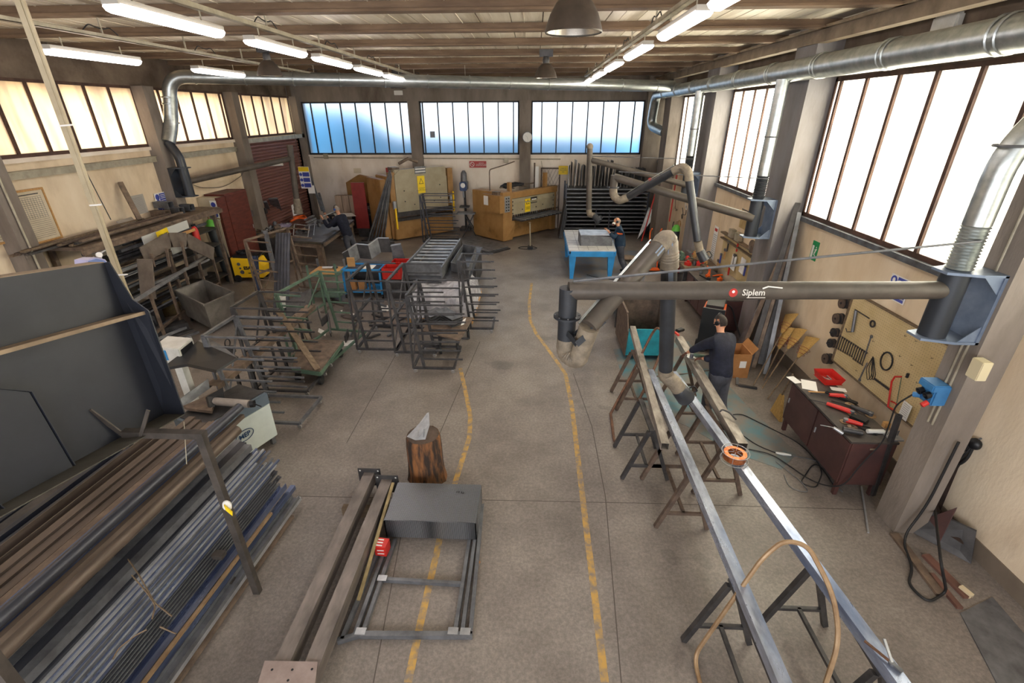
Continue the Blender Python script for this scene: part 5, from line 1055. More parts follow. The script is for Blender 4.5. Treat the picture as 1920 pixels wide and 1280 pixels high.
for i in range(3):
    for j in range(2): stock(-3.5 + .085 * i + .02 * j, 1.04 - .09 * j, .08, .08, 'tube', DARKS if (i + j) % 2 else STEEL, 4.48 - .04 * i - .05 * j, 'square_stock', 'dark square tube in the bundle below the thick brown pipe', 'square tubes below the brown pipe')
rnd.seed(11)
for i in range(22):
    u_ = i / 21; x = -3.28 + .16 * u_ + .0; z = .97 - .3 * u_; stock(x + rnd.uniform(-.01, .01), z, .022, .022, 'bar', (BLUS, STEEL_L, STEEL)[i % 3], 4.45 + rnd.uniform(-.15, .12), 'thin_bar', 'thin bright bar in the tied bundle of the stock rack', 'thin bars in the tied bundle')
for i in range(14):
    u_ = i / 13; x = -3.16 + .06 * u_; z = .66 - .2 * u_; stock(x, z, .024, .012, 'bar', (DARKS, STEEL)[i % 2], 4.4 + rnd.uniform(-.1, .1), 'thin_bar', 'thin dark flat bar under the tied bundle', 'flat bars under the tied bundle')
for i, (x, z, w_, h_, kd, m, ye) in enumerate([(-3.2, .42, .12, .05, 'bar', DARKS, 4.35), (-3.12, .36, .1, .08, 'chan', BLUS, 4.5), (-3.05, .3, .03, .03, 'bar', BR2, 4.1), (-3.06, .25, .06, .06, 'tube', BLUS, 4.6), (-2.99, .18, .1, .05, 'chan', STEEL, 4.5), (-2.98, .11, .05, .05, 'tube', STEEL_L, 4.55), (-3.0, .05, .14, .04, 'bar', RUST_T, 4.3)]):
    stock(x, z, w_, h_, kd, m, ye, 'low_stock', ('wide dark flat', 'blue-grey channel', 'thin rusty rod', 'bluish square tube', 'grey channel', 'bright small tube', 'rusty wide flat at floor level')[i] + ' in the lowest layer of the stock rack')
# big hidden mass of bars below, seen only between the others
for i in range(10):
    for j in (1, 2): stock(-5.0 + .16 * i, .98 + .1 * j if i < 8 else .5 + .1 * j, .13, .085, 'tube', (DARKS, STEEL_D, RUST_T)[(i + j) % 3], 4.1 + .1 * (i % 3), 'rectangular_stock', 'dark rectangular tube deep in the stock rack', 'tubes deep in the stock rack', 1.0)
tw = M()
for pts in ([(240, 1048), (262, 1080), (290, 1130), (322, 1155)], [(247, 1078), (275, 1110), (292, 1135), (285, 1160)], [(212, 1235), (222, 1215), (255, 1190), (275, 1180)], [(300, 1175), (330, 1188)]):
    tw.path(bend([at(x, y, Z=1.12) for x, y in pts], .05, 4), .006, 5)
tw.build('tie_string', WOODG, None, True, label='frayed string tied round the bundle of thin bars', cat='string')
M().bar(at(345, 790, Z=1.9), at(350, 870, Z=1.6), .006).build('hanging_wire', TRAYM, rk)
# dark powder-coated enclosure resting on the rack
uD = V((.1, .985, -.14)).normalized(); vD = V((-.17, .06, .98)); vD = (vD - uD * vD.dot(uD)).normalized(); wD = uD.cross(vD); wD = wD if wD.x > 0 else -wD
BD = V((-3.6, 3.75, 1.945))
def D(u_, v_, w_): return BD + uD * u_ + vD * v_ + wD * w_
en = thing('sheet_enclosure', 'huge open charcoal sheet-metal enclosure with shelf, resting on the stock rack at the left edge', 'sheet metal', tuple(BD))
def plate(name, pts, d, m=CHAR): return M().prism(pts, d).build(name, m, en)
LU, HV = 3.0, 1.5
plate('back_panel', [D(0, 0, 0), D(-LU, 0, 0), D(-LU, HV, 0), D(0, HV, 0)], -wD * .012)
plate('bottom_panel', [D(0, 0, 0), D(-LU, 0, 0), D(-LU, 0, .28), D(-.05, 0, .28)], -vD * .008, mat('lit_charcoal', '5b574f', .6, .1, '4a473f', 3))  # ledge coloured greyer than the rest: the light on it is painted in
plate('side_panel', [D(0, 0, 0), D(-.05, 0, .28), D(0, 1.02, .26), D(0, 1.14, .14), D(0, HV, .05), D(0, HV, 0)], uD * .012)
plate('shelf', [D(0, 1.02, 0), D(-LU, 1.02, 0), D(-LU, 1.02, .22), D(0, 1.02, .22)], -vD * .03, CHAR_E)
plate('top_flange', [D(0, HV, 0), D(-LU, HV, 0), D(-LU, HV + .02, -.14), D(0, HV + .02, -.14)], vD * .006, CHAR_E)
plate('inner_cover', [D(-.95, 0.0, .07), D(-LU, 0, .07), D(-LU, .82, .07), D(-1.2, .78, .07), D(-1.0, .66, .07)], wD * .01)
plate('cover_edge', [D(-1.2, .78, 0), D(-LU, .82, 0), D(-LU, .82, .09), D(-1.2, .78, .09)], vD * .006, CHAR_E)
plate('cover_edge', [D(-.94, 0, 0), D(-.99, .66, 0), D(-.99, .66, .09), D(-.94, 0, .09)], uD * .008, CHAR)
plate('cover_edge', [D(-.99, .66, 0), D(-1.2, .78, 0), D(-1.2, .78, .09), D(-.99, .66, .09)], uD * .008, CHAR)
plate('inner_cover', [D(-1.5, 0.0, .16), D(-LU, 0, .16), D(-LU, .5, .16), D(-1.62, .44, .16)], wD * .01)
plate('cover_edge', [D(-1.49, 0, .08), D(-1.61, .44, .08), D(-1.61, .44, .18), D(-1.49, 0, .18)], uD * .008, CHAR)
# band saw machine
uu, vv = V((.38, .92, 0)).normalized(), V((-.92, .38, 0)).normalized(); FR = V((-3.88, 5.82, 0))
def S(a, b, z): return FR - uu * a + vv * b + V((0, 0, z))
sw = thing('band_saw', 'white and grey metal band saw with dark saw bow behind the stock rack', 'machine', tuple(S(.5, .3, 0)))
SAWW = mat('pale_green_grey_enamel', 'cdd6d3', .4, 0, 'bfc9c6', 4); SAWG = mat('slate_blue_enamel', '5d6a76', .4)
def sbox(name, a0, a1, b0, b1, z0, z1, m, bev=0): return M().prism([S(a0, b0, z0), S(a1, b0, z0), S(a1, b1, z0), S(a0, b1, z0)], (0, 0, z1 - z0)).build(name, m, sw, bevel=bev)
sbox('body', 0, 1.0, .01, .62, .14, .72, SAWW, .01); sbox('upper_band', 0, 1.0, 0, .62, .72, .9, SAWG, .008); sbox('table', .02, .95, .05, .58, .9, .915, STEEL_D)
for a in (.06, .92): 
    for b in (.08, .54): sbox('foot', a - .03, a + .03, b - .03, b + .03, 0, .14, STEEL)
LOGB = mat('blue_logo_ink', '1d3f66', .5)
text('MEP', .1, S(.5, -.004, .47), uu, (0, 0, 1), LOGB, sw, bold=.003); M().path([S(.5, -.004, .47) + uu * .14 * cos(a) + V((0, 0, .085 * sin(a))) for a in [2 * pi * i / 24 for i in range(25)]], .006, 5).build('logo_ring', LOGB, sw)
M().tube(at(403, 752, Z=1.02), at(468, 757, Z=1.02), .055, 16).build('vice_cylinder', mat('dusty_grey', 'a39a92', .6, .2, '8b827b', 5), sw, True); M().lathe([(.0, 0), (.05, 0), (.05, .05), (0, .05)], 14, at(470, 757, Z=1.02), (1, .2, 0)).build('hand_wheel', BLACK, sw, True)
M().tube(at(478, 757, Z=1.02), at(490, 762, Z=1.0), .008, 6).build('crank', BLACK, sw)
M().prism([at(385, 745, Z=1.1), at(415, 728, Z=1.15), at(418, 748, Z=1.0), at(392, 770, Z=.95)], (.03, .0, .02)).build('vice_jaw', BLACK, sw)
M().prism([at(375, 752, Z=.95), at(410, 735, Z=.95), at(398, 775, Z=.95), at(355, 770, Z=.95), at(345, 765, Z=.95)], (0, 0, .04)).build('turntable', RUST_T, sw)
M().prism([at(325, 757, Z=1.0), at(390, 710, Z=1.0), at(393, 728, Z=.9), at(328, 775, Z=.9)], (-.01, .02, 0)).build('stop_plate', STEEL, sw)
pl = [(300, 696), (351, 687), (405, 699), (446, 674), (372, 642)]
bw = thing_part('saw_bow', sw); q = [at(x, y, Z=1.38 + (.05 if i in (3, 4) else 0)) for i, (x, y) in enumerate(pl)]
M().prism(q, (0, .03, .03)).build('bow_cover', BLACK, bw); M().prism([at(372, 642, Z=1.43), at(446, 674, Z=1.43), at(420, 653, Z=1.43), at(385, 633, Z=1.43)], (0, .0, .03)).build('bow_back', STEEL, bw)
for k in range(6): M().box(at(409 + 4.6 * k, 690 - 3.4 * k, Z=1.385), (.018, .018, .012)).build('icon', PAPER, bw)
cb2 = M(); 
a_, b_, c_ = at(285, 650, Z=1.55), at(314, 629, Z=1.55), at(361, 633, Z=1.55); d_ = a_ + c_ - b_
cb2.prism([a_, b_, c_, d_], (0, 0, -.28)); cbx = cb2.build('control_box', WHITE, sw, bevel=.01)
fn = (d_ - a_).normalized(); nn = fn.cross(V((0, 0, 1))); nn = nn if nn.y < 0 else -nn
M().box(a_ + fn * .13 + V((0, 0, -.12)) + nn * .004, (.17, .004, .16), Matrix((fn, V((0, 0, 1)).cross(fn), V((0, 0, 1)))).transposed()).build('blue_label', BLUEP, sw)
f2 = (c_ - d_).normalized(); M().box((c_ + d_) / 2 + V((0, 0, -.12)) + fn * .004, (.004, (c_ - d_).length * .8, .17), Matrix((fn, f2, V((0, 0, 1)))).transposed()).build('switch_panel', BLACK, sw)
pdm = (a_ + c_) / 2; M().bx(pdm.x - .06, pdm.x + .06, pdm.y - .06, pdm.y + .06, 0, 1.27).build('pedestal', WHITE, sw)
fd_ = thing('roller_conveyor', 'long narrow outfeed channel of the band saw on legs', 'conveyor', (-4.8, 7.7, 0))
M().chan((-4.86, 6.02, .84), (-4.78, 9.4, .84), .2, .09, .01, (0, 0, -1)).build('channel', RUST_T, fd_)
for y in (7.1, 9.0):
    for x in (-4.9, -4.72): M().bar((x, y, 0), (x, y, .8), .04, .04, (0, 1, 0)).build('leg', STEEL_D, fd_)
t = thing('clamp_unit', 'small black clamping unit with hand wheel beyond the saw bow', 'tool', tuple(at(430, 660, Z=.9))); c = at(430, 655, Z=.95); c.z = .95
M().path([c + V((0, .07 * cos(a), .07 * sin(a) + .12)) for a in [2 * pi * i / 16 for i in range(17)]], .012, 6).build('wheel', BLACK, t, True); M().box(c, (.16, .1, .12)).bar(c - V((0, 0, .9)), c, .05).build('clamp_body', STEEL_D, t)
t = thing('console', 'blue console head with buttons peeping out behind the charcoal enclosure', 'machine', (-6.4, 6.4, 0)); LAV = mat('lavender_blue_panel', '7f95cf', .4, 0, '6f86c0', 4); LAVE = mat('pale_lavender_edge', 'b9b7dc', .4)
p = [at(x, y, X=-6.3) for x, y in ((162, 487), (178, 482), (197, 486), (212, 506), (201, 533), (165, 512))]; M().prism(p, (-.18, 0, 0)).build('head', LAVE, t); c0 = sum((V(q_) for q_ in p), V()) / 6; M().prism([c0 + (q_ - c0) * .86 for q_ in p], (.01, 0, 0)).build('front', LAV, t)
M().prism([at(x, y, X=-6.28) for x, y in ((203, 505), (208, 511), (203, 524), (196, 518))], (.008, 0, 0)).build('button_panel', BLACK, t)
M().bx(-6.5, -6.35, 6.2, 6.4, 0, 2.25).build('column', STEEL_D, t); M().path(bend([at(190, 485, X=-6.4), at(188, 475, X=-6.4), at(200, 468, X=-6.4), at(203, 480, X=-6.4)], .05, 4), .012, 6).build('gauge_pipe', STEEL_L, t, True); M().lathe([(0, 0), (.04, 0), (.04, .03), (0, .03)], 14, at(185, 478, X=-6.4), (1, -.5, .3)).build('gauge', PAPER, t)

# steel bundle on floor left of the bin
rnd.seed(4)
BS = [((262, 640), (325, 600)), ((285, 640), (352, 612)), ((300, 640), (362, 618)), ((322, 640), (372, 622)), ((305, 650), (358, 632)), ((245, 632), (300, 590))]
for i, (a, b) in enumerate(BS):
    A, B = P0(*a, .08 + .03 * i), P0(*b, .08 + .03 * i); (M().chan(A, B, .16, .08, .01, (0, 0, 1), 'UT') if i in (0, 5) else M().bar(A, B, .06, .05)).build('floor_bar', (STEEL, STEEL_L, STEEL_D)[i % 3], None, label='short steel bar lying on the floor left of the scrap bin', cat='steel bar', group='bars on the floor left of the scrap bin')
a, b = P0(270, 640, .12), P0(300, 600, .12); M().bar((-8.7, 9.3, .12), (-8.15, 9.95, .12), .3, .2).build('sheet_stack', STEEL_D, None, label='dark stack of sheet metal on the floor behind the charcoal enclosure', cat='sheet metal')
# wheeled steel bin
t = thing('steel_bin', 'open grey steel bin on casters left of the peg racks', 'bin', (-7.85, 10.75, 0))
zt = .78; T4 = [at(327, 545, Z=zt), at(383, 572, Z=zt), at(438, 548, Z=zt), at(382, 525, Z=zt)]; c0 = sum((V(q_) for q_ in T4), V()) / 4; c0.z = 0; B4 = [c0 + (V((q_.x, q_.y, 0)) - c0) * .84 + V((0, 0, .13)) for q_ in T4]
BIN = mat('scuffed_bin_steel', '928d86', .38, .45, '6b6660', 2.5, .08, 30)
for i in range(4):
    j = (i + 1) % 4; n_ = ((T4[i] + T4[j]) / 2 - V((c0.x, c0.y, zt))).normalized(); M().prism([B4[i], B4[j], T4[j], T4[i]], -n_ * .012).build('side', BIN, t); M().bar(T4[i], T4[j], .035, .035).build('rim', BIN, t)
M().prism(B4, (0, 0, .01)).build('bottom', BIN, t)
for q_ in B4: c = c0 + (V((q_.x, q_.y, 0)) - c0) * .85; M().lathe([(.05, -.015), (.05, .015)], 12, c + V((0, 0, .05)), (1, .3, 0), cap=True).box(c + V((0, 0, .11)), (.05, .05, .04)).build('caster', BLACKM, t, True)
c = P0(322, 590); t = thing('log_section', 'short mouldy log section standing behind the steel bin', 'log', tuple(c)); M().lathe([(.24, 0), (.23, .3), (.22, .42)], 20, c + V((-.1, .1, 0))).build('bark', mat('mouldy_bark', '7d6a3f', .85, 0, '4f4330', 4, .4), t, True); M().lathe([(0, .425), (.22, .42)], 20, c + V((-.1, .1, 0))).build('cut_face', WOODG, t)
c = P0(292, 600, .02); M().box((-9.1, 10.0, .2), (.5, .45, .36), Matrix.Rotation(.3, 3, 'Z')).build('black_crate', STEEL_D, None, label='dark crate on the floor left of the log section', cat='crate')

# ================================================================ PEG RACKS
def pegrack(name, label, loc, w_, d, h, n, rz=0, m=STEEL, peg=.8, top=True, group='wheeled peg racks', sl=.22):
    t = local(thing(name, label, 'peg rack', loc, rz, group)); t['o'] = (0, 0, 0); T = .044
    for y in (0, d):
        M().bar((0, y, .12), (w_, y, .12), T, T).build('base_rail', m, t)
        M().bar((0, y, .12), (0, y, h), T * .8, T * .8, (0, 1, 0)).build('post', m, t); M().bar((sl, y, .12), (.03, y, h), T * 1.2, T, (0, 1, 0)).build('leg_brace', m, t)
        for k in range(n):
            z = .32 + (h - .3) * k / (n - 1) if n > 1 else h; z = min(z, h); x0 = .03 + (sl - .03) * max(0, (h - z) / h)
            M().bar((x0, y, z), (x0 + peg, y, z), .028, .028).build('peg', m, t)
    for x in (0, w_): M().bar((x, 0, .12), (x, d, .12), T, T).build('base_rail', m, t)
    for z in (h, h * .5): M().bar((0, 0, z), (0, d, z), T, T).build('top_rail', m, t)
    M().bar((0, 0, .2), (0, d, h * .9), .025, .02).build('diagonal', m, t)
    for x in (.03, w_ - .03):
        for y in (.03, d - .03):
            c = M().lathe([(.042, -.012), (.042, .012)], 12, (x, y, .042), (.3, 1, 0), cap=True).build('caster', mat('caster_grey', '8a8580', .5) if 'caster_grey' not in MATS else MATS['caster_grey'], t, True); M().box((x, y, .085), (.04, .04, .04)).build('fork', STEEL_L, c)
    return t
pegrack('peg_rack', 'wheeled peg rack nearest the band saw, with its low base on the right', (-4.9, 6.2, 0), 1.2, .78, 1.62, 8, -.04, STEEL, .8)
pegrack('peg_rack', 'wheeled peg rack just behind the one nearest the band saw', (-5.0, 7.15, 0), 1.0, .8, 1.7, 8, -.03, STEEL_D, .8)
pegrack('peg_rack', 'leftmost of the three dark peg racks before the wrapped pallet', (-3.68, 8.84, 0), .85, 1.25, 1.62, 7, 0, STEEL_D, .62)
pegrack('peg_rack', 'middle one of the three dark peg racks before the wrapped pallet', (-2.84, 8.72, 0), .85, 1.25, 1.65, 7, 0, STEEL_D, .75)
pegrack('peg_rack', 'nearest of the three dark peg racks, in front of the wrapped pallet', (-2.3, 8.06, 0), .8, .95, 1.6, 8, 0, STEEL_D, .8)
pegrack('peg_rack', 'peg rack standing right of the wrapped pallet, pegs over the walkway', (-1.62, 9.98, 0), .72, .65, 1.7, 8, 0, STEEL_D, .68)
pegrack('peg_rack', 'tall peg rack far back in front of the first press', (-4.25, 18.1, 0), 1.3, .5, 1.85, 7, 0, DARKS, 1.2)
pegrack('peg_rack', 'peg rack with long bars leaning on it, right of the yellow welder', (-7.1, 11.3, 0), .8, 1.5, 1.8, 7, -.25, RUST_T, .7)
pegrack('peg_rack', 'green-posted peg rack behind the flat green trolley', (-4.9, 8.35, 0), .9, 1.5, 1.5, 6, -.15, GREENG, .5)
for i in range(5):
    M().bar(at(515 + 6 * i, 590 + 4 * i, Z=.1), at(520 + 5.5 * i, 437, Z=1.85), .06, .05).build('bundle_bar', DARKS, None, label='black bar in the bundle standing in the peg rack right of the yellow welder', cat='steel bar', group='black bars standing in the peg rack')
M().bar(at(528, 560, Z=.1), at(497, 432, Z=1.9), .09, .07).build('leaning_profile', STEEL, None, label='wide grey profile leaning in the peg rack right of the yellow welder', cat='steel profile')
for i in range(3): M().bar(at(487 - 3 * i, 560 - 6 * i, Z=.02), at(482 - 4 * i, 480, Z=1.0), .05, .05).build('blue_bar', STEEL_B, None, label='blued tube standing low in the left of the welder side peg rack', cat='steel tube', group='blued tubes in the welder side peg rack')
# flat green trolley, planks
t = thing('flat_trolley', 'low flat green trolley with a steel deck between the peg racks', 'trolley', (-4.2, 8.3, 0))
p = [at(548, 690, Z=.32), at(600, 697, Z=.32), at(643, 640, Z=.32), at(560, 636, Z=.32)]; M().prism(p, (0, 0, .02)).build('deck', RUST_T, t); c0 = sum((V(q_) for q_ in p), V()) / 4
for i in range(4): M().bar(p[i] - V((0, 0, .04)), p[(i + 1) % 4] - V((0, 0, .04)), .03, .08).build('edge_rail', GREENG, t); q_ = c0 + (p[i] - c0) * .85; M().lathe([(.09, -.025), (.09, .025)], 14, (q_.x, q_.y, .09), (1, 0, 0), cap=True).box((q_.x, q_.y, .2), (.06, .06, .16)).build('wheel', BLACKM, t, True)
M().bar(at(595, 692, Z=.36), at(520, 580, Z=1.2), .11, .03).build('plank', WOODG, None, label='weathered plank leaning up from the flat green trolley', cat='plank'); M().bar(at(582, 640, Z=.36), at(556, 590, Z=.9), .09, .03).build('plank', RUST_T, None, label='shorter brown plank leaning behind the long one', cat='plank')
# stair stringers (zigzag plates) on the floor
ZG = mat('warm_grey_plate', '6f655e', .5, .5, '5b524c', 5)
def zig(pts, w_, lb, z=.03, m=ZG, hgt=.02):
    t = thing('zigzag_plate', lb, 'steel plate', tuple(P0(*pts[0], z)));
    P_ = [P0(*q_, z) for q_ in pts]
    for i in range(len(P_) - 1): M().bar(P_[i], P_[i + 1], w_, hgt).build('limb', m, t)
    return t
zig([(617, 563), (653, 572), (647, 592), (676, 598)], .2, 'zigzag stair plate on the floor below the blue trolley', .02, ZG, .03)
zig([(628, 548), (618, 562)], .08, 'end strip above the zigzag stair plate', .06, ZG); zig([(604, 585), (624, 571)], .1, 'grey strip left of the zigzag stair plate', .02)
t = thing('zigzag_plate', 'dark zigzag stair plate standing on edge beside the green-posted rack', 'steel plate', (-4.3, 9.4, .3)); P_ = [at(596, 580, Z=.9), at(603, 605, Z=.75), at(616, 592, Z=.75), at(620, 628, Z=.45)]
for i in range(3): M().bar(P_[i], P_[i + 1], .02, .16).build('limb', STEEL_D, t)
for k, pts in enumerate([[(638, 582), (648, 580), (668, 590), (655, 598)], [(642, 640), (670, 636), (671, 645), (645, 649)], [(712, 575), (727, 572), (730, 582), (716, 585)], [(598, 615), (612, 622), (610, 630), (596, 622)]]):
    M().prism([P0(*q_, .004) for q_ in pts], (0, 0, .003)).build('paper_sheet', PAPER, None, label=('torn white paper under the zigzag stair plate', 'white paper under the small angle bracket', 'white paper behind the leftmost dark peg rack', 'white paper near the dark zigzag plate')[k], cat='paper')
t = thing('angle_bracket', 'small dark angle bracket on white paper left of the dark peg racks', 'bracket', tuple(P0(655, 636))); M().bar(P0(647, 636, .1), P0(653, 622, .1), .02, .16).bar(P0(658, 630, .1), P0(670, 602, .1), .03, .05).build('plate', STEEL_D, t)
rnd.seed(9)
for k in range(9):
    a = (rnd.uniform(690, 770), rnd.uniform(568, 640)); b = (a[0] + rnd.uniform(-45, 45), a[1] + rnd.uniform(-12, 12)); M().bar(P0(*a, .03), P0(*b, .03), .05, .04).build('floor_bar', (STEEL_D, STEEL)[k % 2], None, label='offcut lying on the floor under the dark peg racks', cat='steel bar', group='offcuts under the dark peg racks')
# green table with wooden tray
t = thing('small_table', 'sage green steel stand with lower shelf left of the blue trolley', 'table', (-5.45, 12.0, 0)); x0, x1, y0, y1 = -5.88, -5.14, 11.75, 12.4
for x in (x0, x1):
    for y in (y0, y1): M().bar((x, y, 0), (x, y, .8 + (.25 if y == y1 or x == x0 else .3)), .045, .045, (0, 1, 0)).build('leg', GREENG if y == y0 else STEEL, t)
M().bx(x0, x1, y0, y1, .17, .2).build('shelf', GREENG, t); M().bar((x0, y0, .78), (x1, y0, .78), .05).bar((x0, y1, .78), (x1, y1, .78), .05).bar((x0, y0, .78), (x0, y1, .78), .05).bar((x1, y0, .78), (x1, y1, .78), .05).build('top_frame', GREENG, t)
t = thing('wooden_tray', 'light wooden board with a grinder on the sage green stand', 'board', (-5.5, 12.05, .8)); M().bx(x0 + .03, x1 - .03, y0, y1 - .02, .81, .84).build('board', WOOD, t); 
c = V((-5.45, 12.1, .84)); t = thing('hand_grinder', 'grey angle grinder lying on the wooden board', 'power tool', tuple(c)); M().path([c + V((-.18, 0, .05)), c + V((.1, .03, .05))], .035, 10).build('body', STEEL_L, t, True); M().ball(c + V((.15, .03, .05)), .06, 10, 6, (1.4, .9, .6)).build('guard', STEEL_D, t, True)
M().bx(-5.1, -4.9, 12.5, 12.55, .8, 1.05).build('wood_block', WOOD, None, label='upright wooden block behind the blue trolley end', cat='wood block')
# dark sheet tray behind green rack
t = thing('sheet_tray', 'dark folded sheet tray leaning behind the green-posted rack', 'sheet metal', tuple(at(540, 590, Z=.5))); M().prism([at(535, 565, Z=.75), at(583, 540, Z=.9), at(584, 572, Z=.6), at(540, 600, Z=.5)], (0, .03, -.01)).build('sheet', STEEL_D, t); M().prism([at(540, 601, Z=.5), at(584, 573, Z=.6), at(590, 580, Z=.6), at(545, 612, Z=.5)], (0, 0, .02)).build('lip', BLACK, t)
t = thing('bucket', 'white plastic bucket left of the dark folded tray', 'bucket', tuple(at(528, 572, Z=.45))); c = at(528, 568, Z=.55); M().lathe([(.1, 0), (.125, .26), (.13, .26), (.13, .28)], 18, c - V((0, 0, .1))).build('pail', WHITE, t, True); M().lathe([(0, .02), (.1, .02)], 18, c - V((0, 0, .1))).build('contents', CARD, t)
# blue trolley
t = thing('blue_trolley', 'bright blue two-deck trolley with boxes on its lower shelf', 'trolley', (-4.7, 12.45, 0)); x0, x1, y0, y1 = -5.13, -4.12, 12.18, 12.75
for x in (x0, x1):
    for y in (y0, y1): M().bar((x, y, .12), (x, y, .82), .05, .05, (0, 1, 0)).build('post', BLUEP, t); M().lathe([(.055, -.015), (.055, .015)], 12, (x, y, .055), (1, 0, 0), cap=True).build('caster', BLACKM, t, True)
for z in (.2, .8):
    for a, b in (((x0, y0), (x1, y0)), ((x0, y1), (x1, y1)), ((x0, y0), (x0, y1)), ((x1, y0), (x1, y1))): M().bar((*a, z), (*b, z), .05, .06).build('frame_rail', BLUEP, t)
    M().bx(x0, x1, y0, y1, z - .01, z).build('deck', BLUEP if z < .5 else STEEL_B, t)
for k, (x, y, a, h_) in enumerate(((-4.95, 12.35, .16, .26), (-4.72, 12.4, .18, .22))): M().bx(x - a / 2, x + a / 2, y - .08, y + .08, .2, .2 + h_).build('small_carton', CARD, None, label='small brown carton on the lower deck of the blue trolley, ' + ('left' if k == 0 else 'right') + ' one', cat='carton')
M().lathe([(.06, 0), (.06, .08)], 14, (-4.5, 12.35, .2), cap=True).build('tape_roll', BLUEP, None, True, label='blue roll beside the cartons on the blue trolley', cat='roll')
M().bx(-4.75, -4.35, 12.3, 12.65, .8, .81).build('drawing_sheet', PAPER, None, label='white sheet on top of the blue trolley', cat='paper')
def crate(x, y, z, a, b, h_, m, lb):
    t = thing('plastic_crate', lb, 'crate', (x, y, z)); M().bx(x - a, x + a, y - b, y + b, z, z + .01).build('base', m, t)
    for s_ in (-1, 1): M().bx(x - a, x + a, y + s_ * b - .006, y + s_ * b + .006, z, z + h_).build('side', m, t); M().bx(x + s_ * a - .006, x + s_ * a + .006, y - b, y + b, z, z + h_).build('side', m, t)
    for s_ in (-1, 1):
        for k in range(5): M().bx(x - a * .8 + a * .4 * k - .008, x - a * .8 + a * .4 * k + .008, y + s_ * (b + .012) - .008, y + s_ * (b + .012) + .008, z, z + h_).build('rib', m, t)
crate(-3.78, 12.4, .55, .28, .2, .3, RED, 'big red plastic crate right of the blue trolley'); M().bx(-4.08, -3.45, 12.15, 12.65, 0, .54).build('crate_stand', STEEL_D, None, label='dark stand under the red plastic crate', cat='stand'); crate(-3.75, 13.0, .6, .22, .18, .25, RED, 'smaller red crate behind the big red crate'); M().bx(-4.0, -3.5, 12.78, 13.2, 0, .59).build('crate_stand', STEEL_D, None, label='dark stand under the smaller red crate', cat='stand')
# zigzag sheet brackets standing behind the blue trolley
t = thing('bracket_sheets', 'three grey folded sheet brackets standing in a zigzag behind the blue trolley', 'sheet metal', (-4.7, 13.2, .6))
ZP = [(642, 474), (652, 468), (668, 457), (690, 459), (708, 446), (729, 446)]; PZ = [at(x, y, Y=13.0 + .25 * (i // 2)) for i, (x, y) in enumerate(ZP)]
for i in range(5):
    a, b = PZ[i], PZ[i + 1]; M().prism([a, b, b - V((-.05, 0, .42)), a - V((-.05, 0, .42))], (0, .015, 0)).build('sheet', STEEL if i % 2 else STEEL_D, t); M().bar(a, b, .05, .02).build('folded_edge', STEEL_L, t)
a = at(733, 460, Y=13.3); b = at(751, 457, Y=13.3); M().prism([a, b, b - V((-.12, 0, .6)), a - V((-.02, 0, .6))], (0, .03, 0)).build('sheet', STEEL, t); M().bar(a, b, .12, .02).build('folded_edge', STEEL_L, t)
M().bx(-5.2, -3.9, 12.95, 13.7, .0, .62).build('stand_box', STEEL_D, None, label='dark steel box carrying the grey folded brackets', cat='stand')
# pallet with wrapped goods and ladder frames
t = thing('pallet', 'wooden pallet under the film-wrapped goods', 'pallet', (-2.2, 11.6, 0)); x0, x1, y0, y1 = -3.05, -1.42, 10.5, 12.7
for k in range(7): M().bx(x0, x1, y0 + k * .34, y0 + k * .34 + .16, .11, .13).build('board', WOOD, t)
for x in (x0 + .06, (x0 + x1) / 2, x1 - .06): M().bx(x - .05, x + .05, y0, y1, 0, .11).build('bearer', WOOD, t)
rnd.seed(2); m = M(); nx, ny = 16, 18
def hgt(u_, v_): return .72 + .05 * sin(u_ * 9 + v_ * 4) + rnd.uniform(-.03, .03)
G = [[None] * (ny + 1) for _ in range(nx + 1)]
for i in range(nx + 1):
    for j in range(ny + 1):
        u_, v_ = i / nx, j / ny; e = min(u_, 1 - u_, v_, 1 - v_); z = hgt(u_, v_) if e > .08 else (.14 if e == 0 else .5 + rnd.uniform(-.08, .08)); sp = 1.0 if e > .08 else 1.03 + rnd.uniform(0, .05)
        cx_, cy_ = (x0 + x1) / 2, (y0 + y1) / 2 - .05; G[i][j] = len(m.v); m.v.append(V((cx_ + (u_ - .5) * (x1 - x0) * .96 * sp + rnd.uniform(-.02, .02), cy_ + (v_ - .5) * (y1 - y0) * .92 * sp, z)))
for i in range(nx):
    for j in range(ny): m.f.append((G[i][j], G[i + 1][j], G[i + 1][j + 1], G[i][j + 1]))
m.build('wrapped_goods', FILM, None, False, label='goods wrapped in crumpled clear film on the wooden pallet', cat='wrapped load')
def ladderframe(lb, A, B, w_, n, z, hh=.16, m=STEEL):
    t = thing('ladder_frame', lb, 'steel frame', (A[0], A[1], z)); A, B = V((*A, z)), V((*B, z)); d = (B - A); s_ = V((d.y, -d.x, 0)).normalized() * w_
    for o_ in (V((0, 0, 0)), s_): M().bar(A + o_ + V((0, 0, hh / 2)), B + o_ + V((0, 0, hh / 2)), .04, hh).build('side_beam', m, t)
    for k in range(n): q_ = A.lerp(B, k / (n - 1)); M().bar(q_ + V((0, 0, hh * .75)), q_ + s_ + V((0, 0, hh * .75)), .09 if k else .03, .025 if k else hh).build('rung', STEEL_L if k else m, t)
    return t
ladderframe('long ladder-like steel conveyor frame lying on the wrapped goods', (-3.3, 11.6), (-3.25, 14.7), .98, 10, .79, .29)
t = thing('box_frame', 'open rectangular steel trough beside the ladder-like frame', 'steel frame', (-1.9, 12.3, .86)); A = [at(845, 492, Z=1.03), at(878, 500, Z=1.03), at(892, 462, Z=1.03), at(868, 458, Z=1.03)]
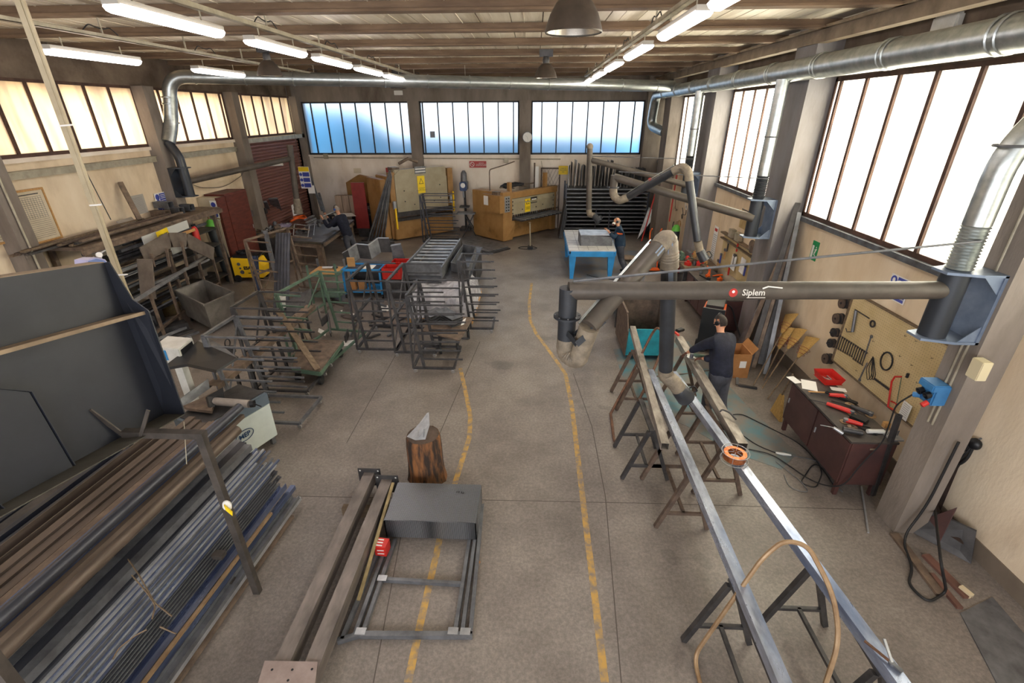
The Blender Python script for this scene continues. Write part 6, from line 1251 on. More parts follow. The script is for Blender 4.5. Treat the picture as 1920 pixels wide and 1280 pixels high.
for i in range(4): a, b = A[i], A[(i + 1) % 4]; M().prism([a, b, b - V((0, 0, .24)), a - V((0, 0, .24))], (.01, .01, 0)).build('side', STEEL, t)
M().prism([q_ - V((0, 0, .24)) for q_ in A], (0, 0, .01)).build('bottom', STEEL_D, t)
M().bx(-3.2, -1.6, 11.5, 14.8, .76, .79).build('support_sheet', STEEL_D, None, label='dark sheet between the wrapped goods and the frames', cat='sheet metal')
for x in (-3.2, -1.7): M().bx(x, x + .08, 13.0, 14.7, .0, .76).build('trestle_leg_frame', STEEL_D, None, label='dark trestle under the far end of the ladder frame, %s one' % ('left' if x < -3 else 'right'), cat='trestle')
# hand cart with stacked angle plates
t = thing('hand_cart', 'flat hand cart with rubber wheels right of the nearest peg rack', 'cart', (-1.75, 9.1, 0)); p = [at(792, 622, Z=.45), at(862, 640, Z=.45), at(887, 597, Z=.45), at(812, 592, Z=.45)]; M().prism(p, (0, 0, .03)).build('deck', RUST_T, t)
for x, y in ((858, 652), (878, 628), (826, 656)): c = P0(x, y, .09); c.z = .1; M().lathe([(.05, -.025), (.1, -.02), (.1, .02), (.05, .025)], 18, c, (1, .3, 0), cap=True).box(c + V((0, 0, .2)), (.05, .05, .3)).build('wheel', BLACKM, t, True)
t0 = None
for k in range(7):
    p0_, p1_, p2_ = at(806 - k, 606 - 2.4 * k, Z=.5 + .025 * k), at(826, 592 - 2.2 * k, Z=.56 + .025 * k), at(858, 610 - 2.2 * k, Z=.5 + .025 * k)
    m = M().bar(p0_, p1_, .3, .008).bar(p1_, p2_, .3, .008); m.build('bent_plate', STEEL_D if k % 2 else STEEL, None, label='bent dark plate in the stack on the hand cart', cat='steel plate', group='stacked bent plates on the hand cart')
M().prism([at(868, 600, Z=.66), at(874, 596, Z=.66), at(870, 608, Z=.66), at(864, 610, Z=.66)], (0, 0, .004)).build('paper_sheet', PAPER, None, label='white note on the stack of bent plates', cat='paper')
# floor plates in front of the shear
t = M().prism([P0(864, 447, .05), P0(890, 441, .05), P0(953, 463, .05), P0(916, 473, .05), P0(868, 462, .05)], (0, 0, .03)).build('steel_sheet', STEEL, None, label='large grey sheet lying on the floor before the shear', cat='sheet metal')
M().prism([P0(866, 452, .0), P0(893, 445, .0), P0(957, 467, .0), P0(916, 478, .0), P0(868, 468, .0)], (0, 0, .045)).build('steel_sheet', STEEL_D, None, label='darker sheet under the large grey floor sheet', cat='sheet metal')

# ================================================================ LEFT WALL AND BACK
sh = thing('stock_shelf', 'tall cluttered steel shelf of offcuts along the left wall', 'shelf', (-9.4, 11.3, 0)); xf = -9.05
for y in (9.1, 11.2, 13.3): M().bar((xf, y, 0), (xf, y, 2.15), .08, .08, (0, 1, 0)).bar((-9.8, y, 0), (-9.8, y, 2.15), .08, .08, (0, 1, 0)).build('upright', RUST_T, sh)
for z in (.3, .75, 1.2, 1.65): M().bx(-9.85, xf, 9.0, 13.4, z, z + .03).build('deck', STEEL_D, sh)
M().bx(-9.88, xf + .1, 8.95, 13.5, 2.15, 2.22).build('top_deck', RUST_T, sh); M().bar((xf + .1, 8.9, 2.12), (xf + .1, 13.55, 2.12), .05, .1).build('edge_beam', RUST_T, sh)
rnd.seed(21)
for i in range(46):
    z0 = (.33, .78, 1.23, 1.68)[i % 4]; z = z0 + rnd.uniform(.03, .32); y = rnd.uniform(9.1, 10.6); L = rnd.uniform(1.2, 2.6); x = rnd.uniform(-9.7, xf + .1); s_ = rnd.uniform(.025, .07)
    A, B = V((x, y, z)), V((x + rnd.uniform(-.05, .08), y + L, z + rnd.uniform(-.02, .03))); (M().chan(A, B, s_, s_, .006, (0, 0, 1), 'UT') if i % 3 else M().bar(A, B, s_, s_ * .6)).build('shelf_bar', (STEEL_D, STEEL, RUST_T, STEEL_L)[rnd.randrange(4)], None, label='steel offcut bar stored in the cluttered left wall shelf', cat='steel bar', group='offcut bars in the left wall shelf')
for i in range(9):
    y = 8.9 + .25 * i; A = V((-9.65 + .07 * i, y * .2 + 8.0 * .8 + (.5 if i > 3 else 0), 2.25 + .03 * (i % 3))); B = A + V((.04, 2.6 + .2 * (i % 3), .02)); M().bar(A, B, .07, .04).build('top_bar', (RUST_T, RUST, WOODG, STEEL_D)[i % 4], None, label='long rusty bar lying on top of the left wall shelf', cat='steel bar', group='bars on top of the left wall shelf')
M().prism([at(218, 416, Z=2.35), at(247, 407, Z=2.35), at(257, 418, Z=2.3), at(229, 425, Z=2.3)], (0, 0, .01)).build('sheet_offcut', STEEL_L, None, label='bright sheet offcut on top of the left wall shelf', cat='sheet metal')
for k, (x, y, z) in enumerate(((-9.55, 12.05, 2.22), (-9.5, 12.5, 2.22), (-9.6, 12.3, 2.4), (-9.45, 12.85, 2.24))): sqtube((x - .25, y, z + .09), (x + .2, y - .06, z + .09), .17, .16).build('tube_offcut', STEEL if k else RUST_T, None, label='short open square tube offcut on top of the left wall shelf', cat='tube offcut', group='square tube offcuts on the shelf top')
M().bar(at(262, 412, X=-9.4), at(225, 342, X=-9.8), .1, .07).build('leaning_beam', RUST_T, None, label='weathered pointed beam leaning on the wall above the left shelf', cat='beam')
WB = mat('white_board', 'c9cbc6', .5)
for k, (a, b) in enumerate((((268, 452), (352, 420)), ((322, 470), (370, 448)))): A, B = at(*a, X=xf + .14), at(*b, X=xf + .14); M().bar(A, B, .02, .2).build('white_board', WB, None, label='pale board strip on the front of the left wall shelf, %s one' % ('upper', 'lower')[k], cat='board')
M().bar(at(268, 465, X=xf + .2), at(365, 430, X=xf + .2), .03, .07).build('wood_strip', WOOD, None, label='orange wooden strip across the front of the left wall shelf', cat='wood strip')
a = at(306, 440, X=xf + .26); t = thing('yellow_sign', 'yellow handwritten card on the left wall shelf', 'sign', tuple(a)); M().box(a, (.01, .38, .24), Matrix.Rotation(.1, 3, 'X')).build('card', YSIGN, t)
text('MATERIALE SPECIALE\nNON TOCCARE', .035, a + V((.006, 0, 0)), (0, 1, .1), (0, 0, 1), STEEL_D, t)
a = at(365, 432, X=-8.9); t = thing('fire_extinguisher', 'red fire extinguisher at the far end of the left wall shelf', 'fire extinguisher', (a.x, a.y, a.z - .3)); M().lathe([(.08, -.3), (.085, 0), (.06, .08), (.025, .11)], 16, a, cap=True).build('tank', RED, t, True); M().box(a + V((0, 0, .14)), (.04, .12, .05)).build('valve', BLACK, t); M().path(bend([a + V((0, .05, .14)), a + V((0, .12, .05)), a + V((0, .1, -.15))], .05, 4), .012, 6).build('hose', BLACK, t, True)
M().bar((a.x - .2, a.y, a.z - .1), (a.x - .06, a.y, a.z - .1), .04, .03).bar((a.x - .17, a.y, 0), (a.x - .17, a.y, a.z), .05, .05, (0, 1, 0)).build('bracket', RUST_T, t)
# guard frame with arched plate
gA, gB = at(215, 588, Z=1.15), at(396, 474, Z=1.15); gd = (gB - gA).normalized(); t = thing('guard_frame', 'steel guard frame with long top rail before the left wall shelf', 'frame', (gA.x, gA.y, 0))
M().bar(gA, gB, .06, .06).build('top_rail', STEEL_L, t); M().bar(gA - V((0, 0, .85)), gB - V((0, 0, .85)), .05, .05).build('bottom_rail', RUST_T, t)
for k in range(6): q_ = gA.lerp(gB, .1 + .18 * k); M().bar(V((q_.x, q_.y, 0)), q_, .05, .05, (0, 1, 0)).build('post', RUST_T, t)
n_ = V((gd.y, -gd.x, 0)) * -1; AR = mat('brown_grey_plate', '7f7469', .6, .3, '665b51', 4)
t = thing('arched_plate', 'big angular arched plate leaning behind the guard frame', 'steel plate', tuple(at(275, 560, Z=.3))); base = n_ * -.0
PX = -8.55
outer = [(277, 570), (270, 545), (268, 480), (312, 449), (345, 448), (398, 470), (403, 488), (385, 480)]
pl = [((268, 478), (318, 449)), ((318, 450), (350, 449)), ((350, 450), (400, 476)), ((271, 485), (279, 560))]
for a, b in pl: A, B = at(*a, X=PX), at(*b, X=PX); M().bar(A, B, .03, .34, (1, 0, 0) if a[0] == 271 else (0, 0, 1)).build('limb', AR, t)
for x, y0_, y1_ in ((283, 475, 500), (312, 465, 500), (340, 452, 478), (345, 470, 500)): M().bar(at(x, y0_, X=PX + .1), at(x + 6, y1_, X=PX + .1), .04, .05, (1, 0, 0)).build('cleat', RUST_T, t)
# wall charts and signs on the left wall
def lpanel(name, label, cat, c4, m, frame=None, lines=0, X=-9.87):
    P_ = [at(*q_, X=X) for q_ in c4]; y0 = (P_[0].y + P_[3].y) / 2; y1 = (P_[1].y + P_[2].y) / 2; z1 = (P_[0].z + P_[1].z) / 2; z0 = (P_[2].z + P_[3].z) / 2
    t = thing(name, label, cat, (X, (y0 + y1) / 2, z0)); M().bx(X, X + .012, y0, y1, z0, z1).build('sheet', m, t)
    if frame: M().bx(X, X + .03, y0 - .03, y1 + .03, z1, z1 + .04).bx(X, X + .03, y0 - .03, y1 + .03, z0 - .04, z0).bx(X, X + .03, y0 - .03, y0, z0, z1).bx(X, X + .03, y1, y1 + .03, z0, z1).build('frame', frame, t)
    if lines:
        m_ = M()
        for k in range(lines): z = z0 + (z1 - z0) * (.06 + .86 * k / lines); m_.bx(X + .012, X + .0135, y0 + .06, y1 - .06, z, z + .006)
        m_.build('printed_rows', STEEL, t, kind='stuff')
    return t, y0, y1, z0, z1
CHART = mat('aged_chart_paper', 'd5c8b0', .8, 0, 'bfb197', 2.5)
t, y0, y1, z0, z1 = lpanel('wall_chart', 'large framed technical chart on the left wall', 'chart', ((10, 364), (73, 356), (115, 440), (52, 460)), CHART, WOOD, 22)
m_ = M()
for k in range(11): y = y0 + .08 + (y1 - y0 - .16) * k / 10; m_.bx(-9.858, -9.856, y, y + .005, z0 + (z1 - z0) * .45, z1 - .12)
m_.build('printed_columns', STEEL, t, kind='stuff'); M().bx(-9.858, -9.856, y0 + .15, y1 - .1, z1 - .07, z1 - .05).build('printed_heading', STEEL_D, t)
lpanel('wall_chart', 'framed chart cut off by the left picture edge', 'chart', ((-60, 395), (-5, 385), (12, 450), (-40, 465)), CHART, WOOD, 12)
lpanel('wall_poster', 'grey printed poster above the left wall shelf', 'poster', ((240, 368), (266, 364), (279, 398), (254, 403)), mat('grey_poster', 'a9a39b', .8), None, 12)
for k in range(3):
    a = at(303 + 2.5 * k, 368 + 10 * k, X=-9.86); t = thing('safety_sign', 'blue safety sign over the left wall shelf, ' + ('top', 'middle', 'lowest')[k] + ' of three', 'sign', tuple(a)); M().box(a, (.008, .5, .2)).build('plate', PAPER, t); M().box(a + V((.006, .07, 0)), (.002, .3, .16)).build('blue_field', SIGNB, t); M().lathe([(0, 0), (.075, 0)], 18, a + V((.006, -.16, 0)), (1, 0, 0)).build('symbol_disc', SIGNB, t)
    for j in range(3): M().box(a + V((.008, .07, .04 - .04 * j)), (.001, .24, .012)).build('text_line', PAPER, t)
a = at(325, 330, X=-9.86); t = thing('fire_sign', 'small red sign right of the left extraction arm bracket', 'sign', tuple(a)); M().box(a, (.01, .2, .24)).build('plate', mat('brick_red_sign', 'a5482f', .6), t); M().box(a + V((.007, 0, 0)), (.002, .12, .1)).build('symbol', PAPER, t)
# column foot ledge
M().bx(-9.9, -9.4, 8.2, 9.1, 1.6, 1.68).build('wall_ledge', WOODG, None, label='grey timber ledge on the wall behind the charcoal enclosure', cat='ledge')
M().tube((-9.55, 8.5, 1.7), (-9.55, 8.5, 5.0), .02, 8).build('conduit', TRAYM, None, True, label='grey conduit on the left column by the framed chart', cat='conduit')
# red-brown cabinets
def wardrobe(lb, x0, x1, y0, y1, h_):
    t = thing('steel_cabinet', lb, 'cabinet', ((x0 + x1) / 2, (y0 + y1) / 2, 0)); M().bx(x0, x1 - .02, y0 + .02, y1, .04, h_).build('body', MAHOG, t)
    d = M().bx(x1 - .02, x1, y0 + .04, y1 - .03, .08, h_ - .05).build('door', MAHOG, t); M().bar((x1 + .015, y1 - .1, h_ * .5), (x1 + .015, y1 - .1, h_ * .5 + .12), .015, .015, (0, 1, 0)).build('handle', STEEL_L, d)
    return t
wardrobe('tall red-brown cabinet against the left wall, its broad side to the hall', -9.85, -9.22, 14.25, 15.45, 2.45)
t = thing('steel_cabinet', 'open red-brown cabinet with a cream door beside the tall one', 'cabinet', (-9.9, 14.0, 0)); M().bx(-10 + .12, -9.3, 13.97, 14.01, .04, 2.35).build('door', MAHOG, t); M().bx(-9.3, -9.22, 13.9, 14.24, .04, 2.4).build('edge_frame', MAHOG, t); M().bx(-9.88, -9.24, 13.96, 14.22, .04, 2.4).build('body', CHART, t)
M().bx(-9.44, -9.31, 13.885, 13.9, .1, 1.75).build('cream_panel', CHART, t)
for k in range(2): z = 2.2 - .3 * k; M().bx(-9.47, -9.28, 13.875, 13.885, z - .13, z + .13).build('sign_plate', PAPER, t); M().lathe([(0, 0), (.07, 0), (.07, .002)], 16, (-9.375, 13.873, z + .02), (0, -1, 0)).build('sign_disc', SIGNB, t)
gas('gas_cylinder', 'tall dark gas cylinder with lime green shoulder beside the yellow welder', -9.25, 13.6, .15, 2.0, (-.1, 0))
t = thing('pressure_gauge', 'gauge fitting on top of the gas cylinder by the yellow welder', 'gauge', (-9.35, 13.75, 1.85)); M().lathe([(0, 0), (.06, 0), (.06, .04), (0, .04)], 14, (-9.37, 13.68, 1.92), (.4, -.8, .2)).build('dial', STEEL_D, t, True); M().tube((-9.35, 13.75, 1.86), (-9.2, 13.75, 1.83), .02, 8).build('stem', BR2, t)
wy = welder('welding_machine', 'yellow welding machine on wheels at the foot of the gas cylinder', (-8.65, 13.75, 0), .12, YELLOW, BLACK, .85, .5, .74)
for x, z, a in ((-.2, .55, .1), (-.18, .42, .06), (-.15, .3, .12)): M().lathe([(0, 0), (a * .5, 0), (a * .5, .01)], 14, (x, -.252, z), (0, -1, 0)).build('emblem_plate', STEEL, wy)
text('ESAB', .13, (.06, -.256, .42), (1, 0, 0), (.15, 0, 1), BLACK, wy, bold=.006); M().bx(.2, .38, -.254, -.25, .56, .575).bx(.18, .34, -.254, -.25, .3, .315).bx(.02, .12, -.254, -.25, .25, .275).build('vent_slot', BLACK, wy)
cc = [V((-8.75, 13.7, .83)) + V((.16 * cos(a * .6), .14 * sin(a * .6), .02 * (a % 4))) for a in range(30)]; M().path(cc, .022, 6).build('torch_hose', BLACK, None, True, label='black torch hose coiled on top of the yellow welder', cat='hose')
# workbench and clutter at the left back
t = thing('drawer_bench', 'low bench with red-brown drawers full of tools by the left wall', 'workbench', (-9.3, 16.6, 0)); M().bx(-9.85, -8.85, 15.7, 17.5, .8, .86).build('top', WOODG, t); M().bx(-9.8, -8.9, 15.75, 16.5, .05, .8).build('body', STEEL_D, t)
for k in range(3): d = M().bx(-8.92, -8.88, 16.55, 17.45, .1 + .23 * k, .3 + .23 * k).build('drawer', MAHOG, t); M().bar((-8.86, 16.9, .2 + .23 * k), (-8.86, 17.1, .2 + .23 * k), .02).build('handle', STEEL_L, d)
M().bx(-9.8, -8.92, 16.52, 17.48, .05, .8).build('body', MAHOG, t)
rnd.seed(33)
def clutter(n, x0, x1, y0, y1, z, label, group, s0=.05, s1=.16, mats=(STEEL_D, STEEL, RUST_T, BLACK, STEEL_L, RUST)):
    for i in range(n):
        x, y = rnd.uniform(x0, x1), rnd.uniform(y0, y1); m = mats[rnd.randrange(len(mats))]; k = i % 4; s_ = rnd.uniform(s0, s1); R_ = Matrix.Rotation(rnd.uniform(0, 3), 3, 'Z')
        if k == 0: mm = M().box((x, y, z + s_ * .3), (s_, s_ * .7, s_ * .6), R_).box((x, y, z + s_ * .75), (s_ * .4, s_ * .3, s_ * .3), R_)
        elif k == 1: d = R_ @ V((s_ * 1.3, 0, 0)); mm = M().path([V((x, y, z + .02)) - d, V((x, y, z + .03)), V((x, y, z + .02)) + d], .02, 8, rs=[.012, .02, .026])
        elif k == 2: mm = M().lathe([(s_ * .3, 0), (s_ * .35, s_ * .6), (s_ * .2, s_ * .9)], 10, (x, y, z), cap=True)
        else: mm = M().bar(V((x, y, z + .02)), V((x, y, z + .02)) + R_ @ V((s_ * 2, 0, .05)), .03, .03).box((x, y, z + .04), (s_ * .6, s_ * .3, .07), R_)
        mm.build(('metal_block', 'hand_tool', 'small_pot', 'steel_clamp')[k], m, None, k in (1, 2), label=label, cat='small tool', group=group)
clutter(34, -9.75, -8.95, 15.8, 17.4, .86, 'small tool or part heaped on the bench with red-brown drawers', 'clutter on the drawer bench', .08, .22)
M().box((-9.1, 17.2, .93), (.4, .35, .1), Matrix.Rotation(.3, 3, 'Z')).build('cloth_bundle', mat('lilac_cloth', 'a9a0b8', .9, 0, '8b8299', 8, .5), None, bevel=.03, label='lilac cloth bundle on the bench with red-brown drawers', cat='cloth')
for k, (x, y) in enumerate(((455, 365), (478, 385), (470, 400), (487, 410), (497, 395), (483, 372))):
    a = at(x, y, X=-9.75); M().box(a, (.1, .14, .2)).tube(a - V((0, 0, .1)), a - V((0, 0, .35)), .012, 6).tube(a, a + V((0, .2, .05)), .012, 6).build('hung_tool', (SAWG, STEEL_D, STEEL)[k % 3], None, label='dark tool or fitting hung on the wall between cabinet and roller door', cat='tool', group='tools hung beside the roller door')
M().path(bend([at(330, 326, X=-9.8), at(370, 352, X=-9.8), at(420, 352, X=-9.8), at(452, 330, X=-9.8), at(458, 318, X=-9.7)], .6, 8), .008, 6).build('slack_cable', BLACK, None, True, label='slack cable sagging across the left wall above the cabinets', cat='cable')
t = thing('unlit_tube_lamp', 'unlit white tube lamp hanging before the roller door', 'lamp', tuple(at(492, 310, Y=17.0))); M().path([at(455, 312, Y=17.0), at(530, 308, Y=17.0)], .045, 12).build('tube_housing', PAPER, t, True); M().tube(at(470, 310, Y=17.0), at(470, 296, Y=17.1), .006, 5).tube(at(515, 308, Y=17.0), at(515, 294, Y=17.1), .006, 5).build('hanger', STEEL, t)
a = at(572, 333, Y=18.9); t = thing('safety_board', 'yellow and blue safety board hanging before the roller door', 'sign', tuple(a)); M().box(a, (.42, .02, .8)).build('board', PAPER, t); M().box(a + V((0, -.013, .31)), (.4, .005, .16)).build('yellow_header', YSIGN, t)
for k in range(3): M().box(a + V((.06, -.013, .12 - .2 * k)), (.26, .005, .15)).build('blue_field', SIGNB, t); M().lathe([(0, 0), (.06, 0)], 14, a + V((-.14, -.016, .12 - .2 * k)), (0, -1, 0)).build('symbol_disc', SIGNB, t)
M().tube(a + V((-.1, 0, .4)), a + V((-.12, 0, 5.82 - a.z)), .008, 5).build('hanger', STEEL, t)
a = at(584, 355, Y=18.9); M().box(a, (.26, .01, .3)).build('pinned_sheet', PAPER, t)
# big steel welding table
t = thing('welding_table', 'big heavy steel table where the man in black works', 'table', (-7.4, 16.5, 0)); p = [(-7.95, 15.0), (-6.75, 14.78), (-6.95, 18.4), (-8.6, 18.4)]; M().prism([V((*q_, .84)) for q_ in p], (0, 0, .06)).build('top', mat('worn_table_steel', '7b7d82', .35, .8, '5b5c60', 3, .05, 30), t)
for i in range(4): a, b = V((*p[i], .78)), V((*p[(i + 1) % 4], .78)); M().bar(a.lerp(b, .05), b.lerp(a, .05), .06, .1).build('apron', RUST_T, t)
for x, y in ((-7.75, 15.2), (-6.95, 15.0), (-7.1, 18.2), (-8.3, 18.2)): M().prism([(x - .09, y - .09, .8), (x + .09, y - .09, .8), (x + .09, y + .09, .8), (x - .09, y + .09, .8)], (.02, .02, -.8)).build('leg', RUST_T, t)
for k in range(3): A, B = at(572 + 3 * k, 412 + 5 * k, Z=.94), at(588 + 3 * k, 404 + 5 * k, Z=.94); M().bar(A, B, .09, .05).build('bright_bar', STEEL_L, None, label='short bright bar on the big steel table', cat='steel bar', group='bright bars on the steel table')
t = thing('tube_stand', 'small bent tube frame standing on the near end of the steel table', 'frame', tuple(at(565, 440, Z=.9))); A = [at(550, 441, Z=.92), at(577, 445, Z=.92), at(580, 423, Z=1.12), at(552, 420, Z=1.12), at(550, 441, Z=.92)]; M().path(bend(A, .05, 4), .018, 8).build('loop', STEEL_L, t, True); M().tube(A[2], at(590, 420, Z=1.0), .015, 6).tube(at(590, 420, Z=1.0), at(588, 440, Z=.92), .015, 6).build('stay', STEEL_L, t, True)
M().path(bend([at(545, 415, Z=.93), at(558, 408, Z=.98), at(575, 410, Z=.95), at(570, 404, Z=.95), at(550, 408, Z=.93)], .1, 4), .04, 8).build('orange_hose', ORANGE, None, True, label='orange hose heap at the back of the steel table', cat='hose')
clutter(16, -8.3, -7.7, 16.0, 18.2, .9, 'small tool lying on the back part of the big steel table', 'tools on the steel table', .06, .14)
M().prism([at(625, 400, Z=.93), at(660, 399, Z=.93), at(668, 405, Z=.93), at(630, 407, Z=.93)], (0, 0, .004)).build('drawing_sheet', PAPER, None, label='white drawing on the far right of the steel table', cat='paper')
# covered machine and leaning sheets before the roller door
M().prism([at(546, 385, Y=18.6), at(558, 378, Y=18.6), at(562, 400, Y=18.6), at(550, 405, Y=18.6)], (0, .02, 0)).build('white_sheet', PAPER, None, label='white panel leaning left of the covered extraction hood', cat='panel')
for k, (a, b, w_) in enumerate((((535, 430), (512, 372), .3), ((520, 432), (497, 378), .12), ((604, 395), (580, 325), .08), ((608, 398), (598, 362), .1))): M().bar(P0(*a, .02) if k < 2 else at(*a, Y=19.5), at(*b, X=-9.5) if k < 2 else at(*b, Y=20.8), w_, .05).build('leaning_profile', STEEL, None, label='grey profile leaning before the roller door, ' + ('widest one', 'leftmost one', 'long one at the corner', 'short one at the corner')[k], cat='steel profile')
clutter(26, -8.9, -7.1, 18.7, 20.2, .0, 'scrap part on the floor before the roller door', 'scrap before the roller door', .15, .5)
t = thing('low_bench', 'low dark bench stacked with blocks beneath the back wall', 'workbench', (-7.6, 20.4, 0)); M().bx(-8.7, -6.7, 20.0, 20.9, .7, .76).build('top', STEEL_D, t)
for x in (-8.6, -6.8):
    for y in (20.1, 20.8): M().bx(x - .04, x + .04, y - .04, y + .04, 0, .7).build('leg', STEEL_D, t)
PINKW = mat('pale_wood_panels', 'b39c88', .7, 0, '9a8472', 3, stretch=(6, 1, .5))
for k in range(4): M().bx(-8.25 + .3 * k, -7.98 + .3 * k, 20.0, 20.25, .77, 1.55).build('pale_board', PINKW, None, label='pale upright wooden board stored on the low bench by the back wall', cat='board', group='pale boards on the low bench')
clutter(12, -8.6, -6.9, 20.35, 20.8, .76, 'dark part stored on the low bench under the back wall', 'parts on the low bench', .15, .35)
for k in range(6): M().bar((-6.9 + .02 * k, 17.3 + .3 * k, .05), (-5.2 - .1 * k, 17.6 + .28 * k, .06), .1, .06).build('floor_bar', (STEEL_D, STEEL)[k % 2], None, label='bar lying on the floor before the first press', cat='steel bar', group='bars on the floor before the first press')
# bundle of tubes leaning on the first press
for k in range(6): M().tube(P0(690 + 6 * k, 452 - 2 * (k % 2), .03), at(731 + .5 * k, 320 + 2 * k, Y=18.3), .035, 8).build('leaning_tube', STEEL, None, True, label='long steel tube leaning in the bundle on the first press', cat='steel tube', group='tubes leaning on the first press')
# red panel and crate
M().bx(-7.25, -6.72, 19.35, 19.41, .35, 2.15).build('red_screen', mat('oxide_red_panel', '93302c', .5, 0, '7d2724', 3), None, label='oxide red screen panel left of the first press', cat='panel')
M().bx(-7.2, -6.76, 19.35, 19.5, 0, .35).build('screen_stand', STEEL_D, None, label='dark foot carrying the oxide red screen', cat='stand')
M().prism([(-8.05, 20.95, 1.1), (-7.0, 20.95, 1.1), (-7.0, 20.95, 2.15), (-7.5, 20.95, 2.25), (-8.05, 20.95, 1.95)], (0, .3, 0)).build('wooden_crate', mat('brown_crate', '9a6f3a', .7, 0, '84602f', 3), None, label='brown crate high behind the red screen', cat='crate')
M().bx(-8.0, -7.1, 20.95, 21.2, 0, 1.1).build('crate_stand', STEEL_D, None, label='dark base under the brown crate', cat='stand')

# press brake
def bolts(m, pts, par): 
    for p_ in pts: M().lathe([(0, 0), (.025, 0), (.025, .015), (0, .015)], 8, p_, (0, -1, 0)).build('bolt', STEEL_D, par)
pr1 = local(thing('press_brake', 'big beige and ochre press brake with two yellow warning stickers, at the back left', 'machine', (-5.35, 18.55, 0), .72))
M().bx(.15, 2.45, .1, .35, 1.1, 2.68).build('ram', MBEIGE, pr1, bevel=.03); M().prism([(.15, .08, 1.1), (2.45, .08, 1.1), (2.45, .08, 2.3), (2.1, .08, 2.68), (.4, .08, 2.68), (.15, .08, 2.5)], (0, .04, 0)).build('ram_face', MBEIGE, pr1)
M().bx(0, 2.65, .12, .5, .05, .78).build('bed', OCHRE, pr1, bevel=.02); M().bx(.05, 2.6, .0, .16, .95, 1.12).build('upper_tool', STEEL_D, pr1); M().bx(.05, 2.6, .0, .16, .78, .88).build('lower_tool', STEEL_D, pr1)
for x, s_ in ((-.08, 1), (2.5, 1)): M().bx(x, x + .28, .3, 1.3, .05, 2.45).build('side_frame', OCHRE, pr1, bevel=.02); M().bx(x + .02, x + .26, .12, .3, 1.5, 2.6).build('cylinder_box', OCHRE, pr1); M().tube((x + .14, .12, 1.55), (x + .14, .12, 1.25), .08, 12).build('cylinder', STEEL_L, pr1, True)
M().bx(-.35, -.1, .35, 1.6, .05, 2.35).build('control_cabinet', OCHRE, pr1, bevel=.02)
M().bx(1.1, 1.42, .06, .075, 1.75, 2.4).build('warning_sticker', YSIGN, pr1); M().prism([(1.16, .058, 2.1), (1.36, .058, 2.1), (1.26, .058, 2.32)], (0, -.002, 0)).build('warning_triangle', BLACK, pr1); M().prism([(1.19, .0555, 2.12), (1.33, .0555, 2.12), (1.26, .0555, 2.28)], (0, -.002, 0)).build('triangle_inset', YSIGN, pr1)
text('ATTENZIONE\nPERICOLO\nDI SCHIACCIAMENTO', .045, (1.26, .058, 1.9), (1, 0, 0), (0, 0, 1), BLACK, pr1); M().bx(1.02, 1.5, .06, .075, 2.48, 2.75).build('name_plate', STEEL, pr1); M().bx(1.04, 1.48, .055, .06, 2.54, 2.58).bx(1.04, 1.48, .055, .06, 2.64, 2.68).build('name_plate_line', PAPER, pr1)
M().bx(-.02, .04, -.05, .0, .5, 1.3).build('yellow_guard', YELLOW, pr1); M().bx(2.62, 2.68, -.05, 0, .9, 1.7).build('yellow_guard', YELLOW, pr1); M().bx(.2, .5, .3, .7, 2.6, 2.75).path([(.6, .5, 2.86), (1.0, .5, 3.02), (1.4, .5, 2.88)], .06, 8).build('motor_unit', RUST_T, pr1)
for x, z in ((.5, 1.5), (2.1, 1.5), (.5, 1.9), (2.1, 2.0), (.9, 1.35), (1.8, 1.4)): bolts(None, [(x, .078, z)], pr1)
# shear
pr2 = local(thing('sheet_shear', 'long ochre and beige sheet shear in the middle of the back wall', 'machine', (-1.16, 18.5, 0), .82))
M().prism([(0, 0, .05), (.0, 1.8, .05), (.0, 1.8, 1.85), (0, 0, 1.9)], (.5, 0, 0)).build('left_housing', OCHRE, pr2, bevel=.015); M().prism([(.1, 0, .05), (.5, 0, .05), (.55, -.12, .7), (.5, -.1, .8), (.1, 0, .85)], (0, .02, 0)).build('front_cheek', OCHRE, pr2)
M().bx(.5, 3.1, .25, .8, .05, .72).build('bed', OCHRE, pr2); M().bx(2.95, 3.2, .1, .9, .05, 1.75).build('right_housing', OCHRE, pr2)
M().bx(.5, 3.05, .05, .15, .98, 1.6).build('blade_beam', MBEIGE, pr2, bevel=.01); M().bx(.5, 3.05, .0, .06, 1.4, 1.44).build('beam_ledge', MBEIGE, pr2); M().bx(.2, 3.2, .05, .3, 1.62, 1.85).build('top_beam', OCHRE, pr2); M().bx(.5, 3.1, -.5, .25, .82, .86).build('table', STEEL_D, pr2)
for k in range(20): M().bx(.56 + .125 * k, .6 + .125 * k, -.55, .12, .86, .885).build('table_strip', STEEL_L if k % 2 else STEEL, pr2)
for k in range(20): M().tube((.6 + .125 * k, .02, .9), (.6 + .125 * k, .02, 1.0), .02, 8).build('hold_down', STEEL_D, pr2)
M().bx(-.22, .35, -.06, .95, 1.15, 1.8).build('control_box', OCHRE, pr2, bevel=.01); M().bx(-.228, -.22, .6, .85, 1.4, 1.74).build('paper_notice', PAPER, pr2); M().bx(.02, .3, -.075, -.06, 1.17, 1.76).build('button_strip', STEEL_L, pr2)
for k in range(5):
    for x in (.1, .22): M().lathe([(0, 0), (.024, 0), (.024, .02), (0, .02)], 10, (x, -.077, 1.24 + .11 * k), (0, -1, 0)).build('push_button', BLACK, pr2)
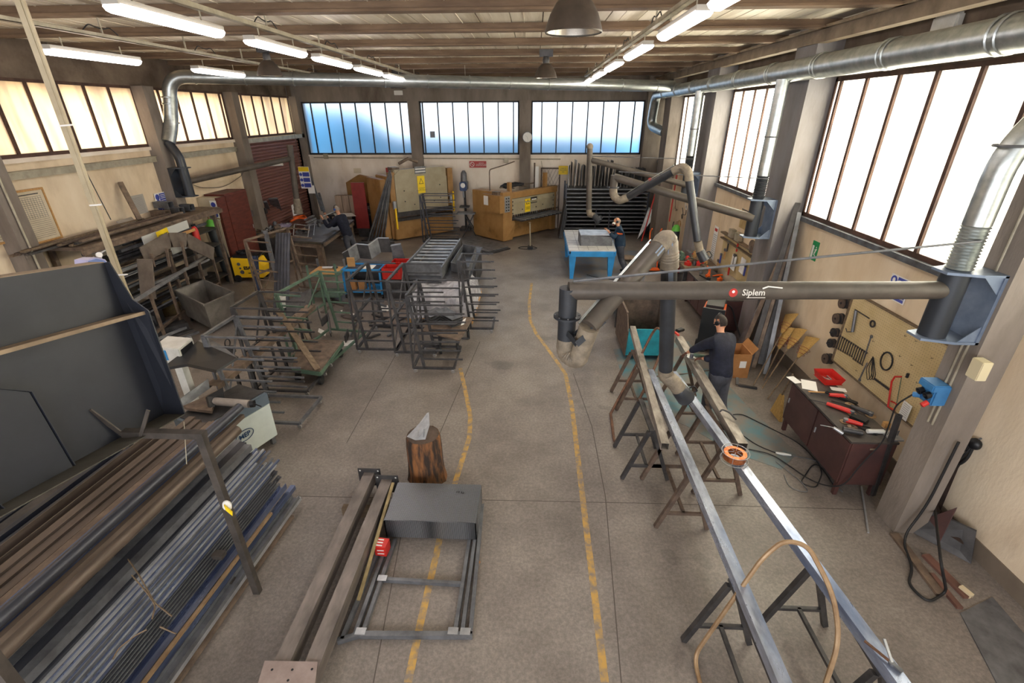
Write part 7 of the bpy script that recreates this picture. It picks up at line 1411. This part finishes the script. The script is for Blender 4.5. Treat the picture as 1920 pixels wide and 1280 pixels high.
M().bx(1.25, 1.55, .035, .05, 1.02, 1.52).build('warning_sticker', YSIGN, pr2); M().prism([(1.3, .033, 1.32), (1.5, .033, 1.32), (1.4, .033, 1.5)], (0, -.002, 0)).build('warning_triangle', BLACK, pr2); M().prism([(1.33, .0305, 1.34), (1.47, .0305, 1.34), (1.4, .0305, 1.465)], (0, -.002, 0)).build('triangle_inset', YSIGN, pr2); text('ATTENZIONE\nORGANI IN\nMOVIMENTO', .04, (1.4, .033, 1.16), (1, 0, 0), (0, 0, 1), BLACK, pr2)
M().bx(1.58, 1.95, .035, .05, 1.38, 1.56).bx(1.58, 1.95, .035, .05, 1.32, 1.35).build('name_plate', BLACK, pr2); M().bx(1.62, 1.9, .031, .035, 1.45, 1.49).build('plate_line', PAPER, pr2); M().path(bend([(.15, .9, 1.8), (.15, .9, 2.65), (1.2, 1.2, 2.72), (2.0, 1.4, 2.8)], .12, 5), .022, 8).build('conduit_pipe', RUST_T, pr2, True)
M().bx(.55, .67, .2, .35, 1.85, 2.2).build('lug', OCHRE, pr2); M().bx(2.6, 2.72, .2, .35, 1.85, 2.4).build('lug', OCHRE, pr2); M().bar((.6, .8, 1.95), (2.8, .8, 1.95), .06, .04).bar((.9, .3, 1.95), (.9, 1.0, 1.95), .05, .04).bar((1.6, .3, 1.95), (1.6, 1.0, 1.95), .05, .04).build('back_gauge_rail', RUST_T, pr2)
M().path([(1.3 + .6 * cos(a * .9), .8 + .3 * sin(a * .9), 1.98 + .05 * sin(a * 1.7)) for a in range(30)], .03, 6).build('cable_heap', BLACKM, pr2, True); M().box((-.05, .3, 1.86), (.2, .3, .12)).build('parts_box', RUST_T, pr2)
bolts(None, [(.56, .045, z) for z in (1.05, 1.2, 1.35, 1.5)] + [(2.95, .045, z) for z in (1.1, 1.3, 1.5)] + [(1.1, .045, 1.15), (1.9, .045, 1.15), (2.3, .045, 1.2)], pr2)
c = V((-.1, 17.6, 0)); t = thing('foot_pedal', 'foot pedal post standing on the floor in front of the shear', 'pedal', tuple(c)); M().box(c + V((0, 0, .06)), (.2, .26, .12)).build('pedal_box', BLACK, t, bevel=.02); M().tube(c + V((0, 0, .1)), c + V((-.02, 0, .95)), .025, 10).build('post', TRAYM, t, True); M().ball(c + V((-.02, 0, .98)), .05, 10, 6, (1, 1, .6)).build('knob', BR2, t, True)
M().path([c + V((.35 * cos(a * .5) - .1, .2 * sin(a * .5) + .1, .015)) for a in range(14)], .012, 6).build('cable', BLACKM, t, True)
# drill press
t = thing('drill_press', 'pillar drill press standing between the two ochre machines', 'machine', (-2.95, 20.85, 0)); c = V((-2.95, 20.85, 0)); M().box(c + V((0, 0, .05)), (.45, .6, .1)).build('base', STEEL_D, t); M().tube(c + V((0, .1, .1)), c + V((0, .1, 1.9)), .05, 12).build('column', STEEL_D, t, True); M().box(c + V((0, -.05, 1.85)), (.3, .6, .36)).build('head', STEEL_B, t, bevel=.03); M().tube(c + V((0, -.25, 1.7)), c + V((0, -.25, 1.4)), .04, 10).build('spindle', STEEL_L, t, True); M().box(c + V((0, -.1, 1.0)), (.4, .4, .05)).build('table', STEEL_D, t); M().lathe([(.14, 0), (.12, .35), (.05, .45)], 14, c + V((0, .05, 2.0)), cap=True).build('motor', STEEL, t, True); M().lathe([(0, 0), (.1, 0)], 14, c + V((-.0, -.36, 1.9)), (0, -1, 0)).build('badge', PAPER, t)
t = thing('folding_stand', 'black folding stand with a shelf beside the drill press', 'stand', (-2.55, 19.5, 0))
for a, b in (((-2.9, 19.3, 0), (-2.4, 19.5, .95)), ((-2.3, 19.3, 0), (-2.8, 19.5, .95)), ((-2.9, 19.8, 0), (-2.4, 19.6, .95)), ((-2.3, 19.8, 0), (-2.8, 19.6, .95))): M().tube(a, b, .02, 8).build('leg', BLACK, t, True)
M().bx(-3.1, -2.35, 19.3, 19.8, .94, .98).build('shelf', STEEL, t)
# lattice gate
lg = thing('lattice_gate', 'folding lattice grille standing against the back wall right of the shear', 'grille', (.7, 21.0, .9)); m = M()
for k in range(-6, 8):
    for s_ in (-1, 1):
        xa = .32 + k * .14; pts = []
        za, zb = .95, 2.5; x1_, x2_ = xa, xa + s_ * .75
        lo, hi = .32, 1.06; ts = [0, 1]
        if abs(x2_ - x1_) > 0:
            for lim in (lo, hi): tt = (lim - x1_) / (x2_ - x1_); ts.append(tt)
        ins = sorted(t_ for t_ in ts if -1e-6 <= t_ <= 1 + 1e-6 and lo - .001 <= x1_ + t_ * (x2_ - x1_) <= hi + .001)
        if len(ins) >= 2 and ins[-1] - ins[0] > .05: a_, b_ = ins[0], ins[-1]; M().bar((x1_ + a_ * (x2_ - x1_), 21.0 + .01 * s_, za + a_ * (zb - za)), (x1_ + b_ * (x2_ - x1_), 21.0 + .01 * s_, za + b_ * (zb - za)), .008, .022, (0, 1, 0)).build('lattice_bar', RUST, lg)
M().bx(.28, .33, 20.97, 21.03, .0, 2.55).bx(1.05, 1.1, 20.97, 21.03, 0, 2.55).bx(.28, 1.1, 20.97, 21.03, 2.5, 2.55).bx(.28, 1.1, 20.97, 21.03, .9, .95).build('frame', RUST, lg)
M().bx(.05, .2, 20.9, 21.0, 0, 2.6).build('upright_sheet', PAPER, None, label='white upright strip left of the lattice grille', cat='panel'); M().tube((.02, 20.9, 0), (.02, 20.9, 2.75), .03, 8).build('upright_pole', RUST, None, label='brown pole left of the lattice grille', cat='pole')
# sheet rack
rk2 = thing('sheet_rack', 'dark multi-level sheet rack along the back wall behind the blue table', 'rack', (3, 20.5, 0)); x0, x1 = 1.3, 4.6
for k in range(12): z = .12 + .155 * k; M().bx(x0, x1, 19.9, 20.9, z, z + .03).build('shelf_plate', DARKS, rk2); M().bar((x0, 19.88, z + .02), (x1, 19.88, z + .02), .03, .05).build('front_rail', STEEL, rk2)
for x in (x0, x1): M().bar((x, 19.88, 0), (x, 19.88, 2.05), .06, .05, (0, 1, 0)).bar((x, 20.9, 0), (x, 20.9, 2.05), .06, .05, (0, 1, 0)).build('upright', DARKS, rk2)
for x in (2.55, 3.1): M().bar((x, 19.86, 0), (x, 19.86, 1.1), .04, .03, (0, 1, 0)).build('upright', DARKS, rk2)
rnd.seed(8)
for k in range(24):
    x = 1.38 + .13 * k; h_ = rnd.uniform(.75, 1.0) if k < 14 else .7; M().prism([(x, 20.0, 1.9), (x, 20.75, 1.9), (x + rnd.uniform(-.02, .1), 20.75, 1.9 + h_), (x + rnd.uniform(-.02, .1), 20.2, 1.9 + h_)], (.012, 0, 0)).build('upright_sheet', (STEEL_L if k in (0, 2, 5) else STEEL, STEEL_D)[k % 2], None, label='narrow sheet standing upright on top of the dark sheet rack', cat='sheet metal', group='sheets standing on the sheet rack')
for k in range(5): M().prism([(1.05 + .03 * k, 19.2, .02), (1.02 + .04 * k, 19.9, .02), (1.25 + .02 * k, 19.95, 1.5 - .15 * k), (1.28 + .02 * k, 19.4, 1.5 - .15 * k)], (.01, 0, 0)).build('side_sheet', STEEL if k % 2 else STEEL_D, None, label='sheet leaning against the left end of the sheet rack', cat='sheet metal', group='sheets leaning at the rack end')
# blue table with box
t = thing('blue_table', 'bright blue table with white grid top where the man in dark blue works', 'table', (1.8, 15.3, 0)); p = [(1.08, 14.0), (2.47, 14.0), (2.66, 16.7), (1.08, 16.7)]; WT = mat('white_grid_top', 'c9c7c4', .4, .1, 'b5b2ae', 4)
M().prism([V((*q_, .88)) for q_ in p], (0, 0, .04)).build('top', WT, t)
for k in range(1, 9): y = 14.0 + .3 * k; M().bx(1.09, 2.48 + .02 * k, y, y + .012, .92, .9215).build('groove', STEEL, t)
for k in range(1, 5): x = 1.08 + .29 * k; M().bx(x, x + .012, 14.01, 16.69, .92, .9215).build('groove', STEEL, t)
for i in range(4): a, b = V((*p[i], .8)), V((*p[(i + 1) % 4], .8)); M().bar(a.lerp(b, .04), b.lerp(a, .04), .05, .16).build('apron', BLUEP, t)
for x, y in ((1.2, 14.12), (2.36, 14.12), (2.52, 16.55), (1.2, 16.55)): M().prism([(x - .1, y - .1, .8), (x + .1, y - .1, .8), (x + .1, y + .1, .8), (x - .1, y + .1, .8)], (0, 0, -.001)).build('cap', BLUEP, t); mm = M(); mm.add([(x - .11, y - .1, .8), (x + .11, y - .1, .8), (x + .11, y + .1, .8), (x - .11, y + .1, .8), (x - .05, y - .05, 0), (x + .05, y - .05, 0), (x + .05, y + .05, 0), (x - .05, y + .05, 0)], [(0, 1, 2, 3), (4, 5, 6, 7), (0, 1, 5, 4), (1, 2, 6, 5), (2, 3, 7, 6), (3, 0, 4, 7)]); mm.build('leg', BLUEP, t)
t = thing('sheet_box', 'grey folded sheet box being ground on the blue table', 'sheet metal', (1.95, 15.0, .92)); x0, x1, y0, y1 = 1.45, 2.42, 14.5, 15.3; M().prism([(x0, y0, .92), (x1, y0, .92), (x1, y0, 1.2), (x0 + .05, y0, 1.25), (x0, y0, 1.2)], (0, .012, 0)).bx(x0, x1, y1 - .012, y1, .92, 1.25).bx(x0, x0 + .012, y0, y1, .92, 1.22).bx(x1 - .012, x1, y0, y1, .92, 1.22).build('walls', STEEL, t); M().bx(x0, x1, y0, y1, 1.235, 1.25).build('top_sheet', STEEL_L, t)
c = V((2.55, 14.6, 1.28)); t = thing('angle_grinder', 'angle grinder in the hands of the man in dark blue', 'power tool', tuple(c)); M().tube(c + V((.18, 0, 0)), c, .03, 10).build('body', ORANGE, t, True); M().lathe([(0, 0), (.06, 0), (.06, .006), (0, .006)], 14, c + V((-.04, 0, -.03))).build('disc', STEEL_L, t)
M().ball((3.3, 16.2, .08), .3, 10, 6, (1, .7, .3)).build('cloth_heap', mat('beige_cloth', 'a8937d', .9, 0, '8a7563', 6, .6), None, True, label='crumpled beige cloth on the floor behind the man in dark blue', cat='cloth')
# back wall fittings
def bsign(name, lb, x, y, w_, h_, m, txt=None, sz=.05, tm=PAPER, cat='sign', Yp=21.27, extra=None):
    a = at(x, y, Y=Yp); t = thing(name, lb, cat, tuple(a)); M().box(a, (w_, .012, h_)).build('plate', m, t)
    if txt: text(txt, sz, a + V((0, -.007, 0)), (1, 0, 0), (0, 0, 1), tm, t)
    return t, a
t, a = bsign('prohibition_sign', 'red no-access sign in the middle of the back wall', 896, 308, .72, .26, mat('sign_red', 'a8342f', .5), None); text('VIETATO\nL\'ACCESSO AI NON\nADDETTI AI LAVORI', .05, a + V((.14, -.007, 0)), (1, 0, 0), (0, 0, 1), PAPER, t)
M().path([a + V((-.24 + .085 * cos(b_), -.01, .085 * sin(b_))) for b_ in [2 * pi * i / 20 for i in range(21)]], .01, 6).bar(a + V((-.3, -.01, .06)), a + V((-.18, -.01, -.06)), .012).build('prohibition_ring', PAPER, t)
bsign('fire_sign', 'small red sign on the back wall above the first press', 730, 319, .3, .2, mat('sign_red_b', 'a8342f', .5), 'F', .12); bsign('wall_plate', 'faint outlined plate on the back wall left of the first press', 670, 320, .32, .2, CHART, None); bsign('yellow_sign', 'yellow notice beside the lattice grille', 1056, 319, .38, .34, YSIGN, 'CARICO\nMASSIMO\nKG', .07, STEEL_D, Yp=20.95)
a = at(989, 257, Y=21.05); t = thing('wall_clock', 'round white clock on the pillar between the back windows', 'clock', tuple(a)); M().lathe([(0, 0), (.19, 0), (.2, .02), (.2, .05)], 28, a + V((0, -.05, 0)), (0, 1, 0)).build('dial', PAPER, t, True); M().path([a + V((.195 * cos(b_), -.05, .195 * sin(b_))) for b_ in [2 * pi * i / 28 for i in range(29)]], .012, 6).build('rim', STEEL, t, True)
M().bar(a + V((0, -.06, 0)), a + V((-.09, -.06, .07)), .012, .004).bar(a + V((0, -.062, 0)), a + V((.03, -.062, -.13)), .01, .004).build('hands', BLACK, t)
for k in range(12): b_ = k * pi / 6; M().bar(a + V((.15 * cos(b_), -.056, .15 * sin(b_))), a + V((.175 * cos(b_), -.056, .175 * sin(b_))), .008, .003).build('hour_mark', BLACK, t)
a = at(747, 174, Y=21.27); M().box(a, (.34, .08, .16)).build('emergency_light', PAPER, None, label='small white emergency light over the first back window', cat='lamp', bevel=.01)
a = at(811, 252, Y=21.24); M().box(a, (.2, .02, .24)).build('window_sticker', STEEL, None, label='grey square stuck on the second back window', cat='sticker')
for k, (x, y) in enumerate(((611, 293), (780, 298), (949, 301))):
    a = at(x, y, Y=21.25); M().box(a, (.2, .08, .2)).build('wall_socket', TRAYM, None, bevel=.01, label='grey junction box on the conduit under the back windows, ' + ('left', 'middle', 'right')[k] + ' one', cat='electrical box')
M().tube((-9.4, 21.27, 2.93), (1.1, 21.27, 2.86), .02, 8).build('conduit', TRAYM, None, True, label='long grey conduit along the back wall under the windows', cat='conduit'); M().tube((-4.9, 21.27, 2.8), (-4.9, 21.27, 1.9), .015, 8).tube((.3, 21.2, 2.8), (.5, 21.2, 1.6), .015, 8).build('conduit', TRAYM, None, True, label='short conduits dropping down the back wall', cat='conduit')

clutter(22, 4.15, 4.85, 12.5, 13.8, .88, 'small tool or part lying on the workbench with the green vice', 'clutter on the vice workbench', .07, .18, (STEEL_D, RED, RUST_T, STEEL, WOOD, BLACK, PAPER))
clutter(12, 4.2, 4.7, 10.2, 12.2, .86, 'small part lying on top of the long brown cabinet', 'parts on the long brown cabinet', .06, .14, (STEEL_D, BLUEP, ORANGE, STEEL, BLACK))
clutter(10, 4.35, 5.0, 15.0, 16.8, 0, 'tool or machine part on the floor in the far right corner', 'parts in the far right corner', .2, .4, (STEEL_D, RED, STEEL, BLACK))
# ---------------------------------------------------------------- labels: members of a small group are told apart by their order in view
def screen(o):
    pts = []
    for q in [o] + list(o.children):
        if q.type == 'MESH':
            org = V(q['o']) - (V(o['o']) if q is not o else V(q['o'])) if 'o' in q else V((0, 0, 0))
            base = o.location if q is not o else o.location
            vs = q.data.vertices; pts += [base + vs[i].co for i in range(0, len(vs), max(1, len(vs) // 6))]
    if not pts: pts = [o.location]
    c = sum((V(p) for p in pts), V()) / len(pts) - EYE; z = c.x * rt.z + c.y * fw.z + c.z * up.z
    return (c.x * rt.x + c.y * fw.x + c.z * up.x) / z
ORD = ['leftmost', 'second', 'third', 'fourth', 'fifth', 'sixth', 'seventh', 'eighth', 'ninth', 'tenth', 'eleventh', 'twelfth', 'thirteenth', 'fourteenth']
by = {}
for o in COL.objects:
    if o.parent is None and o.get('label') and o.get('group'): by.setdefault(o['label'], []).append(o)
for lb, L in by.items():
    if 1 < len(L) <= 14 and len(lb.split()) <= 12:
        L.sort(key=screen)
        for i, o in enumerate(L): o['label'] = lb + (', leftmost' if i == 0 else ', rightmost' if i == len(L) - 1 else ', %s from the left' % ORD[i])
